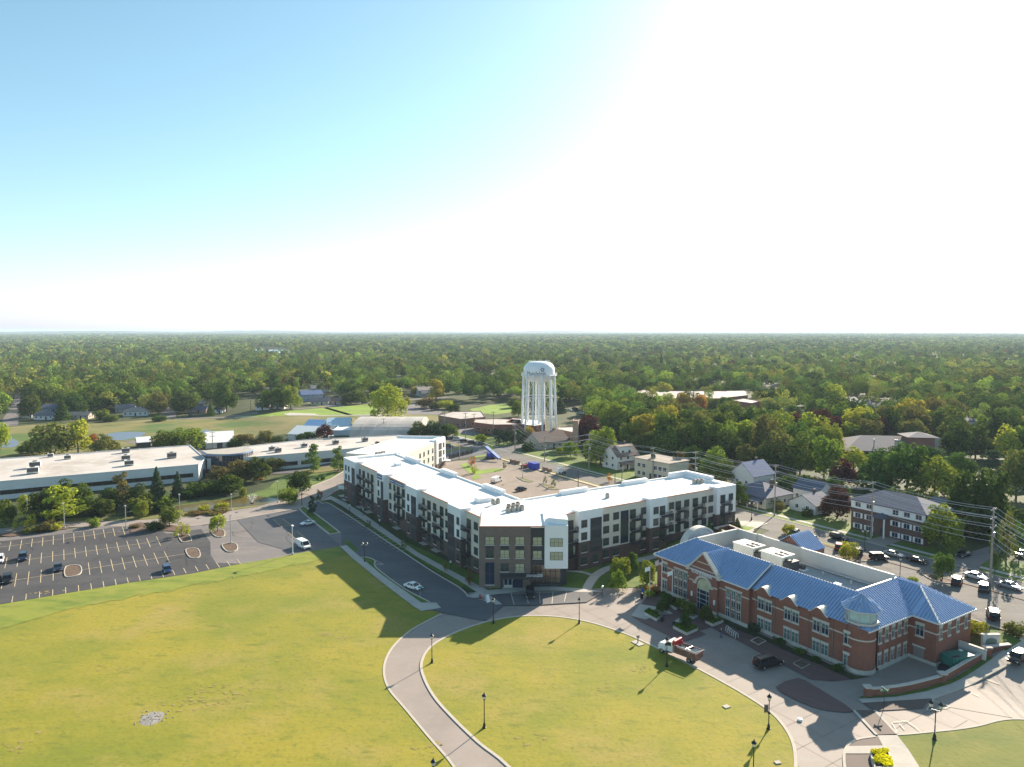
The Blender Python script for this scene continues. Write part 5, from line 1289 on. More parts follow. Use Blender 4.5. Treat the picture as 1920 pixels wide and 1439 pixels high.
def house(u, v, w, d, h, rz, wall, roof, label, hip=False, pitch=0.5, cat="house", group=None, name="house", chim=True, dormer=False, porch=False, pos=None, wins=True):
    """gabled or hipped house; local x = ridge, front = -y"""
    p = pos if pos is not None else P(u, v)
    t = thing(name, label, cat, p, rz, group)
    rh = h+d/2*pitch; W_ = HM[wall]; r = MB(); wl = MB()
    wl.box(-w/2,w/2,-d/2,d/2,-0.6,h)
    o = 0.45
    if hip:
        k = min(w,d)/2*0.98
        q_ = [(-w/2-o,-d/2-o,h-0.1),(w/2+o,-d/2-o,h-0.1),(w/2+o,d/2+o,h-0.1),(-w/2-o,d/2+o,h-0.1),(-w/2+k,0,rh),(w/2-k,0,rh)]
        r.add(q_+[(a,b,c-0.2) for a,b,c in q_[:4]],[(0,1,5,4),(1,2,5),(2,3,4,5),(3,0,4),(0,6,7,1),(1,7,8,2),(2,8,9,3),(3,9,6,0),(9,8,7,6)])
    else:
        wl.extr([(-d/2,h),(d/2,h),(0,rh-0.1)],'x',-w/2,w/2)
        for s_ in (-1,1):
            r.add([(-w/2-o,s_*(d/2+o),h-o*pitch),(w/2+o,s_*(d/2+o),h-o*pitch),(w/2+o,0,rh+0.12),(-w/2-o,0,rh+0.12),(-w/2-o,s_*(d/2+o),h-o*pitch-0.22),(w/2+o,s_*(d/2+o),h-o*pitch-0.22),(w/2+o,0,rh-0.1),(-w/2-o,0,rh-0.1)],[(0,1,2,3),(7,6,5,4),(0,4,5,1),(1,5,6,2),(0,3,7,4)])
    wl.obj("wall", W_, t); ro = r.obj("roof", RM[roof], t)
    if chim:
        c = MB(); c.box(w*0.22,w*0.22+0.8,0.3,1.1,h,rh+1.0); c.obj("chimney", M['abrick'], ro)
    if wins:
        fl = [1.0]+([3.8] if h > 4.5 else [])
        wm = MB(); wm.box(-0.6,0.6,-0.06,0.05,0,1.3); wmm = wm.mesh("window", M['white']); pm = MB(); pm.box(-0.5,-0.04,-0.09,-0.061,0.1,1.2); pm.box(0.04,0.5,-0.09,-0.061,0.1,1.2); pmm = pm.mesh("pane", M['glassblue'])
        n = max(2, int(w/3))
        for z in fl:
            for i in range(n):
                x = -w/2+w*(i+0.5)/n
                if z == 1.0 and i == n//2: continue
                for sgn in (0, 1):
                    a = link("window", wmm, t, (x, -d/2 if sgn == 0 else d/2, z), 0 if sgn == 0 else math.pi); link("pane", pmm, a)
            for sgn in (-1, 1):
                a = link("window", wmm, t, (sgn*w/2, -d*0.2, z), R(90)*sgn); link("pane", pmm, a)
                a = link("window", wmm, t, (sgn*w/2, d*0.2, z), R(90)*sgn); link("pane", pmm, a)
        x = -w/2+w*(n//2+0.5)/n; dm = MB(); dm.box(x-0.5,x+0.5,-d/2-0.06,-d/2+0.02,0,2.1); dm.obj("door", M['paneldark'], t)
    if dormer:
        dw = MB(); dw.box(-w*0.28,w*0.28,-d*0.38,0,h,rh-0.3); do = dw.obj("dormer", W_, t); dr = MB(); dr.box(-w*0.32,w*0.32,-d*0.44,0.2,rh-0.3,rh-0.1); dr.obj("dormer_roof", RM[roof], do)
        for x in (-w*0.16, w*0.16): a = MB(); a.box(x-0.5,x+0.5,-d*0.38-0.06,-d*0.38,h+0.7,h+1.7); a.obj("dormer_window", M['glassblue'], do)
    if porch:
        po = MB(); po.add([(-w*0.45,-d/2-2.6,2.5),(w*0.45,-d/2-2.6,2.5),(w*0.45,-d/2,3.2),(-w*0.45,-d/2,3.2),(-w*0.45,-d/2-2.6,2.3),(w*0.45,-d/2-2.6,2.3),(w*0.45,-d/2,2.9),(-w*0.45,-d/2,2.9)],[(0,1,2,3),(7,6,5,4),(0,4,5,1),(1,5,6,2),(0,3,7,4)]); pr_ = po.obj("porch_roof", RM[roof], t)
        for x in (-w*0.42,-w*0.14,w*0.14,w*0.42): c = MB(); c.box(x-0.12,x+0.12,-d/2-2.5,-d/2-2.3,-0.2,2.4); c.obj("porch_post", M['white'], pr_)
    return t
sr_ = STROT
house(1163,876,11,9,5.6,sr_+R(90)-R(0),'white','brown',"white house with brown gabled roof and dormer beside the beige flats",pitch=0.8,dormer=True,porch=True)
house(1026,838,17,11,3.6,sr_+R(90),'tan','brown',"tan bungalow with a brown roof under the water tower",pitch=0.7,dormer=False)
house(1426,942,14,13,3.6,sr_,'cream','slate',"cream bungalow with a grey hipped roof and porch across the street",hip=True,porch=True)
house(1410,908,11,10,4.4,sr_+R(90),'white','blue',"blue-roofed house behind the cream bungalow",pitch=0.8)
house(1521,957,9,9,3.0,sr_+R(90),'white','slate',"small white cottage beside the dark purple tree",pitch=0.5)
house(1524,938,9,8,4.2,sr_,'white','slate',"white house with a big white chimney behind the cottage",pitch=0.6)
def flats():
    a = P(1595,991); t = thing("flat_block", "three-storey brick flat block with white shutters and a grey hipped roof", "flats", a, sr_)
    w = MB(); w.box(0,20,0,12,-0.6,8.4); w.obj("wall", brickmat('flat_brick',(0.15,0.085,0.07),(0.12,0.07,0.06),(0.14,0.1,0.09)), t)
    for z in (6.2,): b = MB(); b.box(-0.05,20.05,-0.06,-0.003,6.1,8.4); b.obj("white_storey_panel", M['white'], t)
    r = MB(); q_ = [(-0.6,-0.6,8.4),(20.6,-0.6,8.4),(20.6,12.6,8.4),(-0.6,12.6,8.4),(5.5,6.0,11.2),(14.5,6.0,11.2)]
    r.add(q_+[(x,y,z-0.25) for x,y,z in q_[:4]],[(0,1,5,4),(1,2,5),(2,3,4,5),(3,0,4),(0,6,7,1),(1,7,8,2),(2,8,9,3),(3,9,6,0),(9,8,7,6)]); r.obj("roof", RM['slate'], t)
    wm = MB(); wm.box(-1.3,-0.85,-0.08,0,0,1.4); wm.box(0.85,1.3,-0.08,0,0,1.4); wm.box(-0.8,0.8,-0.06,0,0,1.4); me = wm.mesh("window", M['white'])
    pm = MB(); pm.box(-0.72,-0.04,-0.09,-0.061,0.08,1.32); pm.box(0.04,0.72,-0.09,-0.061,0.08,1.32); pe = pm.mesh("pane", M['glassblue'])
    for z in (0.5,3.5,6.5):
        for x in (2.0,5.2,12.4,15.4,18.4):
            o = link("window", me, t, (x,-0.07 if z > 6 else 0,z)); link("pane", pe, o)
        for y in (3,7,10): o = link("window", me, t, (0,y,z), R(-90)); link("pane", pe, o)
    p = MB(); p.extr([(7.2,5.2),(10.8,5.2),(9.0,6.4)],'y',-2.4,0.0); po = p.obj("portico_roof", RM['slate'], t)
    for x in (7.4,10.6): c = MB(); c.box(x-0.15,x+0.15,-2.3,-2.0,-0.4,5.2); c.obj("portico_column", M['white'], po)
    d = MB(); d.box(8.4,9.6,-0.08,0,-0.3,2.1); d.obj("door", M['paneldark'], t)
    s = MB(); s.box(7.4,10.6,-2.6,0,-0.8,-0.3); s.obj("doorstep", M['conc'], t)
flats()
def beige_flats():
    a = P(1190,893); t = thing("flat_block", "two-storey beige flat-roofed flats next to the white gabled house", "flats", a, sr_+R(90)-R(85))
    w = MB(); w.box(0,16.5,0,11,-0.6,7.0); w.obj("wall", HM['cream'], t); r = MB(); r.box(-0.4,16.9,-0.4,11.4,7.0,7.3); r.obj("roof", RM['tan'], t)
    for x in (2.2,4.6,10.2,12.4,14.6):
        for z in (1.0,3.9):
            m = MB(); m.box(x-0.8,x+0.8,-0.08,0,z,z+1.6); o = m.obj("window", M['white'], t); g = MB(); g.box(x-0.7,x-0.05,-0.11,-0.081,z+0.1,z+1.5); g.box(x+0.05,x+0.7,-0.11,-0.081,z+0.1,z+1.5); g.obj("pane", M['glassblue'], o)
    d = MB(); d.box(7.3,8.3,-0.08,0,0,2.2); d.obj("door", M['paneldark'], t)
beige_flats()
def clinic():
    p0 = PZ(1588,846,6.0); p1 = PZ(1772,850,6.0); L = (p1-p0).length; rz = math.atan2(p1.y-p0.y, p1.x-p0.x)
    t = thing("clinic_building", "wide low brick clinic with a big brown hipped roof behind the near treeline", "clinic", (p0.x,p0.y,3), rz)
    w = MB(); w.box(1,L-1,1,26,-1,3.6); w.obj("wall", brown, t)
    r = MB(); q_ = [(-1,-1,3.4),(L,-1,3.4),(L,28,3.4),(-1,28,3.4),(10,13,8.2),(L-12,13,8.2)]
    r.add(q_+[(x,y,z-0.3) for x,y,z in q_[:4]],[(0,1,5,4),(1,2,5),(2,3,4,5),(3,0,4),(0,6,7,1),(1,7,8,2),(2,8,9,3),(3,9,6,0),(9,8,7,6)]); r.obj("roof", mat('mauve_shingle',(0.19,0.17,0.18),0.9,0.15,1.5), t)
    c = MB(); c.box(L-13,L-3,3,12,3,9.2); c.obj("brick_tower", redb, t)
    c = MB(); c.add([(L-14.5,1.5,9.2),(L-1.5,1.5,9.2),(L-1.5,13.5,9.2),(L-14.5,13.5,9.2),(L-8,7.5,11)],[(0,1,4),(1,2,4),(2,3,4),(3,0,4),(3,2,1,0)]); c.obj("tower_roof", RM['grey'], t)
    for x in (12,L*0.52,L*0.54): c = MB(); c.tube((x,3,4),(x,3,8),0.25,0.25,6); c.obj("roof_vent", M['galv'], t)
    for x in np.linspace(5, L-18, 8): c = MB(); c.box(x-1,x+1,0.9,0.99,0.6,2.4); c.obj("window", M['glassblue'], t)
clinic()
def bank_tower():
    p = P(1396,806); t = thing("brick_pavilion", "square brown brick pavilion with a pyramid roof near the crossroads", "pavilion", p, sr_)
    w = MB(); w.box(-5,5,-5,5,-0.5,8.5); w.box(5,12,-4,6,-0.5,4.5); w.obj("wall", brown, t); r = MB(); r.add([(-6,-6,8.4),(6,-6,8.4),(6,6,8.4),(-6,6,8.4),(0,0,11.2)],[(0,1,4),(1,2,4),(2,3,4),(3,0,4),(3,2,1,0)]); r.obj("roof", RM['tan'], t)
    for x in (-2.5,2.5): g = MB(); g.box(x-0.9,x+0.9,-5.1,-5.01,2,6.5); g.obj("window", M['glassblue'], t)
bank_tower()
for i, a in enumerate((
 (88,786,12,8,2.9,0.1,'white','grey',"small white gabled house at the meadow's left end"), (62,782,11,8,2.9,1.4,'white','slate',"white house turned sideways beside the left street"), (100,772,12,9,3,0.3,'blue','slate',"blue house half hidden left of the bushy trees"),
 (152,785,13,7,2.7,0.05,'tan','tan',"pale garage row behind the meadow path"), (256,779,15,10,3.2,0.35,'white','tan',"white ranch house with a tan gabled roof by the driveway"), (236,772,12,9,3,0.35,'grey','grey',"grey roofed house behind the white ranch house"), (243,752,11,8,3,0.9,'white','grey',"white roofed house in the gap left of the yellow tree"), (228,735,11,9,3.4,0.9,'white','slate',"white gable peeping between trees far left"),
 (372,774,14,8,3,0.0,'brick','slate',"dark brick house under the tall trees left of the park"), (409,774,8,6,2.6,0.0,'white','grey',"tiny white shed-like cottage by the park road"), (370,757,11,9,3.2,0.5,'white','blue',"white and blue house deep among the trees"),
 (583,752,16,11,5.6,0.5,'blue','blue',"tall blue gabled house behind the park"), (601,759,13,9,3,0.1,'cream','grey',"cream bungalow right of the blue gabled house"), (628,758,14,8,3,-0.1,'tan','brown',"tan bungalow with brown roof behind the park lawn"), (520,766,12,8,2.9,0.0,'white','grey',"white bungalow left of the blue gabled house"), (495,768,9,7,2.7,0.0,'white','slate',"small white cottage at the park's left end"),
 (732,703,14,9,3.5,0.3,'white','tan',"white house seen through the canopy above the big cottonwood"), (697,716,13,9,3.4,0.8,'white','grey',"white gable in the canopy left of the cottonwood's top"), (802,744,12,9,3.2,0.4,'tan','grey',"low tan house by the yellow tree near the park lot"),
 (1506,727,17,9,4.0,0.05,'white','grey',"lone white house beyond the school field"), (1592,763,13,9,4.6,0.6,'blue','slate',"pale blue gabled house near the clinic street"), (1614,771,15,10,4.6,0.5,'blue','blue',"larger blue house with a dark roof near the clinic street"), (1640,772,9,8,4,0.3,'white','grey',"white cottage right of the blue houses"),
 (1780,795,20,11,3.6,0.35,'grey','slate',"grey house with a dark roof among the right-hand trees"), (1806,803,12,9,4.5,0.5,'blue','slate',"blue gable right of the dark roofed house"), (1835,815,26,14,3.0,-0.2,'tan','tan',"wide tan-roofed building beside the right-hand car park"), (1890,812,24,12,3.2,-0.3,'tan','tan',"tan-roofed building at the right edge beyond the car park"), (1815,846,30,10,3,-0.2,'white','tan',"long pale canopy-roofed building behind the right-hand trees"),
 (1670,806,26,14,3.2,0.0,'tan','tan',"low tan hipped building left of the yellow trees"), (1610,797,24,14,3.4,0.0,'cream','tan',"low cream building with a broad tan roof behind the clinic"), (1300,706,14,9,4,0.2,'white','grey',"white house above the school roofs"), (1325,732,22,10,3.4,0.1,'white','tan',"low white building with tan roof left of the orange tree"), (1240,722,16,10,4,0.2,'grey','grey',"grey house above the tan school hall"), (1800,990,14,9,5.2,sr_,'tan','grey',"tan house behind the bare tree by the tall pole"), (1905,915,12,9,3.4,0.3,'white','tan',"pale house at the far right edge among trees"))):
    house(*a, hip=(i % 5 == 4), group=None, wins=i < 40)

hr_ = random.Random(31)
for i in range(26):
    u = hr_.uniform(20, 1900); v = hr_.uniform(682, 742) if u < 1100 else hr_.uniform(672, 725)
    side = 'at the far left' if u < 480 else 'left of the water tower' if u < 960 else 'right of the water tower' if u < 1400 else 'at the far right'
    rf_ = hr_.choice(('tan','grey','slate','brown')); house(u, v, hr_.uniform(13,22), hr_.uniform(9,13), hr_.uniform(3,4.5), hr_.choice((sr_, sr_+R(90), 0.3)), hr_.choice(('white','cream','grey')), rf_, "distant house with a %s roof showing through the canopy %s" % (dict(tan='tan',grey='grey',slate='dark slate',brown='brown')[rf_], side), hip=i % 3 == 0, wins=False, chim=i % 2 == 0)
# ================================================================ trees
LEAF = dict(dark=leafmat('leaf_dark',(0.078,0.120,0.026)), mid=leafmat('leaf_mid',(0.128,0.183,0.034)), bright=leafmat('leaf_bright',(0.226,0.283,0.039),0.02,0.35,0.35),
            lime=leafmat('leaf_lime',(0.390,0.419,0.047),0.02,0.3,0.35), olive=leafmat('leaf_olive',(0.205,0.204,0.050)), yellow=leafmat('leaf_yellow',(0.390,0.321,0.044),0.02,0.3,0.35),
            maroon=leafmat('leaf_maroon',(0.108,0.040,0.034),0.02,0.3,0.25), orange=leafmat('leaf_orange',(0.468,0.200,0.047),0.03,0.3,0.4), pine=leafmat('leaf_pine',(0.071,0.105,0.052),0.02,0.35,0.2), softpine=leafmat('leaf_softpine',(0.167,0.246,0.062),0.02,0.3,0.3), brown=leafmat('leaf_brown',(0.186,0.137,0.054),0.03,0.3,0.3))
TINT = dict(dark='dark green', mid='green', bright='bright green', lime='yellow-green', olive='olive green', yellow='yellow', maroon='dark maroon', orange='orange-tinged', pine='blue-green', softpine='soft green', brown='brownish')
def leaf_quads(P_, N_, size, rng, jit=0.55):
    n = len(P_); N_ = N_ + rng.normal(0, jit, (n, 3)); N_ /= np.linalg.norm(N_, axis=1)[:, None]+1e-9
    a = rng.normal(0, 1, (n, 3)); a -= (a*N_).sum(1)[:, None]*N_; a /= np.linalg.norm(a, axis=1)[:, None]+1e-9
    b = np.cross(N_, a); s = size*(0.6+0.8*rng.random(n))[:, None]
    a = a*s; b = b*s*0.75
    V = np.stack([P_-a-b*0.4, P_+a*0.2-b, P_+a+b*0.3, P_-a*0.3+b], 1).reshape(-1, 3)
    return V
def np_mesh(name, V, m=None, cols=None):
    n = len(V)//4; me = bpy.data.meshes.new(name)
    me.vertices.add(len(V)); me.vertices.foreach_set('co', V.astype(np.float32).ravel())
    me.loops.add(4*n); me.loops.foreach_set('vertex_index', np.arange(4*n, dtype=np.int32))
    me.polygons.add(n); me.polygons.foreach_set('loop_start', np.arange(0, 4*n, 4, dtype=np.int32))
    if cols is not None:
        at = me.attributes.new('tint', 'FLOAT_COLOR', 'FACE'); at.data.foreach_set('color', cols.astype(np.float32).ravel())
    me.update(calc_edges=True)
    if m: me.materials.append(m)
    return me
def crown_pts(kind, rng, n):
    """unit crown: z 0..1, radius about 0.5"""
    def clumps(C, rad, n, flat=0.8):
        w = rad**2; idx = rng.choice(len(C), n, p=w/w.sum())
        d = rng.normal(0, 1, (n, 3)); d[:, 2] = d[:, 2]+0.25; d /= np.linalg.norm(d, axis=1)[:, None]
        r = rad[idx]*(0.62+0.42*rng.random(n)**0.6)
        return C[idx]+d*np.stack([r, r, r*flat], 1), d
    if kind in ('round', 'oval', 'spread', 'vase', 'sparse', 'big'):
        k = dict(round=34, oval=30, spread=38, vase=26, sparse=16, big=60)[kind]
        d = rng.normal(0, 1, (k, 3)); d[:, 2] = np.abs(d[:, 2])*1.0-0.35; d /= np.linalg.norm(d, axis=1)[:, None]
        rr = (0.55+0.42*rng.random(k))
        cz, rz, rx = dict(round=(0.48,0.42,0.38), oval=(0.48,0.46,0.36), spread=(0.46,0.36,0.42), vase=(0.55,0.4,0.40), sparse=(0.5,0.42,0.40), big=(0.47,0.44,0.42))[kind]
        C = np.stack([d[:,0]*rr*rx, d[:,1]*rr*rx, cz+d[:,2]*rr*rz], 1)
        if kind == 'vase': C[:, :2] *= (0.5+0.75*C[:, 2])[:, None]
        rad = dict(round=0.15, oval=0.15, spread=0.14, vase=0.14, sparse=0.12, big=0.115)[kind]*(0.7+0.6*rng.random(k))
        return clumps(C, rad, n)
    if kind == 'cone':          # dense spruce
        z = 1-np.sqrt(rng.random(n)); a = rng.random(n)*2*math.pi
        tier = 0.75+0.25*np.sin(z*42+np.sin(a*3)*1.5); r = 0.5*(1-z)**0.9*tier*(0.75+0.3*rng.random(n))+0.01
        Pn = np.stack([r*np.cos(a), r*np.sin(a), z*0.98], 1); N = np.stack([np.cos(a), np.sin(a), 0.7+0*a], 1); return Pn, N
    if kind == 'pine':          # open layered pine
        k = 30; z = 0.08+0.86*rng.random(k)**1.1; a = rng.random(k)*2*math.pi; r = 0.42*(1-z)**0.7*(0.35+0.65*rng.random(k))
        C = np.stack([r*np.cos(a), r*np.sin(a), z], 1); rad = (0.15-0.07*z)*(0.8+0.5*rng.random(k)); return clumps(C, rad, n, 0.45)
    if kind == 'shrub':
        k = 14; a = rng.random(k)*2*math.pi; r = 0.36*np.sqrt(rng.random(k)); C = np.stack([r*np.cos(a), r*np.sin(a), 0.35+0.3*rng.random(k)-0.4*r], 1)
        return clumps(C, 0.2*(0.7+0.5*rng.random(k)), n, 1.0)
    raise KeyError(kind)
CROWN = {}; TRK = {}
NQ = dict(round=2600, oval=2400, spread=2800, vase=2200, sparse=900, big=5000, cone=2400, pine=1800, shrub=900)
LS = dict(round=0.036, oval=0.037, spread=0.036, vase=0.036, sparse=0.034, big=0.025, cone=0.035, pine=0.036, shrub=0.06)
for ki, kind in enumerate(NQ):
    CROWN[kind] = []
    for v in range(3 if kind in ('round','oval','spread','big') else 2):
        rng = np.random.default_rng(100*ki+v+1)
        Pn, N = crown_pts(kind, rng, NQ[kind]); Pn[:, 2] -= np.percentile(Pn[:, 2], 1); Pn[:, 2] /= np.percentile(Pn[:, 2], 99.5)
        rr = np.hypot(Pn[:, 0], Pn[:, 1]); Pn[:, :2] *= 0.5/np.percentile(rr, 97)
        CROWN[kind].append(np_mesh("crown", leaf_quads(Pn, N, LS[kind], rng), LEAF['mid']))
def trunk_mesh(seed, conifer=False):
    rng = random.Random(seed); m = MB()
    if conifer: m.tube((0,0,-0.05),(0,0,0.9),0.022,0.006,6)
    else:
        m.tube((0,0,-0.05),(0.01,0,0.32),0.026,0.018,7); m.tube((0.01,0,0.32),(0.0,0.02,0.75),0.017,0.007,6)
        for k in range(6):
            a = k*1.05+rng.random(); z = 0.26+0.06*k; L = 0.2+0.1*rng.random()
            e = (L*math.cos(a), L*math.sin(a), z+0.2+0.12*rng.random()); m.tube((0.005,0,z), e, 0.010, 0.004, 5)
            m.tube(e, (e[0]*1.3+0.05*rng.random(), e[1]*1.3, e[2]+0.12), 0.004, 0.002, 4)
    return m.mesh("trunk", M['trunk'])
TRK = [trunk_mesh(1), trunk_mesh(2), trunk_mesh(3)]; TRKC = trunk_mesh(4, True)
trng = random.Random(11)
NAMES = dict(round='deciduous_tree', oval='deciduous_tree', spread='spreading_tree', vase='deciduous_tree', sparse='thin_tree', big='broad_tree', cone='spruce_tree', pine='pine_tree', shrub='shrub')
def plant(p, w, h, kind, col, label, group=None, trunk=0.13, cat=None):
    cat = cat or ('shrub' if kind == 'shrub' else 'tree')
    t = thing(NAMES[kind], label, cat, p, trng.random()*6.28, group)
    me = trng.choice(CROWN[kind]); lo = 0.0 if kind == 'shrub' else (0.04 if kind == 'cone' else trunk)
    c = link("crown", me, t, (0, 0, h*lo)); c.scale = (w, w, h*(1-lo))
    c.material_slots[0].link = 'OBJECT'; c.material_slots[0].material = LEAF[col]
    if kind != 'shrub':
        tk = link("trunk", TRKC if kind in ('cone','pine') else trng.choice(TRK), t)
        q_ = min(w*1.2, h); tk.scale = (q_, q_, h)
    return t
def tree(u, vb, vt, wpx, kind, col, label, group=None, trunk=0.13):
    p = P(u, vb); k = mpp(p)
    return plant(p, wpx*k, (vb-vt)*k*1.01, kind, col, label, group, trunk)
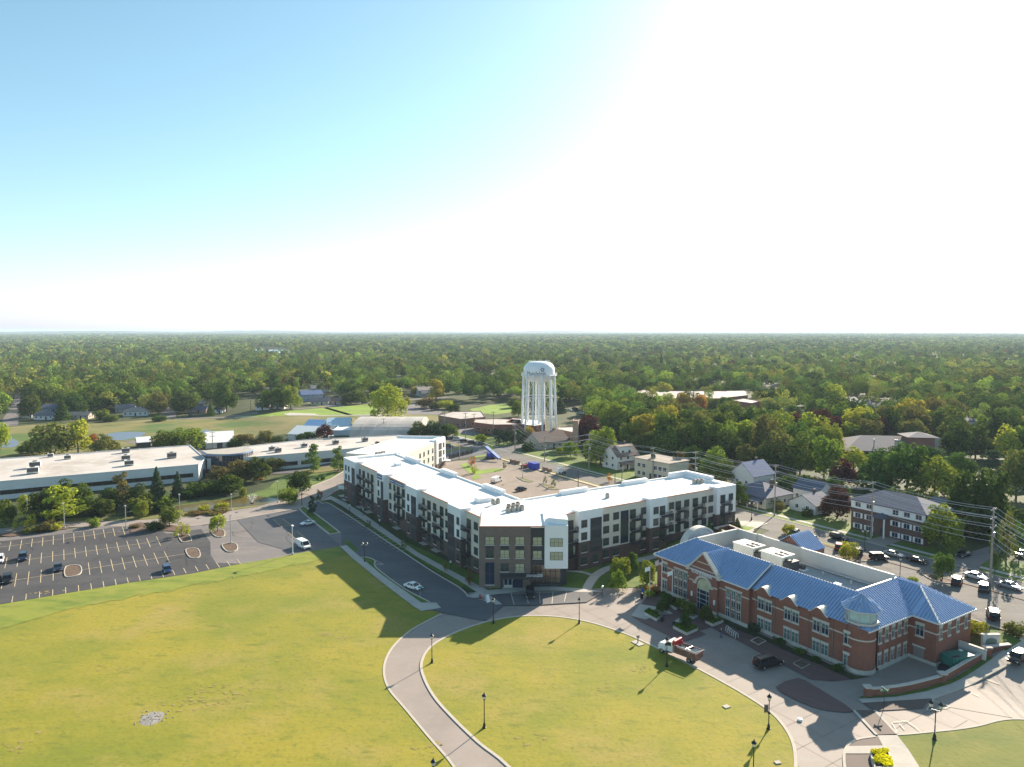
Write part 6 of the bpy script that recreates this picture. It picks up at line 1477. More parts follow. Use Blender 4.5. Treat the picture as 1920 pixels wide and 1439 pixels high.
NT = [ # u, base v, top v, width px, kind, colour, label
 (118,976,912,84,'pine','lime',"large feathery yellow-green tree at the car park's far edge"),
 (45,991,962,42,'sparse','lime',"thin yellow-green tree at the left edge of the car park"),
 (52,962,928,34,'vase','lime',"yellow-green tree beside the leftmost white lamp pole"),
 (122,962,900,56,'round','dark',"dark bushy tree against the office wall, left of centre"),(155,958,906,46,'round','mid',"green tree against the office wall behind the feathery one"),
 (10,985,938,40,'round','mid',"green tree cut by the left edge below the office wall"),
 (229,952,887,44,'pine','brown',"tall brownish pine against the office wall"),(295,936,878,32,'cone','pine',"taller blue-green spruce against the office wall"),(334,932,886,27,'cone','pine',"shorter blue-green spruce at the end of the office wall"),
 (190,968,935,60,'shrub','dark',"wide dark thicket left of the brownish pine"),(262,962,932,50,'shrub','mid',"green thicket between the pine and the spruce"),(175,988,972,26,'shrub','bright',"round bright bush beside the drive"),
 (310,955,930,24,'shrub','bright',"upright bright bush below the taller spruce"),
 (96,856,795,82,'round','olive',"broad olive tree left behind the office roof"),(147,850,789,52,'oval','lime',"tall yellow-green tree behind the office roof"),(-2,860,795,40,'oval','lime',"yellow-green tree cut by the left edge behind the office"),
 (195,850,815,54,'round','olive',"olive tree right of the tall yellow-green one"),(60,852,826,50,'round','mid',"low green tree at the pond left of the broad olive one"),(318,848,808,64,'spread','mid',"left one of the wide trees behind the office's right end"),(356,846,804,62,'spread','bright',"right one of the wide trees behind the office's right end, yellow on top"),
 (174,838,814,16,'round','orange',"small red-orange tree behind the tall yellow-green one"),
 (458,838,815,48,'spread','brown',"brownish tree behind the glass rotunda"),(440,842,822,30,'round','dark',"dark shrub-like tree left of the brownish one by the rotunda"),
 (498,836,808,36,'round','olive',"olive tree left of the white gabled shed"),(520,838,818,30,'round','dark',"dark tree right of the olive one by the white shed"),
 (609,823,797,32,'round','maroon',"dark red tree among the sheds"),(582,824,810,34,'spread','dark',"low dark pine left of the dark red tree"),(565,829,814,24,'round','dark',"small dark pine at the shed corner"),
 (588,885,834,40,'pine','softpine',"soft green pine on the office drive, the left of two"),(634,884,838,32,'pine','softpine',"soft green pine next to the apartment end, the right of two"),
 (408,900,876,44,'spread','brown',"brown shrubby tree before the rotunda"),(450,905,862,52,'round','brown',"brown-green tree right of the rotunda"),(482,903,858,56,'round','dark',"dark rounded tree right of the rotunda"),(515,882,858,38,'round','olive',"olive tree at the office wing windows"),(430,925,890,60,'round','dark',"dark tree on the bank below the rotunda"),
 (563,924,884,46,'round','dark',"dark tree on the lawn inside the drive bend"),(540,946,917,36,'spread','bright',"bright green tree at the pond end beside the drive"),
 (378,928,907,18,'shrub','bright',"bright bush on the pond bank, left"),(456,932,914,16,'shrub','bright',"bright bush on the pond bank, right"),
 (318,988,950,36,'round','mid',"round green tree on the car park's top island"),(265,971,940,26,'round','bright',"small green tree by the drive above the car park"),(341,1006,980,30,'sparse','lime',"sparse young tree on the upper right mulch island"),(408,998,966,30,'vase','lime',"yellow-green young tree on the island beside the drive"),
 (585,965,930,18,'pine','pine',"slim dark pine on the grass median"),(598,940,918,14,'sparse','pine',"thin young tree at the apartment drive corner"),
 (728,793,725,72,'big','lime',"big yellow-green cottonwood standing alone beyond the meadow"),(763,760,744,16,'round','yellow',"small yellow tree beside the cottonwood"),
 (785,824,791,40,'round','dark',"left dark evergreen behind the apartment's back wing"),(812,824,790,38,'oval','pine',"middle blue-green evergreen behind the apartment's back wing"),(843,822,796,32,'round','mid',"green tree at the rear car park corner"),(826,822,800,26,'round','dark',"right dark evergreen behind the back wing"),
 (800,766,748,40,'spread','brown',"reddish shrubby tree in the park car park"),(815,770,754,22,'round','dark',"dark tree right of the reddish one in the park car park"),(836,768,752,34,'spread','lime',"yellowish tree above the brown shop"),(850,775,758,26,'round','dark',"dark bushy tree behind the brown shop"),(818,752,712,34,'oval','yellow',"golden tree above the park car park"),(778,742,726,18,'spread','yellow',"low yellow tree at the park road"),
 (912,812,798,18,'round','bright',"small bright tree before the red brick shop"),(901,828,815,26,'round','lime',"bright rounded tree by the rear car park"),
 (935,834,805,26,'oval','pine',"dark hedge-like tree left of the lamp before the shop"),(955,834,804,26,'oval','pine',"dark hedge-like tree in the middle before the shop"),(972,832,806,20,'oval','dark',"dark hedge-like tree nearest the tower legs"),
 (992,828,799,24,'oval','yellow',"yellow-topped tree at the tower's left foot"),(978,830,812,20,'shrub','pine',"dark bush at the tower's left foot"),(1038,820,806,18,'round','bright',"small bright tree at the tower's right foot"),(991,846,829,24,'shrub','dark',"round dark bush on the street corner below the tower"),(1007,822,812,8,'cone','pine',"small dark conifer between the tower legs"),
 (965,765,745,26,'round','olive',"olive tree seen left of the tower legs"),(972,782,752,30,'round','bright',"bright tree seen through the tower legs"),(1050,775,746,26,'cone','pine',"dark conifer right of the tower legs"),
 (1068,752,716,50,'round','olive',"round olive tree right of the water tower"),(1130,776,729,54,'round','bright',"open-crowned light green tree right of the water tower"),(1100,790,768,22,'cone','dark',"dark cone-shaped tree left of the light open tree"),
 (1104,836,780,54,'round','maroon',"very dark maroon tree over the pink brick building"),(1145,812,772,46,'round','dark',"dark tree between the maroon tree and the tall green ones"),
 (1188,826,766,76,'round','mid',"large green tree above the white gabled house"),(1228,815,770,48,'round','dark',"dark grey-green tree right of the large green one"),(1182,838,792,44,'round','bright',"brighter green tree in front of the large green one"),(1216,845,812,34,'round','mid',"small green tree right of the bright one"),
 (1126,872,801,62,'round','bright',"big bright green tree left of the white gabled house"),(1110,866,830,44,'round','dark',"dark skirted tree under the big bright one"),(1146,870,835,40,'round','lime',"yellow-green tree touching the white house"),
 (1070,858,829,36,'round','bright',"round bright green tree beside the tan bungalow"),(1050,852,838,16,'shrub','lime',"lime bush before the tan bungalow"),
 (1245,848,812,40,'spread','lime',"light yellow-green tree behind the beige flats"),(1224,896,848,30,'cone','pine',"blue-green spruce in front of the beige flats"),(1274,896,848,40,'pine','brown',"dull brown-green pine right of the beige flats"),
 (1280,862,795,62,'round','dark',"dark tree behind the beige flats, left"),(1325,858,790,72,'round','mid',"big green tree behind the beige flats, middle"),(1300,880,838,40,'round','dark',"dark tree low behind the pole by the flats"),(1342,895,838,58,'round','bright',"bright green tree right of the beige flats"),(1365,872,810,56,'round','dark',"tall dark tree over the bungalow's left"),
 (1355,905,862,46,'round','mid',"green tree at the left of the blue-roofed house"),(1400,880,835,44,'round','olive',"olive tree above the blue-roofed house"),
 (1252,768,738,32,'round','lime',"yellow-green tree at the school front, left"),(1283,770,737,32,'round','yellow',"yellow tree at the school front, middle"),(1314,775,741,24,'oval','orange',"orange-tinted tree at the school front, right"),(1337,772,748,26,'round','mid',"green tree right of the orange-tinted one"),(1360,776,745,28,'oval','mid',"oval green tree at the church hall"),(1222,756,730,30,'round','lime',"pale yellow tree covering the tan school hall"),(1245,752,732,28,'round','mid',"green tree between the school hall and the yellow trees"),(1182,778,745,24,'round','dark',"dark tree at the school's left end"),(1196,772,750,34,'round','dark',"dark olive tree before the tan school hall"),
 (1275,732,710,30,'round','bright',"ball-shaped bright tree above the school roof"),(1400,727,702,32,'round','orange',"rounded tree turning orange above the school"),(1345,716,692,34,'round','olive',"pale rounded tree left of the orange one"),(1320,722,706,34,'round','maroon',"maroon tree above the school roof, left"),(1358,740,720,24,'oval','maroon',"maroon tree right behind the school"),(1377,722,704,28,'round','mid',"green tree left of the orange one"),(1240,700,668,16,'cone','pine',"tall narrow spruce above the tan school hall"),
 (1483,722,690,42,'round','bright',"bright green tree standing out beyond the school field"),(1527,726,697,16,'cone','dark',"dark conifer right of the lone white house"),
 (1489,793,762,34,'round','dark',"rounded dark tree at the crossroads"),(1522,792,750,36,'round','mid',"green street tree right of the rounded dark one"),(1531,806,772,26,'oval','maroon',"maroon tree at the crossroads"),(1556,810,780,32,'sparse','softpine',"light feathery tree right of the maroon one"),(1585,794,766,28,'round','olive',"olive tree at the clinic street"),(1563,768,722,44,'round','lime',"yellow-tinged tree above the crossroads"),(1530,762,728,46,'round','mid',"green tree left of the yellow-tinged one above the crossroads"),(1573,772,748,24,'round','maroon',"small maroon tree left of the pale blue house"),
 (1632,782,736,50,'sparse','mid',"airy green tree right of the blue houses"),(1668,806,778,40,'spread','yellow',"low yellow tree right of the cream building"),(1706,808,748,62,'round','yellow',"tall yellow-orange tree above the clinic, left"),(1738,812,767,46,'round','yellow',"tall yellow-orange tree above the clinic, right"),(1690,775,750,40,'round','mid',"green tree behind the tall yellow ones"),
 (1782,796,748,58,'round','olive',"broad olive tree right of the yellow ones"),(1815,792,762,44,'round','mid',"green tree before the dark roofed house, right side"),(1868,735,692,76,'spread','olive',"large dome-shaped olive tree far right"),(1880,838,772,70,'round','dark',"dark pine-like tree at the right edge beyond the car park"),(1912,850,800,40,'round','bright',"bright tree cut by the right edge"),
 (1780,832,798,56,'round','olive',"olive tree at the clinic's right end"),(1792,858,830,36,'round','bright',"bright tree right of the clinic"),
 (1462,880,806,70,'round','olive',"left olive tree of the row behind the street houses"),(1500,890,812,60,'round','mid',"green tree second in the row behind the street houses"),(1545,895,818,62,'round','bright',"bright tree behind the white cottage"),(1435,885,828,50,'round','dark',"dark tree at the left of the row behind the street houses"),
 (1580,912,862,56,'round','maroon',"purple-black tree overhung with pale vines behind the flats"),(1600,885,840,60,'round','lime',"yellow-green tree above the brick flats"),(1648,915,842,74,'round','mid',"large green tree above the brick flats"),(1700,925,832,86,'round','mid',"very large grey-green tree behind the brick flats"),(1752,935,858,76,'round','bright',"large light green tree right of the very large one"),(1740,880,838,60,'round','dark',"dark tree in the gap before the clinic"),
 (1675,880,838,40,'round','dark',"dark tree before the clinic wall"),(1795,905,850,60,'round','mid',"green tree behind the near-black trees"),
 (1810,1000,885,70,'round','dark',"near-black big tree, left of the pair right of the flats"),(1855,1005,880,76,'round','dark',"near-black big tree, right of the pair right of the flats"),(1905,935,845,60,'round','olive',"olive tree by the pale house at the right edge"),(1860,880,845,56,'pine','pine',"dark green pine before the right-hand car park"),
 (1570,972,908,60,'round','maroon',"big dark purple tree between the cottage and the brick flats"),(1763,1032,948,68,'round','bright',"bright green tree at the brick flats' right end"),(1805,1010,955,46,'sparse','olive',"half bare tree left of the tall pole"),(1886,1060,960,36,'sparse','olive',"thin half-bare tree behind the tall pole"),(1910,1050,975,40,'sparse','mid',"thin tree right of the tall pole"),(1865,1075,985,24,'sparse','dark',"ivy-clad trunk tree right of the tall pole"),(1750,1012,978,30,'round','dark',"dark bush-like tree at the flats' corner"),
 (1385,950,905,36,'round','dark',"dark tree left of the cream bungalow"),(1440,950,932,50,'shrub','dark',"dark hedge before the cream bungalow"),(1462,958,942,18,'shrub','olive',"small olive bush by the bungalow's drive"),(1512,968,954,22,'shrub','dark',"flowering dark bush before the white cottage"),
 (1767,1087,1040,42,'oval','mid',"street tree on the main street median"),(1592,1052,1016,34,'spread','lime',"small yellow umbrella tree on the main street median"),(1480,1004,984,26,'spread','lime',"small yellow tree on the round bed beside the white cars"),(1483,1008,998,22,'shrub','yellow',"yellow grasses on the round median bed"),
 (1830,1190,1164,44,'shrub','lime',"loose yellow-green bush at the hall's rear corner"),(1905,1190,1168,40,'shrub','olive',"olive bush at the street by the right edge"),(1712,1092,1082,20,'shrub','lime',"bright bush peeping over the hall's roof"),
 (1163,1090,1046,36,'oval','bright',"taller of the two trees at the curved path"),(1159,1109,1071,32,'oval','bright',"front tree of the two at the curved path"),(1187,1076,1036,24,'oval','mid',"small tree behind the pair at the curved path"),(1213,1100,1052,32,'oval','bright',"tree by the flagpoles at the hall's left end"),
 (1208,1110,1096,24,'shrub','yellow',"yellow shrub left of the flagpole bed"),(1228,1112,1098,20,'shrub','orange',"orange shrub at the hall's left corner"),(1217,1119,1106,22,'shrub','lime',"lime shrub beside the leftmost flagpole"),(1250,1135,1112,30,'shrub','dark',"dark shrub under the hall's left windows"),(1290,1150,1126,34,'shrub','mid',"green shrub under the left tall windows"),
 (1415,1184,1170,26,'shrub','pine',"dark shrub at the step in the hall front"),(1500,1228,1216,24,'shrub','mid',"low green shrub along the hall front, middle"),(1460,1206,1196,24,'shrub','dark',"low dark shrub along the hall front, left of middle"),(1572,1258,1246,26,'shrub','dark',"low dark shrub before the turret"),(1530,1242,1232,24,'shrub','dark',"low dark shrub along the hall front, right of middle"),
 (1330,1008,975,16,'cone','mid',"taller narrow conifer behind the hall's arch"),(1322,1008,984,14,'cone','mid',"shorter narrow conifer behind the hall's arch"),(1350,1004,990,14,'cone','mid',"small conifer beside the brick enclosure"),(1382,990,972,16,'cone','dark',"dark conifer at the apartment's right end"),
 (880,1098,1066,18,'sparse','brown',"bare young tree at the brick front's left corner"),(690,990,975,12,'sparse','olive',"thin young tree on the apartment grass"),(757,1030,1012,12,'sparse','olive',"thin young tree below the third white bay"),(835,1072,1052,12,'sparse','olive',"thin young tree below the fourth white bay"),
 (890,888,872,18,'sparse','lime',"pale young tree on the courtyard lawn"),(885,874,856,16,'sparse','orange',"reddish young tree in the courtyard"),(920,847,834,9,'sparse','lime',"young tree on the corner lawn"),(1022,908,892,8,'sparse','mid',"young tree on the near courtyard island, left"),(1038,914,896,10,'sparse','mid',"young tree on the near courtyard island, right"),(946,880,864,8,'sparse','mid',"young tree at the end of the courtyard lawn"),(1142,905,888,14,'sparse','orange',"rusty young tree by the main street"),
 (190,787,768,34,'shrub','mid',"green bush left of the meadow driveway"),(210,790,778,30,'shrub','mid',"low bush along the meadow edge"),(300,790,779,26,'shrub','mid',"bush at the meadow driveway"),(117,788,748,30,'cone','dark',"dark spire-like tree at the left houses"),(58,785,745,44,'round','dark',"dark maple over the left houses"),(140,782,738,46,'round','dark',"dark tree above the pale garage"),(162,772,726,42,'round','bright',"rounded light green tree with a yellow crown top"),(297,776,734,40,'round','olive',"open olive tree at the driveway"),(264,762,740,20,'round','yellow',"small yellow tree by the white ranch house"),(345,775,733,50,'round','dark',"large dark tree left of the park houses"),(395,780,756,18,'cone','mid',"narrow tree by the park road"),(425,772,712,44,'round','mid',"tall green tree above the park road"),(0,760,742,40,'round','bright',"light tree at the left edge above the street"),(190,770,720,70,'round','mid',"big green tree behind the meadow edge"),(225,765,732,44,'round','bright',"bright green tree left of the ranch house"),
 (545,768,724,40,'round','bright',"bright rounded tree at the park's left end"),(510,768,728,56,'round','mid',"wide green tree above the park's left end"),(650,760,738,22,'round','dark',"dark tree right of the tan bungalow"),(644,760,746,10,'cone','bright',"small bright tree by the tan bungalow"),(670,758,730,36,'round','mid',"green tree above the park lawn"),(705,750,722,30,'round','dark',"dark tree left behind the cottonwood"),
 (1690,958,915,70,'shrub','dark',"dark thicket behind the brick flats, left"),(1730,965,920,70,'shrub','dark',"dark thicket behind the brick flats, right"),(1785,1000,945,60,'shrub','dark',"dark thicket right of the bright tree at the flats"),(1840,1010,950,80,'shrub','dark',"wide dark thicket under the near-black trees"),(1900,1000,950,70,'shrub','dark',"dark thicket at the right edge beyond the side street"),(1640,930,890,70,'shrub','dark',"dark thicket between the purple tree and the very large one"),(1560,935,895,60,'shrub','dark',"dark thicket behind the purple tree"),(1490,925,890,70,'shrub','dark',"dark thicket behind the cream bungalow"),(80,975,918,60,'round','dark',"dark tree behind the feathery yellow-green one, left"),(205,958,915,50,'round','dark',"dark tree filling between the office wall and the brownish pine"),(262,950,908,44,'round','dark',"dark tree between the pine and the taller spruce"),(310,958,936,46,'shrub','dark',"dark thicket below the taller spruce"),(370,930,906,50,'shrub','dark',"dark thicket on the pond bank below the office entrance"),(350,935,918,40,'shrub','dark',"dark thicket beside the shorter spruce"),(410,924,902,50,'shrub','dark',"dark thicket on the pond bank, middle")]
for a in NT:
    if a[-1]: tree(*a)
def hedges():
    for i, (u, vb, vt, w, c, lab) in enumerate(((60,997,986,40,'olive',"olive shrub mass on the left car park island, left part"),(88,996,978,34,'brown',"tawny shrub on the left car park island"),(105,994,981,30,'lime',"yellow-green shrub on the left car park island, right part"),(287,994,978,34,'dark',"dark clipped hedge on the top car park island"),(254,990,984,20,'brown',"low tawny grasses on the top car park island"),(302,994,986,10,'dark',"small dark bush beside the clipped hedge"),
      (330,969,958,22,'lime',"lime bush beside the pond, left of two"),(415,953,943,26,'lime',"lime bush beside the pond, right of two"),(380,958,948,24,'lime',"low lime bush between the pond bushes"),(402,962,956,50,'brown',"reddish brown reeds along the pond, right part"),(368,965,959,40,'brown',"reddish brown reeds along the pond, left part"),(595,900,894,9,'mid',"left round bush on the drive bend"),(606,900,893,9,'mid',"right round bush on the drive bend"),(487,900,896,16,'orange',"reddish mulch bush on the lawn below the wing"))):
        tree(u, vb, vt, w, 'shrub', c, lab)
hedges()
# ---------------------------------------------------------------- woods beyond: nearest as trees, the rest as one wood
def poly_in(pt, poly):
    x, y = pt; c = False; n = len(poly)
    for i in range(n):
        x0, y0 = poly[i]; x1, y1 = poly[(i+1) % n]
        if (y0 > y) != (y1 > y) and x < (x1-x0)*(y-y0)/(y1-y0)+x0: c = not c
    return c
LIM = [(-400,800),(0,792),(24,745),(42,745),(60,778),(170,776),(300,776),(318,764),(335,774),(420,764),(480,766),(560,752),(640,752),(700,746),(760,742),(830,750),(880,756),(960,754),(1040,770),(1100,800),(1160,835),(1240,860),(1330,900),(1420,905),(1500,930),(1600,945),(1700,985),(1800,1000),(1930,1040),(2400,1100)]
def lim(u):
    for (u0, v0), (u1, v1) in zip(LIM, LIM[1:]):
        if u0 <= u < u1: return v0+(v1-v0)*(u-u0)/(u1-u0)
    return 0
HOLES = [[(1230,770),(1420,768),(1440,800),(1420,815),(1350,800),(1240,790)],[(1440,790),(1560,790),(1560,815),(1440,815)],[(1560,775),(1660,770),(1660,790),(1560,795)],[(1820,838),(1930,825),(1930,858),(1820,858)],[(1050,765),(1100,765),(1100,785),(1050,785)],[(470,666),(545,664),(548,656),(474,654)],[(585,656),(655,653),(655,649),(585,650)],[(735,656),(760,655),(760,651),(735,652)],[(1412,752),(1440,732),(1480,734),(1484,746),(1440,752)],[(870,780),(920,758),(975,756),(975,780)],[(10,800),(36,800),(44,700),(36,700)],[(1195,712),(1235,712),(1235,704),(1195,704)],[(-30,648),(106,647),(106,643),(-30,643)]]
def boxes():
    out = []; pts = []; bpy.context.view_layer.update()
    for o in bpy.data.objects:
        if o.parent is not None: continue
        c = o.get('category')
        if c in ('house','flats','clinic','pavilion','school','church hall','shop','storehouse','tower','water tower','apartment building','town hall','shed','office building','greenhouse','glasshouse'):
            ps = [o.matrix_world.inverted() @ (k.matrix_world @ Vector(b)) for k in o.children if k.type == 'MESH' for b in k.bound_box]
            if ps:
                iv = o.matrix_world.inverted(); out.append((iv, min(p.x for p in ps)-4, max(p.x for p in ps)+4, min(p.y for p in ps)-4, max(p.y for p in ps)+4, o.location.x, o.location.y))
            if c == 'house' and 'distant' in o['label'] or o.location.y > 420 and c == 'house': pts.append((o.location.x-8, o.location.x+8, o.location.y-30, o.location.y))
        elif c == 'tree': p = o.location; pts.append((p.x-5,p.x+5,p.y-5,p.y+5))
    return out, np.array(pts)
BO, BX = boxes()
def inbox(x, y):
    if ((x > BX[:,0])&(x < BX[:,1])&(y > BX[:,2])&(y < BX[:,3])).any(): return True
    for iv, x0, x1, y0, y1, ox, oy in BO:
        if abs(x-ox)+abs(y-oy) > 180: continue
        p = iv @ Vector((x, y, 0))
        if x0 < p.x < x1 and y0 < p.y < y1: return True
    return False
def woods():
    rng = np.random.default_rng(5); cand = []
    d = 300.0
    while d < 9000:
        dep = max(10.5, 3.2e-5*d*d) if d < 1600 else max(30, 0.016*d)
        lat = 10.5 if d < 1600 else 10.5+(d-1600)*0.0032
        half = 0.80*d
        xs = np.arange(-half, half, lat)
        for x in xs:
            X_ = x+rng.uniform(-0.45,0.45)*lat; Y_ = d+rng.uniform(-0.5,0.5)*dep
            cand.append((X_, Y_))
        d += dep
    keep = []
    for X_, Y_ in cand:
        z = T(X_, Y_); u, v = px((X_, Y_, z))
        if u < -60 or u > 1980: continue
        if v > lim(u): continue
        if any(poly_in((u, v), h) for h in HOLES): continue
        s, t = ST(X_, Y_)
        if Y_ < 900:
            if 100 < t < 188 and s > -600: continue
            if t > 190 and ((s+61) % 118 < 9 or (Y_ > 430 and (t-290) % 104 < 8)): continue      # side streets
            if inbox(X_, Y_): continue
        keep.append((Y_, X_, u, v))
    keep.sort()
    return keep
KEEP = woods()
manual = len([o for o in bpy.data.objects if o.get('category') == 'tree' and o.parent is None])
NIND = max(0, 298-manual)
def region(u):
    for hi, nm in ((250,'at the far left'),(480,'left of the park'),(700,'above the park'),(960,'left of the water tower'),(1180,'right of the water tower'),(1420,'above the school'),(1600,'beyond the crossroads'),(1760,'above the clinic')):
        if u < hi: return nm
    return 'at the far right'
SHADE = ['dark','dark','mid','mid','mid','bright','olive','olive','lime','yellow','mid','dark','bright','maroon','olive']
seen = {}
far = []
kk = 0
wr = random.Random(21)
for i, (Y_, X_, u, v) in enumerate(KEEP):
    if 0 <= u <= 1920 and kk < NIND :
        kk += 1
        c = wr.choice(SHADE); kind = wr.choice(['round','round','spread','oval','big'])
        h = wr.uniform(11, 19); w = wr.uniform(10, 18)
        sh = dict(round='rounded', spread='wide flat-topped', oval='tall oval', big='broad full')[kind]
        lab = "%s %s tree in the woods %s" % (sh, TINT[c], region(u))
        q_ = "nearest" if lab not in seen else "next"
        seen.setdefault(lab, []).append(plant(Vector((X_, Y_, T(X_, Y_))), w, h, kind, c, lab, None, 0.15))
    else: far.append((X_, Y_))
for lab, L in seen.items():
    if len(L) > 1:
        for o in L: o['group'] = lab + "s" if False else "alike trees: " + lab
def far_wood():
    rng = np.random.default_rng(9); A = np.array(far); D = np.hypot(A[:,0], A[:,1])
    pal = np.array([(0.040,0.066,0.017),(0.055,0.085,0.02),(0.066,0.10,0.022),(0.085,0.11,0.028),(0.105,0.112,0.032),(0.11,0.145,0.028),(0.15,0.15,0.035),(0.06,0.04,0.025)])
    pw = np.array([.2,.2,.2,.15,.13,.07,.04,.01])
    Vs = []; Cs = []
    zone = np.sin(A[:,0]*0.006+1)*np.sin(A[:,1]*0.004)+rng.normal(0,0.8,len(A))
    for lo, hi, nq, sz in ((0,650,520,0.078),(650,1000,300,0.095),(1000,1700,130,0.14),(1700,3200,55,0.21),(3200,20000,24,0.32)):
        m = (D >= lo) & (D < hi); B = A[m]; n = len(B)
        if n == 0: continue
        w = rng.uniform(9.5,19,n)*(1 if hi < 2000 else 1.25); h = rng.uniform(9,19,n)
        if lo >= 1700: w = w*(1+ (D[m]-1700)*0.00025)
        k = 9; d = rng.normal(0,1,(n,k,3)); d[:,:,2] = np.abs(d[:,:,2])-0.25; d /= np.linalg.norm(d,axis=2)[:,:,None]
        C = d*np.array([0.33,0.33,0.34]); C[:,:,2] += 0.52
        idx = rng.integers(0,k,(n,nq)); cc = np.take_along_axis(C, idx[:,:,None].repeat(3,2), 1)
        e = rng.normal(0,1,(n,nq,3)); e[:,:,2] += 0.35; e /= np.linalg.norm(e,axis=2)[:,:,None]
        Pn = cc+e*np.array([0.19,0.19,0.17])*(0.7+0.35*rng.random((n,nq,1)))
        sc = np.stack([w,w,h],1)[:,None,:]; Pw = Pn*sc
        z0 = np.array([T(x,y) for x,y in B])
        Pw += np.stack([B[:,0],B[:,1],z0],1)[:,None,:]
        size = (sz*w)[:,None].repeat(nq,1).ravel()*0.5
        V = leaf_quads(Pw.reshape(-1,3), e.reshape(-1,3), 1.0, rng, 0.38)
        ctr = Pw.reshape(-1,3).repeat(4,0); V = ctr+(V-ctr)*size.repeat(4)[:,None]
        Vs.append(V); z = zone[m]
        ci = np.clip(np.array([rng.choice(8,p=pw) for _ in range(n)]),0,7); col = np.array([2.55,2.4,1.8])*pal[ci]*(0.5+1.0*rng.random(n)**1.3)[:,None]*(1+0.12*np.clip(z,-1.5,1.5))[:,None]
        Cs.append(np.concatenate([col.repeat(nq,0), np.ones((n*nq,1))],1))
    V = np.concatenate(Vs); Cc = np.concatenate(Cs)
    m = bpy.data.materials.new("far_leaf"); m.use_nodes = True; nt = m.node_tree; nt.nodes.clear()
    out = nt.nodes.new("ShaderNodeOutputMaterial"); at = nt.nodes.new("ShaderNodeAttribute"); at.attribute_name = 'tint'
    df = nt.nodes.new("ShaderNodeBsdfDiffuse"); ts = nt.nodes.new("ShaderNodeBsdfTranslucent"); mx = nt.nodes.new("ShaderNodeMixShader"); mx.inputs[0].default_value = 0.18
    nt.links.new(at.outputs[0], df.inputs[0]); nt.links.new(at.outputs[0], ts.inputs[0]); nt.links.new(df.outputs[0], mx.inputs[1]); nt.links.new(ts.outputs[0], mx.inputs[2]); nt.links.new(mx.outputs[0], out.inputs[0])
    o = link("far_wood", np_mesh("far_wood", V, m, Cc)); o['kind'] = 'stuff'
    print("FAR TREES", len(A), "quads", len(V)//4, "individual", manual, kk)
far_wood()
drape("lake", pp((474,664),(545,663),(548,657),(476,656)), 0.6, M['lake'])
drape("lake", pp((585,655),(655,653),(655,650),(585,651)), 0.6, M['lake'])
drape("lake", pp((735,655),(760,654.5),(760,652),(735,652.5)), 0.6, M['lake'])
# ================================================================ vehicles
PAINT = dict(white=mat('paint_white',(0.75,0.75,0.75),0.25,spec=0.7), silver=mat('paint_silver',(0.45,0.45,0.46),0.28,metal=0.5,spec=0.7), black=mat('paint_black',(0.01,0.01,0.012),0.35,spec=0.4), navy=mat('paint_navy',(0.012,0.018,0.045),0.22,spec=0.8), blue=mat('paint_blue',(0.02,0.045,0.13),0.22,spec=0.8), red=mat('paint_red',(0.36,0.02,0.025),0.25,spec=0.7), maroon=mat('paint_maroon',(0.07,0.018,0.02),0.22,spec=0.8), grey=mat('paint_grey',(0.09,0.095,0.10),0.25,spec=0.7))
M['tyre'] = mat('tyre_rubber',(0.015,0.015,0.016),0.9); M['rim'] = mat('wheel_rim',(0.45,0.45,0.46),0.3,metal=0.6); M['carglass'] = mat('car_glass',(0.012,0.016,0.02),0.1,spec=0.5); M['lamp'] = mat('headlamp',(0.75,0.75,0.72),0.15); M['tail'] = mat('tail_lamp',(0.30,0.01,0.012),0.2); M['plastic'] = mat('bumper_plastic',(0.025,0.025,0.028),0.7)
def wheel_meshes(r=0.34, w=0.24):
    t = MB(); t.M = Matrix.Rotation(R(90), 4, 'X'); t.lathe([(r*0.55,-w/2),(r*0.92,-w/2),(r,-w*0.3),(r,w*0.3),(r*0.92,w/2),(r*0.55,w/2)], 18, cap=False); tm = t.mesh("tyre", M['tyre'], True)
    q_ = MB(); q_.M = Matrix.Rotation(R(90), 4, 'X'); q_.lathe([(0.05,-w*0.46),(r*0.56,-w*0.4),(r*0.58,w*0.4),(0.05,w*0.46)], 14); return tm, q_.mesh("rim", M['rim'], True)
WT = wheel_meshes(); WT2 = wheel_meshes(0.5, 0.3)
CARS = {}
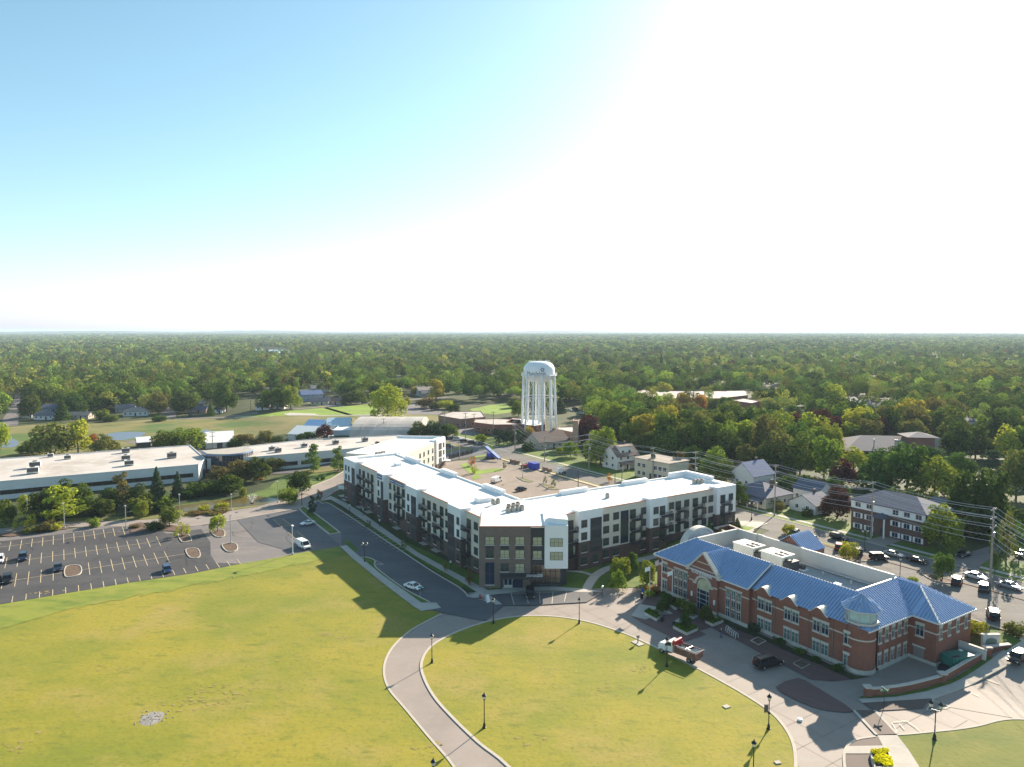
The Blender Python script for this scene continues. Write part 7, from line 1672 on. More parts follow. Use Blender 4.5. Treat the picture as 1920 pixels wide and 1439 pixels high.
def car_proto(kind):
    sp = dict(sedan=(4.75,1.82,1.44), coupe=(4.4,1.8,1.36), suv=(4.75,1.92,1.72), bigsuv=(5.5,2.03,1.92), compact=(4.0,1.74,1.52), jeep=(4.3,1.88,1.84), wagon=(4.85,1.84,1.5), van=(5.6,2.0,2.1))[kind]
    L, Wd, Ht = sp; hw = Wd/2
    t = thing("parked_car", "", "car")
    zb, belt = 0.30, (0.92 if Ht < 1.6 else 1.05)
    if kind == 'van': belt = 1.12
    x0, x1 = -L/2, L/2
    hood = dict(sedan=1.25, coupe=1.35, suv=1.2, bigsuv=1.45, compact=0.85, jeep=1.35, wagon=1.2, van=0.9)[kind]
    trunk = dict(sedan=0.85, coupe=0.7, suv=0.12, bigsuv=0.12, compact=0.15, jeep=0.1, wagon=0.15, van=0.08)[kind]
    hz = belt-0.06; nz = belt-(0.22 if kind not in ('jeep','van') else 0.12)
    prof = [(x0,0.8,belt-0.18,0.86),(x0+0.12,0.45,belt-0.06,0.95),(x0+0.5,zb,belt,0.99),(-L*0.2,zb,belt,1.0),(L*0.15,zb,belt,1.0),(x1-hood,zb,belt,0.99),(x1-hood*0.5,zb,hz,0.97),(x1-0.22,0.34,nz,0.92),(x1,0.45,nz-0.12,0.80)]
    b = MB(); vs = []; n = 8
    for x, z0, z1, k in prof:
        w_ = hw*k; zm = z0+(z1-z0)*0.55
        vs += [(x,-w_*0.92,z0),(x,-w_,zm-0.1),(x,-w_*0.99,zm+0.1),(x,-w_*0.93,z1),(x,w_*0.93,z1),(x,w_*0.99,zm+0.1),(x,w_,zm-0.1),(x,w_*0.92,z0)]
    fs = [(i*n+k, i*n+(k+1)%n, (i+1)*n+(k+1)%n, (i+1)*n+k) for i in range(len(prof)-1) for k in range(n)] + [tuple(range(n-1,-1,-1)), tuple(range((len(prof)-1)*n, len(prof)*n))]
    b.add(vs, fs); b.obj("body", PAINT['white'], t, smooth=True)
    # greenhouse
    fr = dict(sedan=0.85, coupe=0.95, suv=0.7, bigsuv=0.7, compact=0.75, jeep=0.2, wagon=0.85, van=0.75)[kind]; rr = dict(sedan=0.75, coupe=1.0, suv=0.35, bigsuv=0.25, compact=0.3, jeep=0.06, wagon=0.55, van=0.06)[kind]
    c0, c1 = x0+trunk, x1-hood+0.08; zr = Ht-0.05; tw = hw*0.93; rw = hw*(0.74 if kind not in ('jeep','van') else 0.85)
    g = MB(); g.add([(c0,-tw,belt-0.02),(c1,-tw,belt-0.02),(c1,tw,belt-0.02),(c0,tw,belt-0.02),(c0+rr,-rw,zr),(c1-fr,-rw,zr),(c1-fr,rw,zr),(c0+rr,rw,zr)],[(0,1,5,4),(1,2,6,5),(2,3,7,6),(3,0,4,7),(4,5,6,7)])
    g.obj("windows", M['carglass'], t)
    r = MB(); r.prism([(c0+rr-0.04,-rw+0.1),(c0+rr+0.15,-rw-0.02),(c1-fr-0.15,-rw-0.02),(c1-fr+0.06,-rw+0.12),(c1-fr+0.06,rw-0.12),(c1-fr-0.15,rw+0.02),(c0+rr+0.15,rw+0.02),(c0+rr-0.04,rw-0.1)], zr-0.005, Ht)
    def pil(a, b_): r.bar(a, b_, 0.09, 0.07)
    for s_ in (-1,1):
        pil((c1-0.03,s_*tw*0.98,belt),(c1-fr,s_*rw,zr)); pil((c0+0.03,s_*tw*0.98,belt),(c0+rr,s_*rw,zr)); xm = (c0+c1)/2-0.1; pil((xm,s_*(tw+0.005),belt),(xm-0.05,s_*(rw+0.01),zr))
        if kind in ('suv','bigsuv','wagon','jeep'): r.bar((c0+rr+0.3,s_*(rw-0.1),Ht+0.05),(c1-fr-0.3,s_*(rw-0.1),Ht+0.05),0.05,0.05)
    if kind == 'van':
        for s_ in (-1,1): r.add([(c0+0.02,s_*(tw+0.01),belt),(c1-1.5,s_*(tw+0.01),belt),(c1-1.55,s_*(rw+0.015),zr),(c0+0.05,s_*(rw+0.015),zr)],[(0,1,2,3)])
        r.add([(c0-0.01,-tw,belt),(c0-0.01,tw,belt),(c0+rr-0.02,rw,zr),(c0+rr-0.02,-rw,zr)],[(0,1,2,3)])
    r.obj("roof", PAINT['white'], t)
    wt = WT; sc = 1.0 if kind not in ('bigsuv','jeep','van') else 1.12
    for sx, wx in ((1, x1-0.88), (-1, x0+0.95)):
        for sy in (-1,1):
            w_ = link("wheel", wt[1], t, (wx, sy*(hw-0.1), 0.34*sc)); w_.scale = (sc,1,sc); link("tyre", wt[0], w_)
    for sy in (-1,1):
        h = MB(); h.box(x1-0.24,x1-0.02,sy*hw*0.72-0.2,sy*hw*0.72+0.2,nz-0.24,nz-0.08); h.obj("headlight", M['lamp'], t)
        h = MB(); h.box(x0-0.02,x0+0.12,sy*hw*0.78-0.14,sy*hw*0.78+0.12,belt-0.36,belt-0.14); h.obj("taillight", M['tail'], t)
        m_ = MB(); m_.box(c1-0.35,c1-0.12,sy*(hw+0.02),sy*(hw+0.2),belt-0.02,belt+0.14); m_.obj("mirror", PAINT['white'], t)
    bp = MB(); bp.box(x1-0.16,x1+0.03,-hw*0.74,hw*0.74,0.36,0.58); bp.obj("bumper", M['plastic'], t); bp = MB(); bp.box(x0-0.03,x0+0.14,-hw*0.8,hw*0.8,0.45,0.62); bp.obj("bumper", M['plastic'], t)
    if kind == 'jeep': sw = MB(); sw.M = Matrix.Translation((x0-0.16,0,1.0))@Matrix.Rotation(R(90),4,'Y'); sw.lathe([(0.1,-0.1),(0.33,-0.1),(0.36,0),(0.33,0.1),(0.1,0.1)],14); sw.obj("spare_wheel", M['tyre'], t)
    CARS[kind] = t
    return t
used_proto = set()
def car(kind, paint, p, heading, label, cat="car", group=None, roof=None):
    if kind not in CARS: car_proto(kind)
    if kind in used_proto: o = dup(CARS[kind])
    else: o = CARS[kind]; used_proto.add(kind)
    o['label'] = label; o['category'] = cat
    if group: o['group'] = group
    elif 'group' in o.keys(): del o['group']
    o.location = (p.x, p.y, p.z+0.1); o.rotation_euler = (0,0,heading)
    for c in o.children:
        if c.name.split('.')[0] in ('body','roof','mirror'):
            c.material_slots[0].link = 'OBJECT'; c.material_slots[0].material = PAINT[roof] if (roof and c.name.startswith('roof')) else PAINT[paint]
    return o
S_, T_ = STROT, STROT+R(90)
def hd(a, b): pa, pb = P(*a), P(*b); return math.atan2(pb.y-pa.y, pb.x-pa.x)
lg = "cars parked in the left car park"
for k, pt, uv, h, lab in (('suv','white',(-1,1055),S_,"white car cut off by the left picture edge"),('suv','navy',(43,1050),S_,"dark blue car in the middle bay row, right of the white one at the edge"),('sedan','navy',(109,1069),S_,"dark car beside the front mulch island"),('suv','black',(14,1092),S_,"dark car near the left edge in the front double row"),('sedan','black',(-6,1094),S_,"black car half outside the left edge"),('compact','blue',(313,1073),S_,"small blue car against the lawn bank")):
    car(k, pt, P(*uv), h, lab, group=lg)
car('coupe','white',P(577,985),T_+R(180+8),"small white coupe in the shaded bay beside the grass median")
car('van','white',P(569,1028),S_+R(8),"white panel van beside the tall white lamp pole","van")
car('sedan','white',P(775,1105),S_+R(20),"white saloon on the apartment road")
car('suv','black',P(994,1119),R(-90),"black off-roader in the bays before the brick front")
car('bigsuv','black',P(1440,1250),hd((1416,1257),(1465,1244)),"big black off-roader on the town hall drive")
car('van','white',P(931,905),hd((919,909),(943,900)),"white van in the courtyard car park","van")
car('sedan','black',P(977,921),hd((967,923.5),(988,918.5)),"black car alone in the courtyard car park")
rg = "cars parked in the rear car park"
for k, pt, uv, lab in (('sedan','black',(837,823.5),"leftmost dark car of the far row in the rear car park"),('sedan','navy',(848,824.5),"second dark car of the far row in the rear car park"),('suv','silver',(858,826.5),"pale car in the middle of the far row in the rear car park"),('wagon','black',(871,830),"black estate right of the pale car in the rear car park"),('suv','black',(887,833),"black off-roader under the lime tree in the rear car park"),('sedan','grey',(901,834.5),"last car at the right end of the far row in the rear car park"),('suv','navy',(842,840),"dark blue car alone in the near bay by the back wing")):
    car(k, pt, P(*uv), S_+R(60), lab, group=rg)
car('sedan','white',P(878,800),T_,"white car before the brown brick shop")
sg = "cars on the main street"
for k, pt, uv, h, lab in (('suv','white',(1491,1004),S_+R(180-70),"white off-roader beside the round yellow bed"),('suv','silver',(1523,1017),S_+R(180-75),"silver off-roader in the bays behind the rear gable"),('suv','black',(1573,1013),S_,"black car driving past above the red one"),('suv','red',(1573,1031),S_+R(120),"red car behind the small umbrella tree"),('suv','navy',(1610,1040),S_+R(120),"dark blue off-roader right of the umbrella tree"),('jeep','black',(1648,1051),S_+R(60),"boxy black open-fronted off-roader in the street bays"),('sedan','silver',(1675,1044),S_,"silver saloon driving behind the boxy off-roader"),('sedan','black',(1720,1056),S_,"black saloon driving left of the median street tree"),('sedan','navy',(1807,1044),T_+R(180),"dark saloon waiting in the side street"),('suv','maroon',(1794,1096),S_+R(110),"maroon off-roader below the median street tree"),('sedan','white',(1829,1086),S_,"white saloon driving above the maroon one"),('suv','grey',(1845,1108),S_+R(110),"dark off-roader with a glinting roof left of the tall pole's foot"),('sedan','silver',(1892,1104),S_,"silver saloon near the right edge"),('suv','black',(1862,1159),S_+R(120),"black off-roader nearest the town hall's rear corner"),('suv','black',(1908,1241),hd((1925,1226),(1893,1255)),"dark car at the kerb by the right edge, sun on its windscreen")):
    car(k, pt, P(*uv), h, lab, group=sg)
car('sedan','silver',P(1491,945),S_+R(180),"silver car in the drive beside the cream bungalow")
car('sedan','white',P(1917,1043),T_,"white car at the right edge beyond the side street")
for i, (u, v, pt, lab) in enumerate(((1068,771,'white',"white car right of the tower legs among trees"),(1078,769,'navy',"dark car right of the tower legs among trees"),(1090,777,'silver',"silver car in the lot under the light open tree"),(1332,786,'blue',"blue car before the low tan shop"),(1420,799,'white',"white car beside the brown pavilion"),(1428,801,'silver',"silver car right of the brown pavilion"),(358,781,'black',"black car on the park road left end"),(683,757,'black',"dark car on the park road by the lawn"),(1535,808,'white',"white car at the crossroads by the maroon tree"),(1845,842,'silver',"silver car in the right-hand car park"))):
    car(('sedan','suv','compact')[i % 3], pt, P(u, v), S_+R(90*(i % 2)+10), lab)
def tipper():
    a, b = P(1301,1243), P(1246,1222); c = (a+b)/2; h = math.atan2(b.y-a.y, b.x-a.x)
    t = thing("tipper_truck", "white-cabbed tipper lorry with red tarp housing and rusty bed at the lawn kerb", "truck", (c.x, c.y, c.z+0.08), h)
    ch = MB(); ch.box(-3.9,3.4,-0.45,0.45,0.62,0.92); ch.obj("chassis", M['black'], t)
    hd_ = MB(); hd_.extr([(2.05,0.75),(3.75,0.75),(3.8,1.25),(3.55,1.75),(2.05,1.95)],'y',-0.85,0.85); hd_.obj("bonnet", PAINT['white'], t)
    for s_ in (-1,1):
        f = MB(); f.extr([(2.2,0.75),(2.35,1.25),(3.5,1.25),(3.7,0.75)],'y',s_*0.86,s_*1.15); f.obj("mudguard", PAINT['white'], t)
        l = MB(); l.box(3.72,3.84,s_*0.7-0.14,s_*0.7+0.14,0.95,1.2); l.obj("headlight", M['lamp'], t)
        m_ = MB(); m_.box(1.9,2.05,s_*1.12,s_*1.32,1.7,2.3); m_.obj("mirror", M['black'], t)
    cb = MB(); cb.extr([(0.7,0.85),(2.1,0.85),(2.1,1.85),(1.75,2.65),(0.7,2.7)],'y',-1.05,1.05); co = cb.obj("cab", PAINT['white'], t)
    g = MB(); g.add([(2.115,-0.92,1.95),(2.115,0.92,1.95),(1.81,0.9,2.58),(1.81,-0.9,2.58)],[(0,1,2,3)])
    for s_ in (-1,1): g.add([(1.0,s_*1.06,1.85),(1.95,s_*1.06,1.85),(1.7,s_*1.06,2.5),(1.0,s_*1.06,2.5)],[(0,1,2,3)])
    g.obj("cab_windows", M['carglass'], co)
    rl = MB(); rl.tube((0.35,-1.05,2.85),(0.35,1.15,2.85),0.36,0.36,14); rl.box(-0.1,0.75,-1.1,1.1,2.2,2.62); rl.obj("red_tarp_housing", mat('red_tarp',(0.42,0.025,0.03),0.35), t)
    rust = mat('rusty_steel',(0.19,0.10,0.075),0.7,0.35,2.0)
    bd = MB(); z0, z1 = 1.0, 2.2
    bd.box(-4.0,0.2,-1.15,1.15,z0,z0+0.1); bd.box(-4.0,0.2,-1.22,-1.14,z0,z1); bd.box(-4.0,0.2,1.14,1.22,z0,z1); bd.box(0.12,0.22,-1.14,1.14,z0,z1+0.25); bd.box(-4.08,-4.0,-1.22,1.22,z0,z1-0.1)
    for x in (-3.4,-2.4,-1.4,-0.4): bd.box(x-0.05,x+0.05,-1.29,-1.22,z0,z1); bd.box(x-0.05,x+0.05,1.22,1.29,z0,z1)
    bo = bd.obj("dump_bed", rust, t)
    st = MB()
    for x in (-3,-1.5): st.box(x-0.6,x+0.6,-1.3,-1.291,1.1,1.25)
    st.obj("red_stripe", PAINT['red'], bo)
    ld = MB(); ln = 9; vs = []; rr = random.Random(4)
    for i in range(ln):
        for j in range(7):
            x = -3.9+4.0*i/(ln-1); y = -1.1+2.2*j/6; zz = 1.75+0.35*math.sin(i*0.9)*math.cos(j*1.1)+0.1*rr.random() if j < 4 else 1.35+0.1*rr.random(); vs.append((x,y,zz))
    ld.add(vs, [(i*7+j,i*7+j+1,(i+1)*7+j+1,(i+1)*7+j) for i in range(ln-1) for j in range(6)]); lo = ld.obj("tarp_sheet", mat('tarp',(0.48,0.45,0.40),0.7,0.15,1.5), bo, smooth=True)
    ra = MB(); ra.tube((0.2,1.2,2.45),(-4.0,1.2,2.45),0.05,0.05,6); ra.tube((-4.0,1.2,2.45),(-4.3,-1.2,2.3),0.05,0.05,6); ra.tube((-2,1.2,2.45),(-2,-1.2,2.2),0.035,0.035,5); ra.obj("tarp_rail", PAINT['white'], t)
    for x, ys in ((2.9,(-1.0,1.0)),(-2.6,(-0.95,0.95)),):
        for y in ys: w_ = link("wheel", WT2[1], t, (x,y,0.5)); link("tyre", WT2[0], w_)
    ex = MB(); ex.tube((0.55,-0.95,1.0),(0.55,-0.95,3.0),0.07,0.07,8); ex.obj("exhaust_stack", M['galv'], t)
tipper()
# ================================================================ lamps, poles, wires
globe = bpy.data.materials.new("lamp_glass"); globe.use_nodes = True
globe.node_tree.nodes["Principled BSDF"].inputs["Base Color"].default_value = (0.62,0.62,0.58,1); globe.node_tree.nodes["Principled BSDF"].inputs["Roughness"].default_value = 0.25
def lantern_meshes():
    c = MB(); c.lathe([(0.34,0.0),(0.36,0.06),(0.22,0.22),(0.10,0.34),(0.06,0.46),(0.02,0.60)], 10); cm = c.mesh("lamp_cap", M['black'], True)
    g = MB(); g.lathe([(0.13,-0.48),(0.19,-0.40),(0.31,-0.04),(0.31,0.0)], 10); gm = g.mesh("lamp_glass", globe, True)
    f = MB(); f.lathe([(0.05,-0.66),(0.17,-0.56),(0.15,-0.48)], 8)
    for k in range(4): a = k*math.pi/2+0.4; f.tube((0.14*math.cos(a),0.14*math.sin(a),-0.48),(0.32*math.cos(a),0.32*math.sin(a),0),0.018,0.018,4)
    return cm, gm, f.mesh("lamp_frame", M['black'])
LAN = lantern_meshes()
def post_mesh(hh):
    m = MB(); m.lathe([(0.30,0),(0.30,0.12),(0.22,0.16),(0.20,0.5),(0.13,0.75),(0.10,0.9)], 12); m.lathe([(0.075,0.9),(0.06,hh)], 10); m.lathe([(0.10,hh*0.5),(0.10,hh*0.5+0.06)],10); return m.mesh("post", M['black'], True)
PM = post_mesh(4.25); PM2 = post_mesh(4.0)
def street_lamp(u, v, label, double=False, banner=False, rz=0.0, sc=1.0, group="black lantern street lamps"):
    p = P(u, v); t = thing("street_lamp", label, "street lamp", (p.x,p.y,p.z+0.05), rz, group); t.scale = (sc,)*3
    link("post", PM2 if double else PM, t)
    spots = [(-0.55,0,4.75),(0.55,0,4.75)] if double else [(0,0,4.85)]
    if double:
        a = MB(); a.tube((-0.58,0,3.95),(0.58,0,3.95),0.05,0.05,6)
        for x in (-0.55,0.55): a.tube((x,0,3.95),(x,0,4.15),0.05,0.05,6); a.tube((0,0,3.5),(x*0.7,0,3.95),0.03,0.03,5)
        a.obj("cross_arm", M['black'], t)
    for s_ in spots:
        o = link("lantern", LAN[2], t, s_); link("lamp_glass", LAN[1], o); link("lamp_cap", LAN[0], o)
    if banner:
        a = MB(); a.tube((0,0,3.7),(-0.75,0,3.7),0.025,0.025,5); a.tube((0,0,2.5),(-0.75,0,2.5),0.025,0.025,5); ao = a.obj("banner_arm", M['black'], t)
        b = MB(); b.box(-0.72,-0.12,-0.015,0.015,2.55,3.65); b.obj("banner", mat('banner_grey',(0.10,0.085,0.08),0.8,0.3,2), ao)
        c = MB(); c.lathe([(0.16,2.3),(0.2,2.5),(0.16,2.7)],8); c.obj("flower_bracket", M['black'], t)
for u, v, lab in ((908,1366,"black lantern lamp standing alone in front of the curving drive, on the central lawn"),(810,1244,"black lantern lamp on the inner kerb of the left drive bend"),(925,1170,"black lantern lamp on the lawn kerb before the brick front"),(1086,1170,"black lantern lamp on the lawn's top kerb, right of the shadow edge"),(1250,1251,"black lantern lamp in front of the tipper lorry"),(1412,1462,"black lantern lamp whose head peeks in at the bottom edge"),(813,1500,"black lantern lamp just below the bottom edge by the left drive")):
    street_lamp(u, v, lab)
street_lamp(1441,1368,"black lantern lamp with a hanging banner on the lawn's right kerb", banner=True)
street_lamp(1752,1388,"twin-headed black lamp on the right lawn", double=True, rz=R(-35), sc=1.1)
street_lamp(684,1055,"twin-headed black lamp beside the apartment road island", double=True)
street_lamp(1409,977,"twin-headed lamp on the corner walk at the apartment's right end", double=True, sc=1.15)
street_lamp(1621,1033,"twin-headed lamp on the street behind the dark blue off-roader", double=True, sc=1.1)
street_lamp(1687,1088,"lantern lamp peeping over the town hall's rear ridge")
street_lamp(930,836,"twin-headed lamp on the corner lawn by the cross street", double=True)
def bollard(u, v, lab):
    p = P(u, v); t = thing("bollard_lamp", lab, "bollard lamp", (p.x,p.y,p.z+0.1), 0, "bollard lamps along the apartment walk"); a = MB(); a.lathe([(0.09,0),(0.08,1.9)],8); a.obj("post", M['black'], t); b = MB(); b.lathe([(0.2,1.9),(0.26,2.1),(0.22,2.4),(0.05,2.5)],10); b.obj("lamp_head", globe, t)
for u, v, lab in ((656,961,"white-topped path lamp nearest the apartment's left end"),(681,969,"white-topped path lamp below the second white bay"),(712,990,"white-topped path lamp below the third recess"),(845,1071,"white-topped path lamp near the brick front"),(1129,1120,"white-topped path lamp at the curved path's mouth")):
    bollard(u, v, lab)
def lot_pole(u, v, vt, lab, col=None, arm=1.0):
    p = P(u, v); hh = (v-vt)*mpp(p); t = thing("lamp_pole", lab, "lamp pole", (p.x,p.y,p.z+0.05), STROT, "car park lamp poles"); m = col or M['galv']
    a = MB(); a.lathe([(0.3,0),(0.3,0.5)],10); a.obj("concrete_foot", M['conc'], t); a = MB(); a.lathe([(0.13,0.5),(0.09,hh)],8); a.obj("post", m, t); a = MB(); a.box(-0.2,arm,-0.22,0.22,hh-0.1,hh+0.12); a.obj("lamp_head", m, t)
for a in ((549,1041,985,"tall white lamp pole at the top of the lawn",M['white']),(433,1020,964,"grey lamp pole on the lower right mulch island"),(434,958,927,"lamp pole between the pond and the drive"),(521,943,903,"lamp pole at the pond's right end"),(53,980,936,"white lamp pole near the left edge above the car park",M['white']),(121,991,944,"grey lamp pole at the end of the left island"),(236.5,994,948,"grey lamp pole on the top island"),(337.5,972,927,"pale lamp pole at the drive, right of the round tree"),(566,952,918,"dark lamp pole at the head of the grass median",M['black']),
          (1084,921,880,"black lamp pole in the courtyard car park, middle",M['black']),(980,898,868,"grey lamp pole on the upper courtyard island"),(1153,910,882,"black lamp pole by the street behind the right wing, left one",M['black']),(1166,906,884,"black lamp pole by the street behind the right wing, right one",M['black']),(847,858,834,"grey lamp pole before the back wing",M['galv']),(862,861,832,"pale lamp pole by the courtyard screen",M['galv'])):
    lot_pole(*a)
PT = {}
def util_pole(key, u, v, vt, lab, arms=3, r=0.2):
    p = P(u, v); hh = (v-vt)*mpp(p)*1.0
    # exact height from the pixel of the top
    lo_, hi_ = 2.0, 40.0
    for _ in range(40):
        mid = (lo_+hi_)/2; _, vv = px((p.x,p.y,p.z+mid))
        if vv > vt: lo_ = mid
        else: hi_ = mid
    hh = lo_
    t = thing("utility_pole", lab, "utility pole", p, STROT, "wooden utility poles")
    a = MB(); a.lathe([(r,-0.3),(r*0.65,hh)],10); a.obj("pole", M['wood'], t)
    tops = []
    for k in range(arms):
        z = hh-0.4-1.9*k; b = MB(); b.box(-0.06,0.06,-1.3,1.3,z-0.07,z+0.07); bo = b.obj("crossarm", M['wood'], t)
        for y in (-1.2,-0.5,0.5,1.2) if k < 2 else (-1.2,1.2): c = MB(); c.lathe([(0.07,z+0.07),(0.09,z+0.2),(0.05,z+0.32)],6,(0,y,0)); c.obj("insulator", M['galv'], bo)
        for y in ((-1.2,1.2) if k != 1 else (-1.2,0.5,1.2)): tops.append((y, z+0.3))
    tops += [(0.1,hh-2.2-1.9*(arms-1)),(0.1,hh-3.4-1.9*(arms-1))]
    if arms > 2: c = MB(); c.lathe([(0.28,0),(0.28,0.9)],8,(0,0.45,hh-6.2)); c.obj("transformer", M['galv'], t)
    PT[key] = [p + UT.to_3d()*y + Vector((0,0,z)) for y, z in tops]
    return t
UT.to_3d
for a in (('A',1856,1104,953,"tall utility pole at the right, with three crossarms",3,0.26),('B',1633,1012,904,"utility pole before the brick flats"),('C',1452,968,872,"utility pole before the cream bungalow"),('D',1303,935,847,"utility pole showing over the right wing's roof"),('E',1224,901,839,"utility pole beside the blue-green spruce"),('F',1104,885,814,"utility pole left of the white gabled house"),('G',1021,866,818,"utility pole before the tan bungalow"),('H',965.5,850,789,"utility pole at the cross street corner")):
    util_pole(*a)
for a in (('I',834,822,770,"utility pole behind the back wing's end",2),('J',873,826,774,"utility pole in the rear car park",2),('K',925,820,772,"utility pole before the red brick shop",2),('L',719.5,818,785,"utility pole at the vaulted shed",2),('M',399,843,810,"utility pole behind the glass rotunda",2),('N',889,812,776,"utility pole left of the red brick shop",2),('O',470,773,745,"pole at the park's far left",2),('Q',1471,800,766,"street lamp pole at the crossroads",2),('Z',1975,1190,1010,"utility pole outside the right edge",3)):
    util_pole(*a)
wire_m = mat('aluminium_wire',(0.62,0.62,0.62),0.35,metal=0.3)
def wires(a, b, lab, sag=0.9, r=0.035):
    m = MB()
    for p, q_ in zip(PT[a], PT[b]):
        pts = [p+(q_-p)*(k/10)-Vector((0,0,sag*4*(k/10)*(1-k/10))) for k in range(11)]
        m.path(pts, r, 4)
    # keep the span as one thing: joined at its ends by the two dead-end plates
    t = thing("power_line", lab, "power line", PT[a][0], 0, "power lines between the poles"); m2 = MB(); o3 = PT[a][0]
    m2.v = [v-o3 for v in m.v]; m2.f = m.f; m2.m = m.m; m2.pc = m.pc
    m2.parts("wire", wire_m, t, gap=0.001)
for a, b, l in (('Z','A',"wires leaving the tall pole towards the right edge"),('A','B',"bundle of wires between the tall pole and the pole by the brick flats"),('B','C',"wires between the brick flats and the cream bungalow"),('C','D',"wires from the bungalow's pole towards the apartment roof"),('D','E',"wires above the beige flats"),('E','F',"wires crossing before the white gabled house"),('F','G',"wires left of the white gabled house"),('G','H',"wires at the corner below the water tower")):
    wires(a, b, l)
# ================================================================ forecourt objects
def flagpole(u, v, vt, lab, flag):
    p = P(u, v); lo_, hi_ = 2.0, 30.0
    for _ in range(30):
        mid = (lo_+hi_)/2
        if px((p.x,p.y,p.z+mid))[1] > vt: lo_ = mid
        else: hi_ = mid
    hh = lo_; t = thing("flagpole", lab, "flagpole", p, 0, "flagpoles before the town hall")
    a = MB(); a.lathe([(0.09,0),(0.05,hh)],8); a.obj("pole", M['white'], t); a = MB(); a.lathe([(0.02,hh),(0.11,hh+0.1),(0.02,hh+0.2)],8); a.obj("finial", M['galv'], t)
    n = 12; w, h = (1.9,1.25) if flag == 'us' else (1.4,0.95)
    o = thing("flag", {'us':"red and white striped flag hanging folded on the middle flagpole",'w1':"white flag drooping on the left flagpole",'w2':"white flag drooping on the right flagpole"}[flag], "flag", (p.x-0.06,p.y,p.z+hh-0.2))
    def sheet(z0, z1, x0, x1, m, nm, off=0.0):
        f = MB(); vs = []
        for i in range(n+1):
            k = x0+(x1-x0)*i/n; x = -w*k*0.75; y = 0.16*math.sin(k*9)*k-0.02+off; dz = -0.5*k*k*h*0.9
            vs += [(x,y,z0+dz),(x,y,z1+dz)]
        f.add(vs, [(2*i,2*i+1,2*i+3,2*i+2) for i in range(n)]); f.obj(nm, m, o, smooth=True)
    if flag == 'us':
        rd = PAINT['red']
        for k in range(13): sheet(-h*(k+1)/13, -h*k/13, 0, 1, rd if k % 2 == 0 else M['white'], "stripe")
        sheet(-h*7/13, 0.0, 0, 0.4, PAINT['navy'], "canton", -0.012); sheet(-h*7/13, 0.0, 0, 0.4, PAINT['navy'], "canton", 0.012)
    else: sheet(-h, 0, 0, 1, M['white'], "cloth")
flagpole(1218,1121,1061,"left white flagpole by the shrubs",'w1'); flagpole(1240,1128,1047,"tallest white flagpole, in the middle",'us'); flagpole(1260,1133,1069,"right white flagpole beside the planter",'w2')
gc = leafmat('groundcover',(0.10,0.17,0.02),0.02,0.4,0.3); ygc = leafmat('yellow_groundcover',(0.70,0.58,0.02),0.02,0.35,0.3)
def planter(uvs, lab, plants, hh=0.55, m=None):
    pts = [P(*q_) for q_ in uvs]; org = pts[0].copy(); rel = [(p.x-org.x,p.y-org.y) for p in pts]; t = thing("planter", lab, "planter", (org.x,org.y,org.z+0.1), 0, "stone planters of the forecourt")
    n = len(rel); w = MB()
    for i in range(n):
        a, b = rel[i], rel[(i+1)%n]; w.bar((a[0],a[1],hh/2),(b[0],b[1],hh/2),0.22,hh)
    w.obj("stone_wall", M['stone'], t); s = MB(); s.prism(rel, 0, hh-0.1); s.obj("soil", M['mulch'], t)
    rng = np.random.default_rng(len(lab)); cx = [sum(p[k] for p in rel)/n for k in (0,1)]; N = 1100; P_ = []
    xs = [p[0] for p in rel]; ys = [p[1] for p in rel]
    while len(P_) < N:
        x = rng.uniform(min(xs),max(xs)); y = rng.uniform(min(ys),max(ys))
        if poly_in((x,y), rel) and (math.sin(x*2.1)+math.cos(y*2.7) > -0.9): P_.append((x,y,hh+0.05+0.22*rng.random()))
    P_ = np.array(P_); V = leaf_quads(P_, np.array([[0,0,1.0]])+0*P_, 0.13, rng); me = np_mesh("groundcover", V, plants); o = link("groundcover", me, t)
    return t
c8 = lambda x, y: (1200+x/8.723, 1080+y/8.723)
planter([c8(70,640),c8(265,750),c8(350,705),c8(290,640),c8(150,585)], "stone planter with green cover nearest the left of the forecourt", gc)
planter([c8(545,870),c8(765,985),c8(940,905),c8(860,850),c8(770,880),c8(640,820)], "L-shaped stone planter nearest the tipper lorry", gc)
planter([c8(1070,775),c8(1190,838),c8(1355,772),c8(1250,715),c8(1170,760)], "stone planter right of the hall entrance", gc)
planter([c8(485,510),c8(585,570),c8(640,540),c8(740,590),c8(850,545),c8(700,490),c8(600,460)], "stone planter left of the hall entrance below the right flagpole", gc)
planter([(1632,1418),(1664,1416),(1676,1448),(1640,1450)], "planter brimming with yellow plants at the bottom edge", ygc, 0.7)
for u, v, w, h, c, l in ((1242,1150,24,27,'dark',"dark ball tree in the leftmost planter"),(1286,1176,22,30,'dark',"dark ball tree in the planter nearest the lorry"),(1323,1168,26,34,'dark',"dark ball tree before the hall entrance"),(1276,1143,22,20,'mid',"bushy shrub in the planter left of the entrance")):
    tree(u, v, v-h, w, 'round', c, l, trunk=0.2)
def bin_(u, v, lab):
    p = P(u, v); t = thing("litter_bin", lab, "litter bin", (p.x,p.y,p.z+0.1), 0, "black litter bins of the forecourt"); a = MB(); a.lathe([(0.28,0),(0.33,0.1),(0.33,0.95),(0.3,1.0)],10); a.obj("drum", M['black'], t); b = MB(); b.lathe([(0.33,1.0),(0.34,1.08),(0.12,1.25)],10); b.obj("lid", M['frame'], t)
bin_(1241,1166,"black litter bin at the leftmost planter's corner"); bin_(1263,1176,"black litter bin left of the L-shaped planter"); bin_(1294,1142,"dark litter bin at the hall wall"); bin_(1203,1123,"dark bin by the shrubs left of the hall")
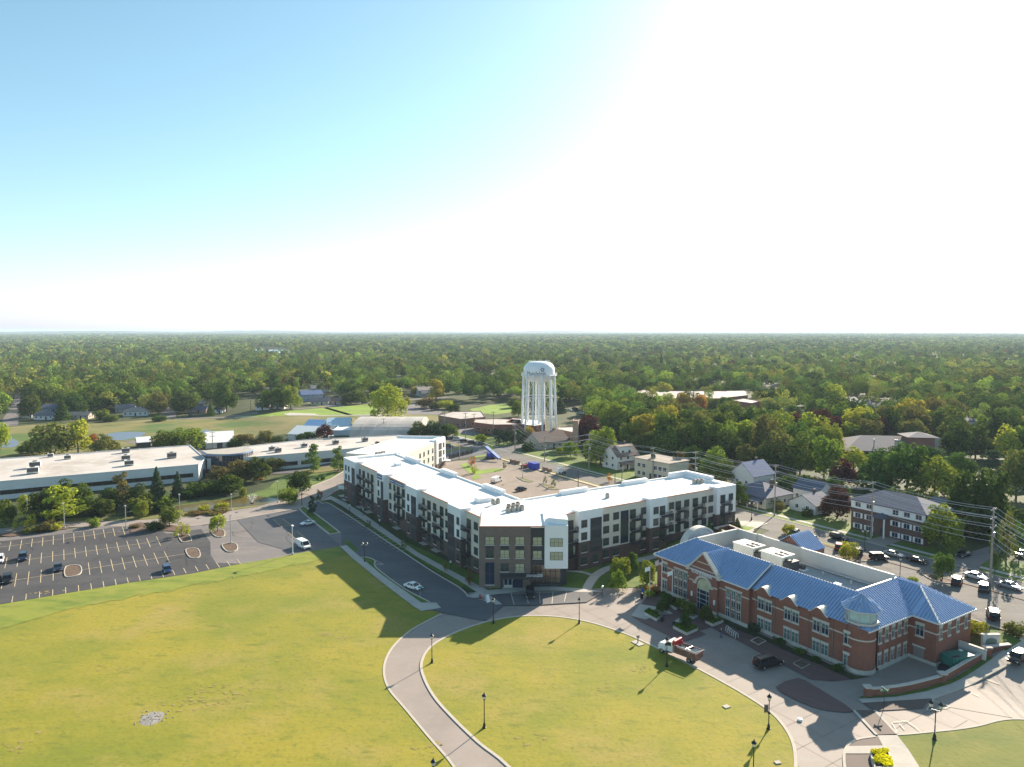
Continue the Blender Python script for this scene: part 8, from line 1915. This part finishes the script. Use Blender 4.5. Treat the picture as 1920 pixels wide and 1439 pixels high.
def bike_rack():
    for i, (x, y) in enumerate(((1425,880),(1450,905),(1480,925),(1515,955),(1545,975),(1580,1000))):
        p = P(*c8(x, y+25)); t = thing("bike_rack", "white hoop bicycle rack, one of the row before the hall", "bicycle rack", (p.x,p.y,p.z+0.1), STROT, "white bicycle hoops in a row")
        m = MB(); m.path([(0,-0.4,0),(0,-0.4,0.6)]+[(0,-0.4*math.cos(a),0.6+0.35*math.sin(a)) for a in np.linspace(0,math.pi,9)]+[(0,0.4,0.6),(0,0.4,0)],0.04,6); m.obj("hoop", M['white'], t)
        f = MB(); f.box(-0.08,0.08,-0.5,-0.3,0,0.03); f.obj("foot_plate", M['galv'], t); f = MB(); f.box(-0.08,0.08,0.3,0.5,0,0.03); f.obj("foot_plate", M['galv'], t)
bike_rack()
def sign(u, v, vt, lab, face, w=0.45, h=0.6, m=None, name="road_sign", rz=0.0, shape='box'):
    p = P(u, v); hh = max(1.6, (v-vt)*mpp(p)); t = thing(name, lab, "sign", (p.x,p.y,p.z+0.1), rz); a = MB(); a.lathe([(0.045,0),(0.045,hh)],6); a.obj("post", m or M['galv'], t); b = MB()
    if shape == 'oct': b.M = Matrix.Translation((0,-0.06,hh-0.2))@Matrix.Rotation(R(90),4,'X'); b.lathe([(w,-0.015),(w,0.015)],8)
    else: b.box(-w/2,w/2,-0.07,-0.047,hh-h,hh)
    b.obj("sign_plate", face, t); return t
grn = mat('sign_green',(0.05,0.22,0.14),0.5)
t_ = sign(1657,1330,1293,"green street name sign on a dark pole at the brick crossing",grn,1.5,0.28,M['black'],"street_sign",R(10)); b_ = MB(); b_.box(-0.012,0.012,-0.8,0.7,2.9,3.2); b_.obj("sign_plate", grn, t_)
sign(788,1122,1100,"green and white sign beside the white saloon",grn,0.9,0.4)
for u, v, vt, l in ((1154,1128,1113,"small parking sign left of the bare paving"),(1191,1136,1120,"small parking sign before the paver plaza"),(1278,1060,1050,"small sign by the walk behind the hall")): sign(u, v, vt, l, M['white'], 0.35, 0.5)
sign(603,940,925,"red stop sign at the apartment drive corner",PAINT['red'],0.42,shape='oct'); sign(415,978,962,"red stop sign at the drive beside the yellow-green tree",PAINT['red'],0.42,shape='oct')
def misc():
    p = P(914,1130); t = thing("sandwich_board", "white A-frame board on the walk before the brick front", "sandwich board", (p.x,p.y,p.z+0.2), R(30))
    for s_ in (-1,1): a = MB(); a.add([(-0.45,s_*0.5,0),(0.45,s_*0.5,0),(0.3,s_*0.05,1.5),(-0.3,s_*0.05,1.5),(-0.45,s_*0.45,0),(0.45,s_*0.45,0),(0.3,0,1.5),(-0.3,0,1.5)],[(0,1,2,3),(7,6,5,4),(0,4,5,1),(1,5,6,2),(2,6,7,3),(3,7,4,0)]); a.obj("panel", M['white'], t)
    p = P(900,1124); t = thing("fire_hydrant", "red fire hydrant at the corner of the front walk", "fire hydrant", (p.x,p.y,p.z+0.2)); a = MB(); a.lathe([(0.2,0),(0.2,0.08),(0.14,0.1),(0.14,0.7),(0.18,0.74),(0.1,0.95),(0.03,1.0)],10); a.obj("barrel", PAINT['red'], t); b = MB(); b.tube((-0.28,0,0.55),(0.28,0,0.55),0.08,0.08,8); b.obj("outlet", PAINT['red'], t)
    p = P(960,1101); t = thing("parasol", "small white parasol at the apartment entrance", "parasol", (p.x,p.y,p.z+0.2)); a = MB(); a.lathe([(0.03,0),(0.03,2.1)],6); a.obj("pole", M['galv'], t); b = MB(); b.lathe([(1.1,1.8),(1.0,1.9),(0.05,2.2)],10,cap=False); b.obj("canopy", M['white'], t)
    p = P(1205,1114); t = thing("mailbox", "blue post box beside the shrubs left of the hall", "post box", (p.x,p.y,p.z+0.1)); a = MB(); a.extr([(-0.3,0.2),(0.3,0.2),(0.3,1.0)]+[(0.3*math.cos(q_),1.0+0.3*math.sin(q_)) for q_ in np.linspace(0.3,2.84,7)]+[(-0.3,1.0)],'y',-0.3,0.3); a.obj("box", mat('mail_blue',(0.03,0.12,0.42),0.4), t)
    for x in (-0.22,0.22):
        for y in (-0.22,0.22): b = MB(); b.box(x-0.03,x+0.03,y-0.03,y+0.03,0,0.2); b.obj("leg", M['black'], t)
    p = P(1196,1207); t = thing("marker_post", "wooden post with a grey box on a small concrete pad at the lawn edge", "post", (p.x,p.y,p.z+0.1), S_); a = MB(); a.box(-1.0,1.2,-0.8,0.6,0,0.1); a.obj("pad", M['conc'], t); b = MB(); b.box(-0.08,0.08,-0.08,0.08,0.1,1.3); b.box(-0.2,0.2,-0.2,0.2,1.0,1.5); b.obj("post", M['wood'], t)
    p = P(1362,1327); t = tag(MB().box(-0.5,0.5,-0.4,0.4,0,0.12).obj("utility_cover", M['conc'], None, loc=p, rz=0.5), "small pale utility cover in the green patch of the central lawn", "utility cover"); t.location.z = p.z+0.1
    p = P(1458,1432); t = tag(MB().box(-0.4,0.4,-0.3,0.3,0,0.12).obj("utility_cover", M['conc'], None, loc=p, rz=0.2), "small pale utility cover near the lawn's bottom right", "utility cover"); t.location.z = p.z+0.1
    p = P(1500,1352); t = tag(MB().lathe([(0.35,0),(0.35,0.3),(0.1,0.34)],10).obj("drain_cap", M['white'], None, loc=p), "white round cap standing on the drive by the banner lamp", "drain cap"); t.location.z = p.z+0.06
    rr = random.Random(6)
    for (u, v), s_, n_, lab in (((286,1346),1.0,60,"heap of grey broken stones on the left lawn"),((283,1352),0.9,30,"smaller scatter of grey stones below the heap on the left lawn")):
        p = P(u, v); t = thing("stone_heap", lab, "stone heap", (p.x,p.y,p.z+0.08)); m = MB(); m.lathe([(3.2*s_,-0.04),(1.2*s_,0.03),(0.05,0.06)],14)
        for k in range(n_):
            x, y = rr.gauss(0,1.1*s_), rr.gauss(0,0.9*s_); r = rr.uniform(0.06,0.17); m.lathe([(r*0.8,-0.05),(r,r*0.3),(r*0.5,r*0.7)],6,(x,y,0))
        m.obj("stones", mat('grey_stone',(0.25,0.23,0.21),0.9,0.3,2), t)
misc()
def court():
    # curved brick wall with pale coping, pillars
    top = pp((1627,1306),(1652,1304.5),(1680,1301),(1705,1296.5),(1729,1290.5),(1750,1285),(1766,1280)); t0 = P(1627,1306)
    t = thing("garden_wall", "low curved brick wall with pale coping round the hall's side court", "wall", t0); m = MB(); c = MB()
    ln = top + pp((1800,1260),(1851,1230))
    for a, b in zip(ln, ln[1:]):
        za = T(*a)-t0.z; zb = T(*b)-t0.z; A = (a[0]-t0.x,a[1]-t0.y,za+0.55); B = (b[0]-t0.x,b[1]-t0.y,zb+0.55); m.bar(A,B,0.35,1.3); c.bar((A[0],A[1],za+1.28),(B[0],B[1],zb+1.28),0.6,0.16)
    m.obj("brick_wall", M['rbrick'], t); c.obj("coping", M['stone'], t)
    for uv in ((1627,1306),(1766,1280),(1851,1230)):
        p = P(*uv); x, y, z = p.x-t0.x, p.y-t0.y, p.z-t0.z; q_ = MB(); q_.box(x-0.45,x+0.45,y-0.45,y+0.45,z-0.3,z+1.5); o = q_.obj("pillar", M['rbrick'], t); k = MB(); k.box(x-0.6,x+0.6,y-0.6,y+0.6,z+1.5,z+1.72); k.obj("pillar_cap", M['stone'], o)
    drape("wall_grass", pp((1612,1308),(1680,1304.5),(1735,1292),(1770,1281.5),(1853,1231),(1862,1235),(1782,1284),(1735,1297.5),(1680,1308),(1612,1311)), Z3, M['green'])
    drape("court_sidewalk", pp((1609,1312),(1680,1308),(1735,1298),(1782,1284),(1862,1235),(1920,1194),(1965,1168),(1965,1203),(1892,1245),(1817,1285),(1746,1311),(1617,1320)), Z2, M['conc'])
    drape("court_lawn", pp((1858,1178),(1916,1203),(1886,1222),(1868,1212),(1852,1196)), Z3, M['green'])
    ribbon("kerb", pp((1746,1312),(1817,1286),(1892,1246),(1965,1204)), 0.1, -0.2, Z2, M['kerb'], h=0.1)
    drape("yard_mulch", pp((1757,1256),(1768,1268),(1846,1232),(1800,1215),(1775,1215)), Z4, M['paneldark'])
    # yard walls with the teal container
    a, b = P(1797,1222), P(1848,1240); d = b-a; L = d.length; t = thing("yard_wall", "pale retaining wall closing the container yard", "wall", a, math.atan2(d.y, d.x)); w = MB(); w.bar((0,0,0.6),(L,0,0.6+d.z),0.4,2.6); w.obj("wall", M['screen'], t); c = MB(); c.bar((0,0,1.97),(L,0,1.97+d.z),0.6,0.15); c.obj("coping", M['stone'], t)
    p = P(1794,1246); t = thing("waste_container", "teal covered waste container in the walled yard by the hall", "container", (p.x,p.y,p.z+0.25), STROT+R(75)); t.scale = (0.9,)*3; teal = mat('teal_paint',(0.02,0.15,0.12),0.6,0.15,1)
    a = MB(); a.extr([(-1.3,0),(1.3,0),(1.4,1.7),(-1.4,1.7)],'x',-2.6,2.6)
    for x in (-2,-1,0,1,2): a.box(x-0.06,x+0.06,-1.5,-1.36,0.2,1.6); a.box(x-0.06,x+0.06,1.36,1.5,0.2,1.6)
    a.obj("body", teal, t); b = MB(); b.box(-2.7,2.7,-1.5,1.5,1.7,1.8); b.obj("lid", teal, t); b = MB(); b.box(-2.3,-0.3,-1.1,-0.5,1.8,1.84); b.obj("opening", M['black'], t); b = MB(); b.box(1.6,2.2,0.6,1.2,1.8,1.95); b.obj("vent_cap", M['white'], t)
    p = P(1856,1213); t = thing("monument_sign", "pale stone gateway sign with an arched recess beside the yard", "sign", p, S_+R(60)); t.scale = (0.68,0.68,0.9); a = MB(); a.box(-2.2,2.2,-0.4,0.4,-0.6,2.4); a.obj("stone_body", M['screen'], t); b = MB(); b.extr([(-1.5,0.2),(1.5,0.2),(1.5,1.3)]+[(1.5*math.cos(q_),1.3+0.6*math.sin(q_)) for q_ in np.linspace(0.2,2.94,9)]+[(-1.5,1.3)],'y',-0.46,-0.405); b.obj("arched_panel", mat('sign_green_grey',(0.16,0.20,0.16),0.7), t); c = MB(); c.box(-2.4,2.4,-0.55,0.55,2.4,2.62); c.obj("cap", M['stone'], t)
    p = P(1873,1219); t = thing("garden_wall", "short low wall with a pale top right of the gateway sign", "wall", p, S_+R(70)); a = MB(); a.box(-2.2,2.2,-0.3,0.3,-0.5,0.8); a.obj("brick_wall", M['rbrick'], t); b = MB(); b.box(-2.3,2.3,-0.4,0.4,0.8,0.95); b.obj("coping", M['stone'], t)
    # brick enclosure behind the hall
    pts = [PZ(u, v, 4.2) for u, v in ((1339.5,991),(1366,985),(1392,995.5),(1368,999.8))]; o0 = pts[0]; t = thing("bin_enclosure", "square brick enclosure with a pale rim behind the hall", "enclosure", (o0.x,o0.y,0)); m = MB(); c = MB()
    rl_ = [(p.x-o0.x,p.y-o0.y) for p in pts]
    for i in range(4):
        a, b = rl_[i], rl_[(i+1)%4]; m.bar((a[0],a[1],2.6),(b[0],b[1],2.6),0.3,3.2); c.bar((a[0],a[1],4.3),(b[0],b[1],4.3),0.6,0.2)
    m.obj("brick_wall", M['rbrick'], t); c.obj("coping", mat('pink_stone',(0.60,0.48,0.44),0.8), t); f = MB(); f.prism(rl_, 1.0, 2.2); f.obj("floor", M['mulch'], t)
court()
def person():
    p = P(1352,1196.5)
    t = thing("person", "person with white hair, black jacket and blue jeans walking on the hall forecourt", "person", (p.x,p.y,p.z+0.08), R(200))
    def skin(name, pts, edges, rad, m, parent, root=0, sub=2):
        me = bpy.data.meshes.new(name); me.from_pydata(pts, edges, []); me.materials.append(m)
        o = bpy.data.objects.new(name, me); COL.objects.link(o); sk = o.modifiers.new("skin", 'SKIN'); sub_ = o.modifiers.new("sub", 'SUBSURF'); sub_.levels = sub; sub_.render_levels = sub
        for v, r in zip(me.skin_vertices[0].data, rad): v.radius = r if isinstance(r, tuple) else (r, r)
        me.skin_vertices[0].data[root].use_root = True
        bpy.context.view_layer.update(); dg = bpy.context.evaluated_depsgraph_get(); m2 = bpy.data.meshes.new_from_object(o.evaluated_get(dg)); bpy.data.objects.remove(o)
        for f in m2.polygons: f.use_smooth = True
        if not m2.materials: m2.materials.append(m)
        return link(name, m2, parent)
    skm = mat('skin_tone',(0.45,0.27,0.19),0.6); jk = mat('black_jacket',(0.012,0.012,0.014),0.8); jn = mat('blue_jeans',(0.05,0.08,0.24),0.9); hr = mat('white_hair',(0.62,0.60,0.56),0.9)
    pts = [(0,0,0.95),(0,0,1.15),(0,0,1.35),(0,0,1.47),(0,0,1.55),(0.02,0,1.64),(0.01,0,1.74),
           (0,0.17,1.42),(-0.06,0.24,1.14),(0.06,0.25,0.92),(0.09,0.25,0.82),(0,-0.17,1.42),(0.06,-0.24,1.14),(0.2,-0.24,0.95),(0.25,-0.24,0.87),
           (0,0.09,0.90),(0.14,0.10,0.50),(0.10,0.10,0.09),(0.22,0.10,0.04),(0,-0.09,0.90),(-0.10,-0.10,0.50),(-0.24,-0.10,0.12),(-0.13,-0.10,0.05)]
    ed = [(0,1),(1,2),(2,3),(3,4),(4,5),(5,6),(2,7),(7,8),(8,9),(9,10),(2,11),(11,12),(12,13),(13,14),(0,15),(15,16),(16,17),(17,18),(0,19),(19,20),(20,21),(21,22)]
    rad = [(0.13,0.16),(0.12,0.16),(0.12,0.18),(0.07,0.09),0.052,(0.095,0.078),(0.07,0.06),0.065,0.048,0.036,0.032,0.065,0.048,0.036,0.032,0.09,0.062,0.045,0.045,0.09,0.062,0.045,0.045]
    body = skin("body", pts, ed, rad, skm, t)
    jp = [pts[i] for i in (0,1,2,7,8,9,11,12,13)]; je = [(0,1),(1,2),(2,3),(3,4),(4,5),(2,6),(6,7),(7,8)]
    skin("jacket", jp, je, [(0.15,0.185),(0.14,0.185),(0.135,0.195),0.082,0.065,0.052,0.082,0.065,0.052], jk, t)
    tp = [pts[i] for i in (0,15,16,17,19,20,21)]; te_ = [(0,1),(1,2),(2,3),(0,4),(4,5),(5,6)]
    skin("jeans", tp, te_, [(0.14,0.165),0.105,0.078,0.068,0.105,0.078,0.068], jn, t)
    h = MB(); h.M = Matrix.Translation((-0.012,0,1.70)); h.lathe([(0.02,-0.09),(0.088,-0.06),(0.098,0.02),(0.075,0.085),(0.02,0.115)],12); h.obj("hair", hr, t, smooth=True)
    for k, (hx, hy, hz) in enumerate(((0.09,0.25,0.82),(0.25,-0.24,0.87))):
        for f in range(4): fm = MB(); fm.tube((hx+0.012*(f-1.5),hy,hz-0.02),(hx+0.014*(f-1.5)+0.02,hy+0.005*f,hz-0.10+0.006*abs(f-1.2)),0.009,0.007,5); fm.obj("finger", skm, body)
        fm = MB(); fm.tube((hx+0.02,hy,hz-0.01),(hx+0.055,hy,hz-0.06),0.010,0.008,5); fm.obj("thumb", skm, body)
    for sg in (0.10,-0.10):
        x, z = (0.17,0.04) if sg > 0 else (-0.17,0.06); s = MB(); s.box(x-0.13,x+0.14,sg-0.05,sg+0.05,z-0.05,z+0.05); s.obj("shoe", M['black'], t)
    fc = MB(); fc.tube((0.10,0,1.655),(0.125,0,1.64),0.014,0.01,5); fc.obj("nose", skm, body)
person()
def yard():
    b = mat('container_blue',(0.03,0.06,0.42),0.5); p = P(1001,880); t = thing("storage_box", "bright blue square container among the building materials", "container", (p.x,p.y,p.z+0.1), S_); a = MB(); a.box(-2.2,2.2,-1.3,1.3,0.1,2.4); a.obj("body", b, t); c = MB(); c.box(-2.3,2.3,-1.4,1.4,2.4,2.5); c.obj("lid", b, t)
    for x in (-1.5,0,1.5): c = MB(); c.box(x-0.1,x+0.1,-1.38,-1.301,0.1,2.4); c.obj("rib", b, t)
    for u, v, w, lab in ((961,868,3.0,"left stack of brown bricks at the courtyard's street side"),(970,870,2.4,"right stack of brown bricks at the courtyard's street side"),(990,876,2.6,"brown pallet stack left of the blue container"),(1022,883,2.6,"low brown pallet stack right of the blue container"),(1030,886,2.0,"small pale pallet stack near the white loader")):
        p = P(u, v); t = thing("brick_stack", lab, "brick stack", (p.x,p.y,p.z+0.1), S_); a = MB(); a.box(-w/2,w/2,-0.6,0.6,0,0.15); a.obj("pallet", M['wood'], t); a = MB(); a.box(-w/2+0.1,w/2-0.1,-0.5,0.5,0.15,1.3); a.obj("bricks", brown, t)
    p = P(983,878); t = thing("dumper", "small red dumper left of the blue container", "dumper", (p.x,p.y,p.z+0.1), S_); a = MB(); a.extr([(-1.2,0.5),(0.9,0.5),(1.3,1.4),(-1.0,1.4)],'y',-0.7,0.7); a.obj("skip", PAINT['red'], t)
    for x in (-0.8,0.8):
        for y in (-0.75,0.75): w = link("wheel", WT2[1], t, (x,y,0.45)); link("tyre", WT2[0], w)
    a, c = P(912,858), P(937,866); d = (c-a); t = thing("conveyor", "long blue and white tilted conveyor machine in the courtyard", "conveyor", (a.x,a.y,a.z+0.1), math.atan2(d.y,d.x)); L = d.length; m = MB(); m.bar((0,0,4.6),(L,0,1.2),1.5,0.5); m.obj("belt_boom", mat('pale_blue_steel',(0.35,0.42,0.60),0.5), t); m = MB(); m.bar((0.3,-0.8,4.4),(L,-0.8,1.0),0.12,0.7); m.obj("side_panel", b, t); m = MB(); m.box(2,5,-1,1,0.6,2.4); m.obj("engine_box", b, t)
    for y in (-0.9,0.9): m = MB(); m.box(1.2,6,y-0.25,y+0.25,0,0.7); m.obj("track", M['black'], t)
    p = P(1050,890); t = thing("loader", "white compact loader with a raised arch arm in the courtyard", "loader", (p.x,p.y,p.z+0.1), T_); a = MB(); a.box(-1.3,1.0,-0.8,0.8,0.5,1.6); a.box(-0.9,0.5,-0.7,0.7,1.6,2.4); a.obj("body", PAINT['white'], t)
    for y in (-0.95,0.95): a = MB(); a.path([(-1.2,y,1.4),(-0.8,y,2.9),(0.6,y,3.0),(1.6,y,1.2)],0.16,6); a.obj("lift_arm", PAINT['white'], t)
    a = MB(); a.extr([(1.5,0.2),(2.3,0.2),(1.8,1.1),(1.5,1.1)],'y',-1.0,1.0); a.obj("bucket", M['frame'], t)
    for x in (-0.8,0.7):
        for y in (-0.9,0.9): w = link("wheel", WT2[1], t, (x,y,0.5)); link("tyre", WT2[0], w)
    p = P(842,862); t = thing("screen_fence", "dark low screen fence beside the back wing", "fence", (p.x,p.y,p.z), hd((836,864),(880,853))); L = (P(880,853)-P(836,864)).length; a = MB(); a.box(0,L,-0.08,0.08,0.2,2.0); a.obj("panel", M['paneldark'], t)
    for k in range(6): a = MB(); a.box(L*k/5-0.08,L*k/5+0.08,-0.14,0.14,0,2.2); a.obj("post", M['black'], t)
    p = P(835,874); t = thing("patio_parasol", "white parasol on the terrace beside the back wing's end", "parasol", p); a = MB(); a.lathe([(0.05,0),(0.05,2.6)],6); a.obj("pole", M['galv'], t); b_ = MB(); b_.lathe([(2.2,2.3),(2.0,2.45),(0.05,2.9)],10,cap=False); b_.obj("canopy", M['white'], t)
    p = P(640,922); t = thing("banner_sign", "white and pink promotional sign at the apartment's left end", "sign", (p.x,p.y,p.z), S_+R(40)); a = MB(); a.box(-1.2,1.2,-0.05,0.05,0.8,2.2); a.obj("sign_plate", M['white'], t)
    for x in (-1,1): c = MB(); c.box(x-0.05,x+0.05,-0.04,0.04,0,0.8); c.obj("post", M['galv'], t)
yard()
def fountain():
    p = P(473,945); t = thing("pond_fountain", "white spray of a fountain in the brown pond", "fountain", (p.x,p.y,p.z+0.15)); rng = np.random.default_rng(2)
    n = 700; a = rng.random(n)*6.28; k = rng.random(n); r = 1.6*k; z = 3.4*4*(k*0.5)*(1-k*0.5)*(0.5+0.5*rng.random(n)); Pn = np.stack([r*np.cos(a),r*np.sin(a),z],1); me = np_mesh("spray", leaf_quads(Pn, Pn*0+np.array([0,0,1.0]), 0.07, rng), M['white']); link("spray", me, t); b = MB(); b.lathe([(0.6,-0.05),(0.6,0.15),(0.2,0.3)],10); b.obj("float", M['black'], t)
fountain()
# alike things share a label and a group
byl = {}
for o in bpy.data.objects:
    if o.parent is None and o.get('label'): byl.setdefault(o['label'], []).append(o)
for l, L in byl.items():
    if len(L) > 1:
        for o in L: o['group'] = o.get('group') or ("alike: " + l)
# ================================================================ haze, far hills
def far_hills():
    mb = MB(); rng = random.Random(3)
    prof = []
    for k in range(0, 181):
        a = R(-48 + 96*k/180)
        prof.append(a)
    vs = []; n = len(prof)
    def hh(a, r): return 12 + 14*math.sin(a*9+1)*math.sin(a*23) + 22*max(0, math.sin((a-0.25)*4.2))*(1+0.5*math.sin(a*31)) + rng.uniform(-3, 3)
    for j, r in enumerate((9000, 11000, 13000, 16000)):
        for a in prof:
            z = (0, 14, 22, 0)[j] + (hh(a, r) if j in (1, 2) else 0)*(0.6 if j == 1 else 1.5)
            vs.append((r*math.sin(a), r*math.cos(a), max(0.5, z)+2))
    fs = [(j*n+i, j*n+i+1, (j+1)*n+i+1, (j+1)*n+i) for j in range(3) for i in range(n-1)]
    mb.add(vs, fs)
    o = mb.obj("hills", mat('far_wood', (0.05,0.075,0.03), 0.95, 0.3, 0.01)); o['kind'] = 'structure'
far_hills()
def haze():
    m = bpy.data.materials.new("haze_air"); m.use_nodes = True; nt = m.node_tree; nt.nodes.clear()
    out = nt.nodes.new("ShaderNodeOutputMaterial"); v = nt.nodes.new("ShaderNodeVolumePrincipled")
    v.inputs["Color"].default_value = (0.66, 0.82, 1.0, 1); v.inputs["Density"].default_value = 7.5e-5; v.inputs["Anisotropy"].default_value = 0.1
    nt.links.new(v.outputs[0], out.inputs["Volume"])
    mb = MB(); mb.box(-21000, 21000, -600, 19000, -1.0, 78.0)
    o = mb.obj("haze", m); o['kind'] = 'stuff'
haze()
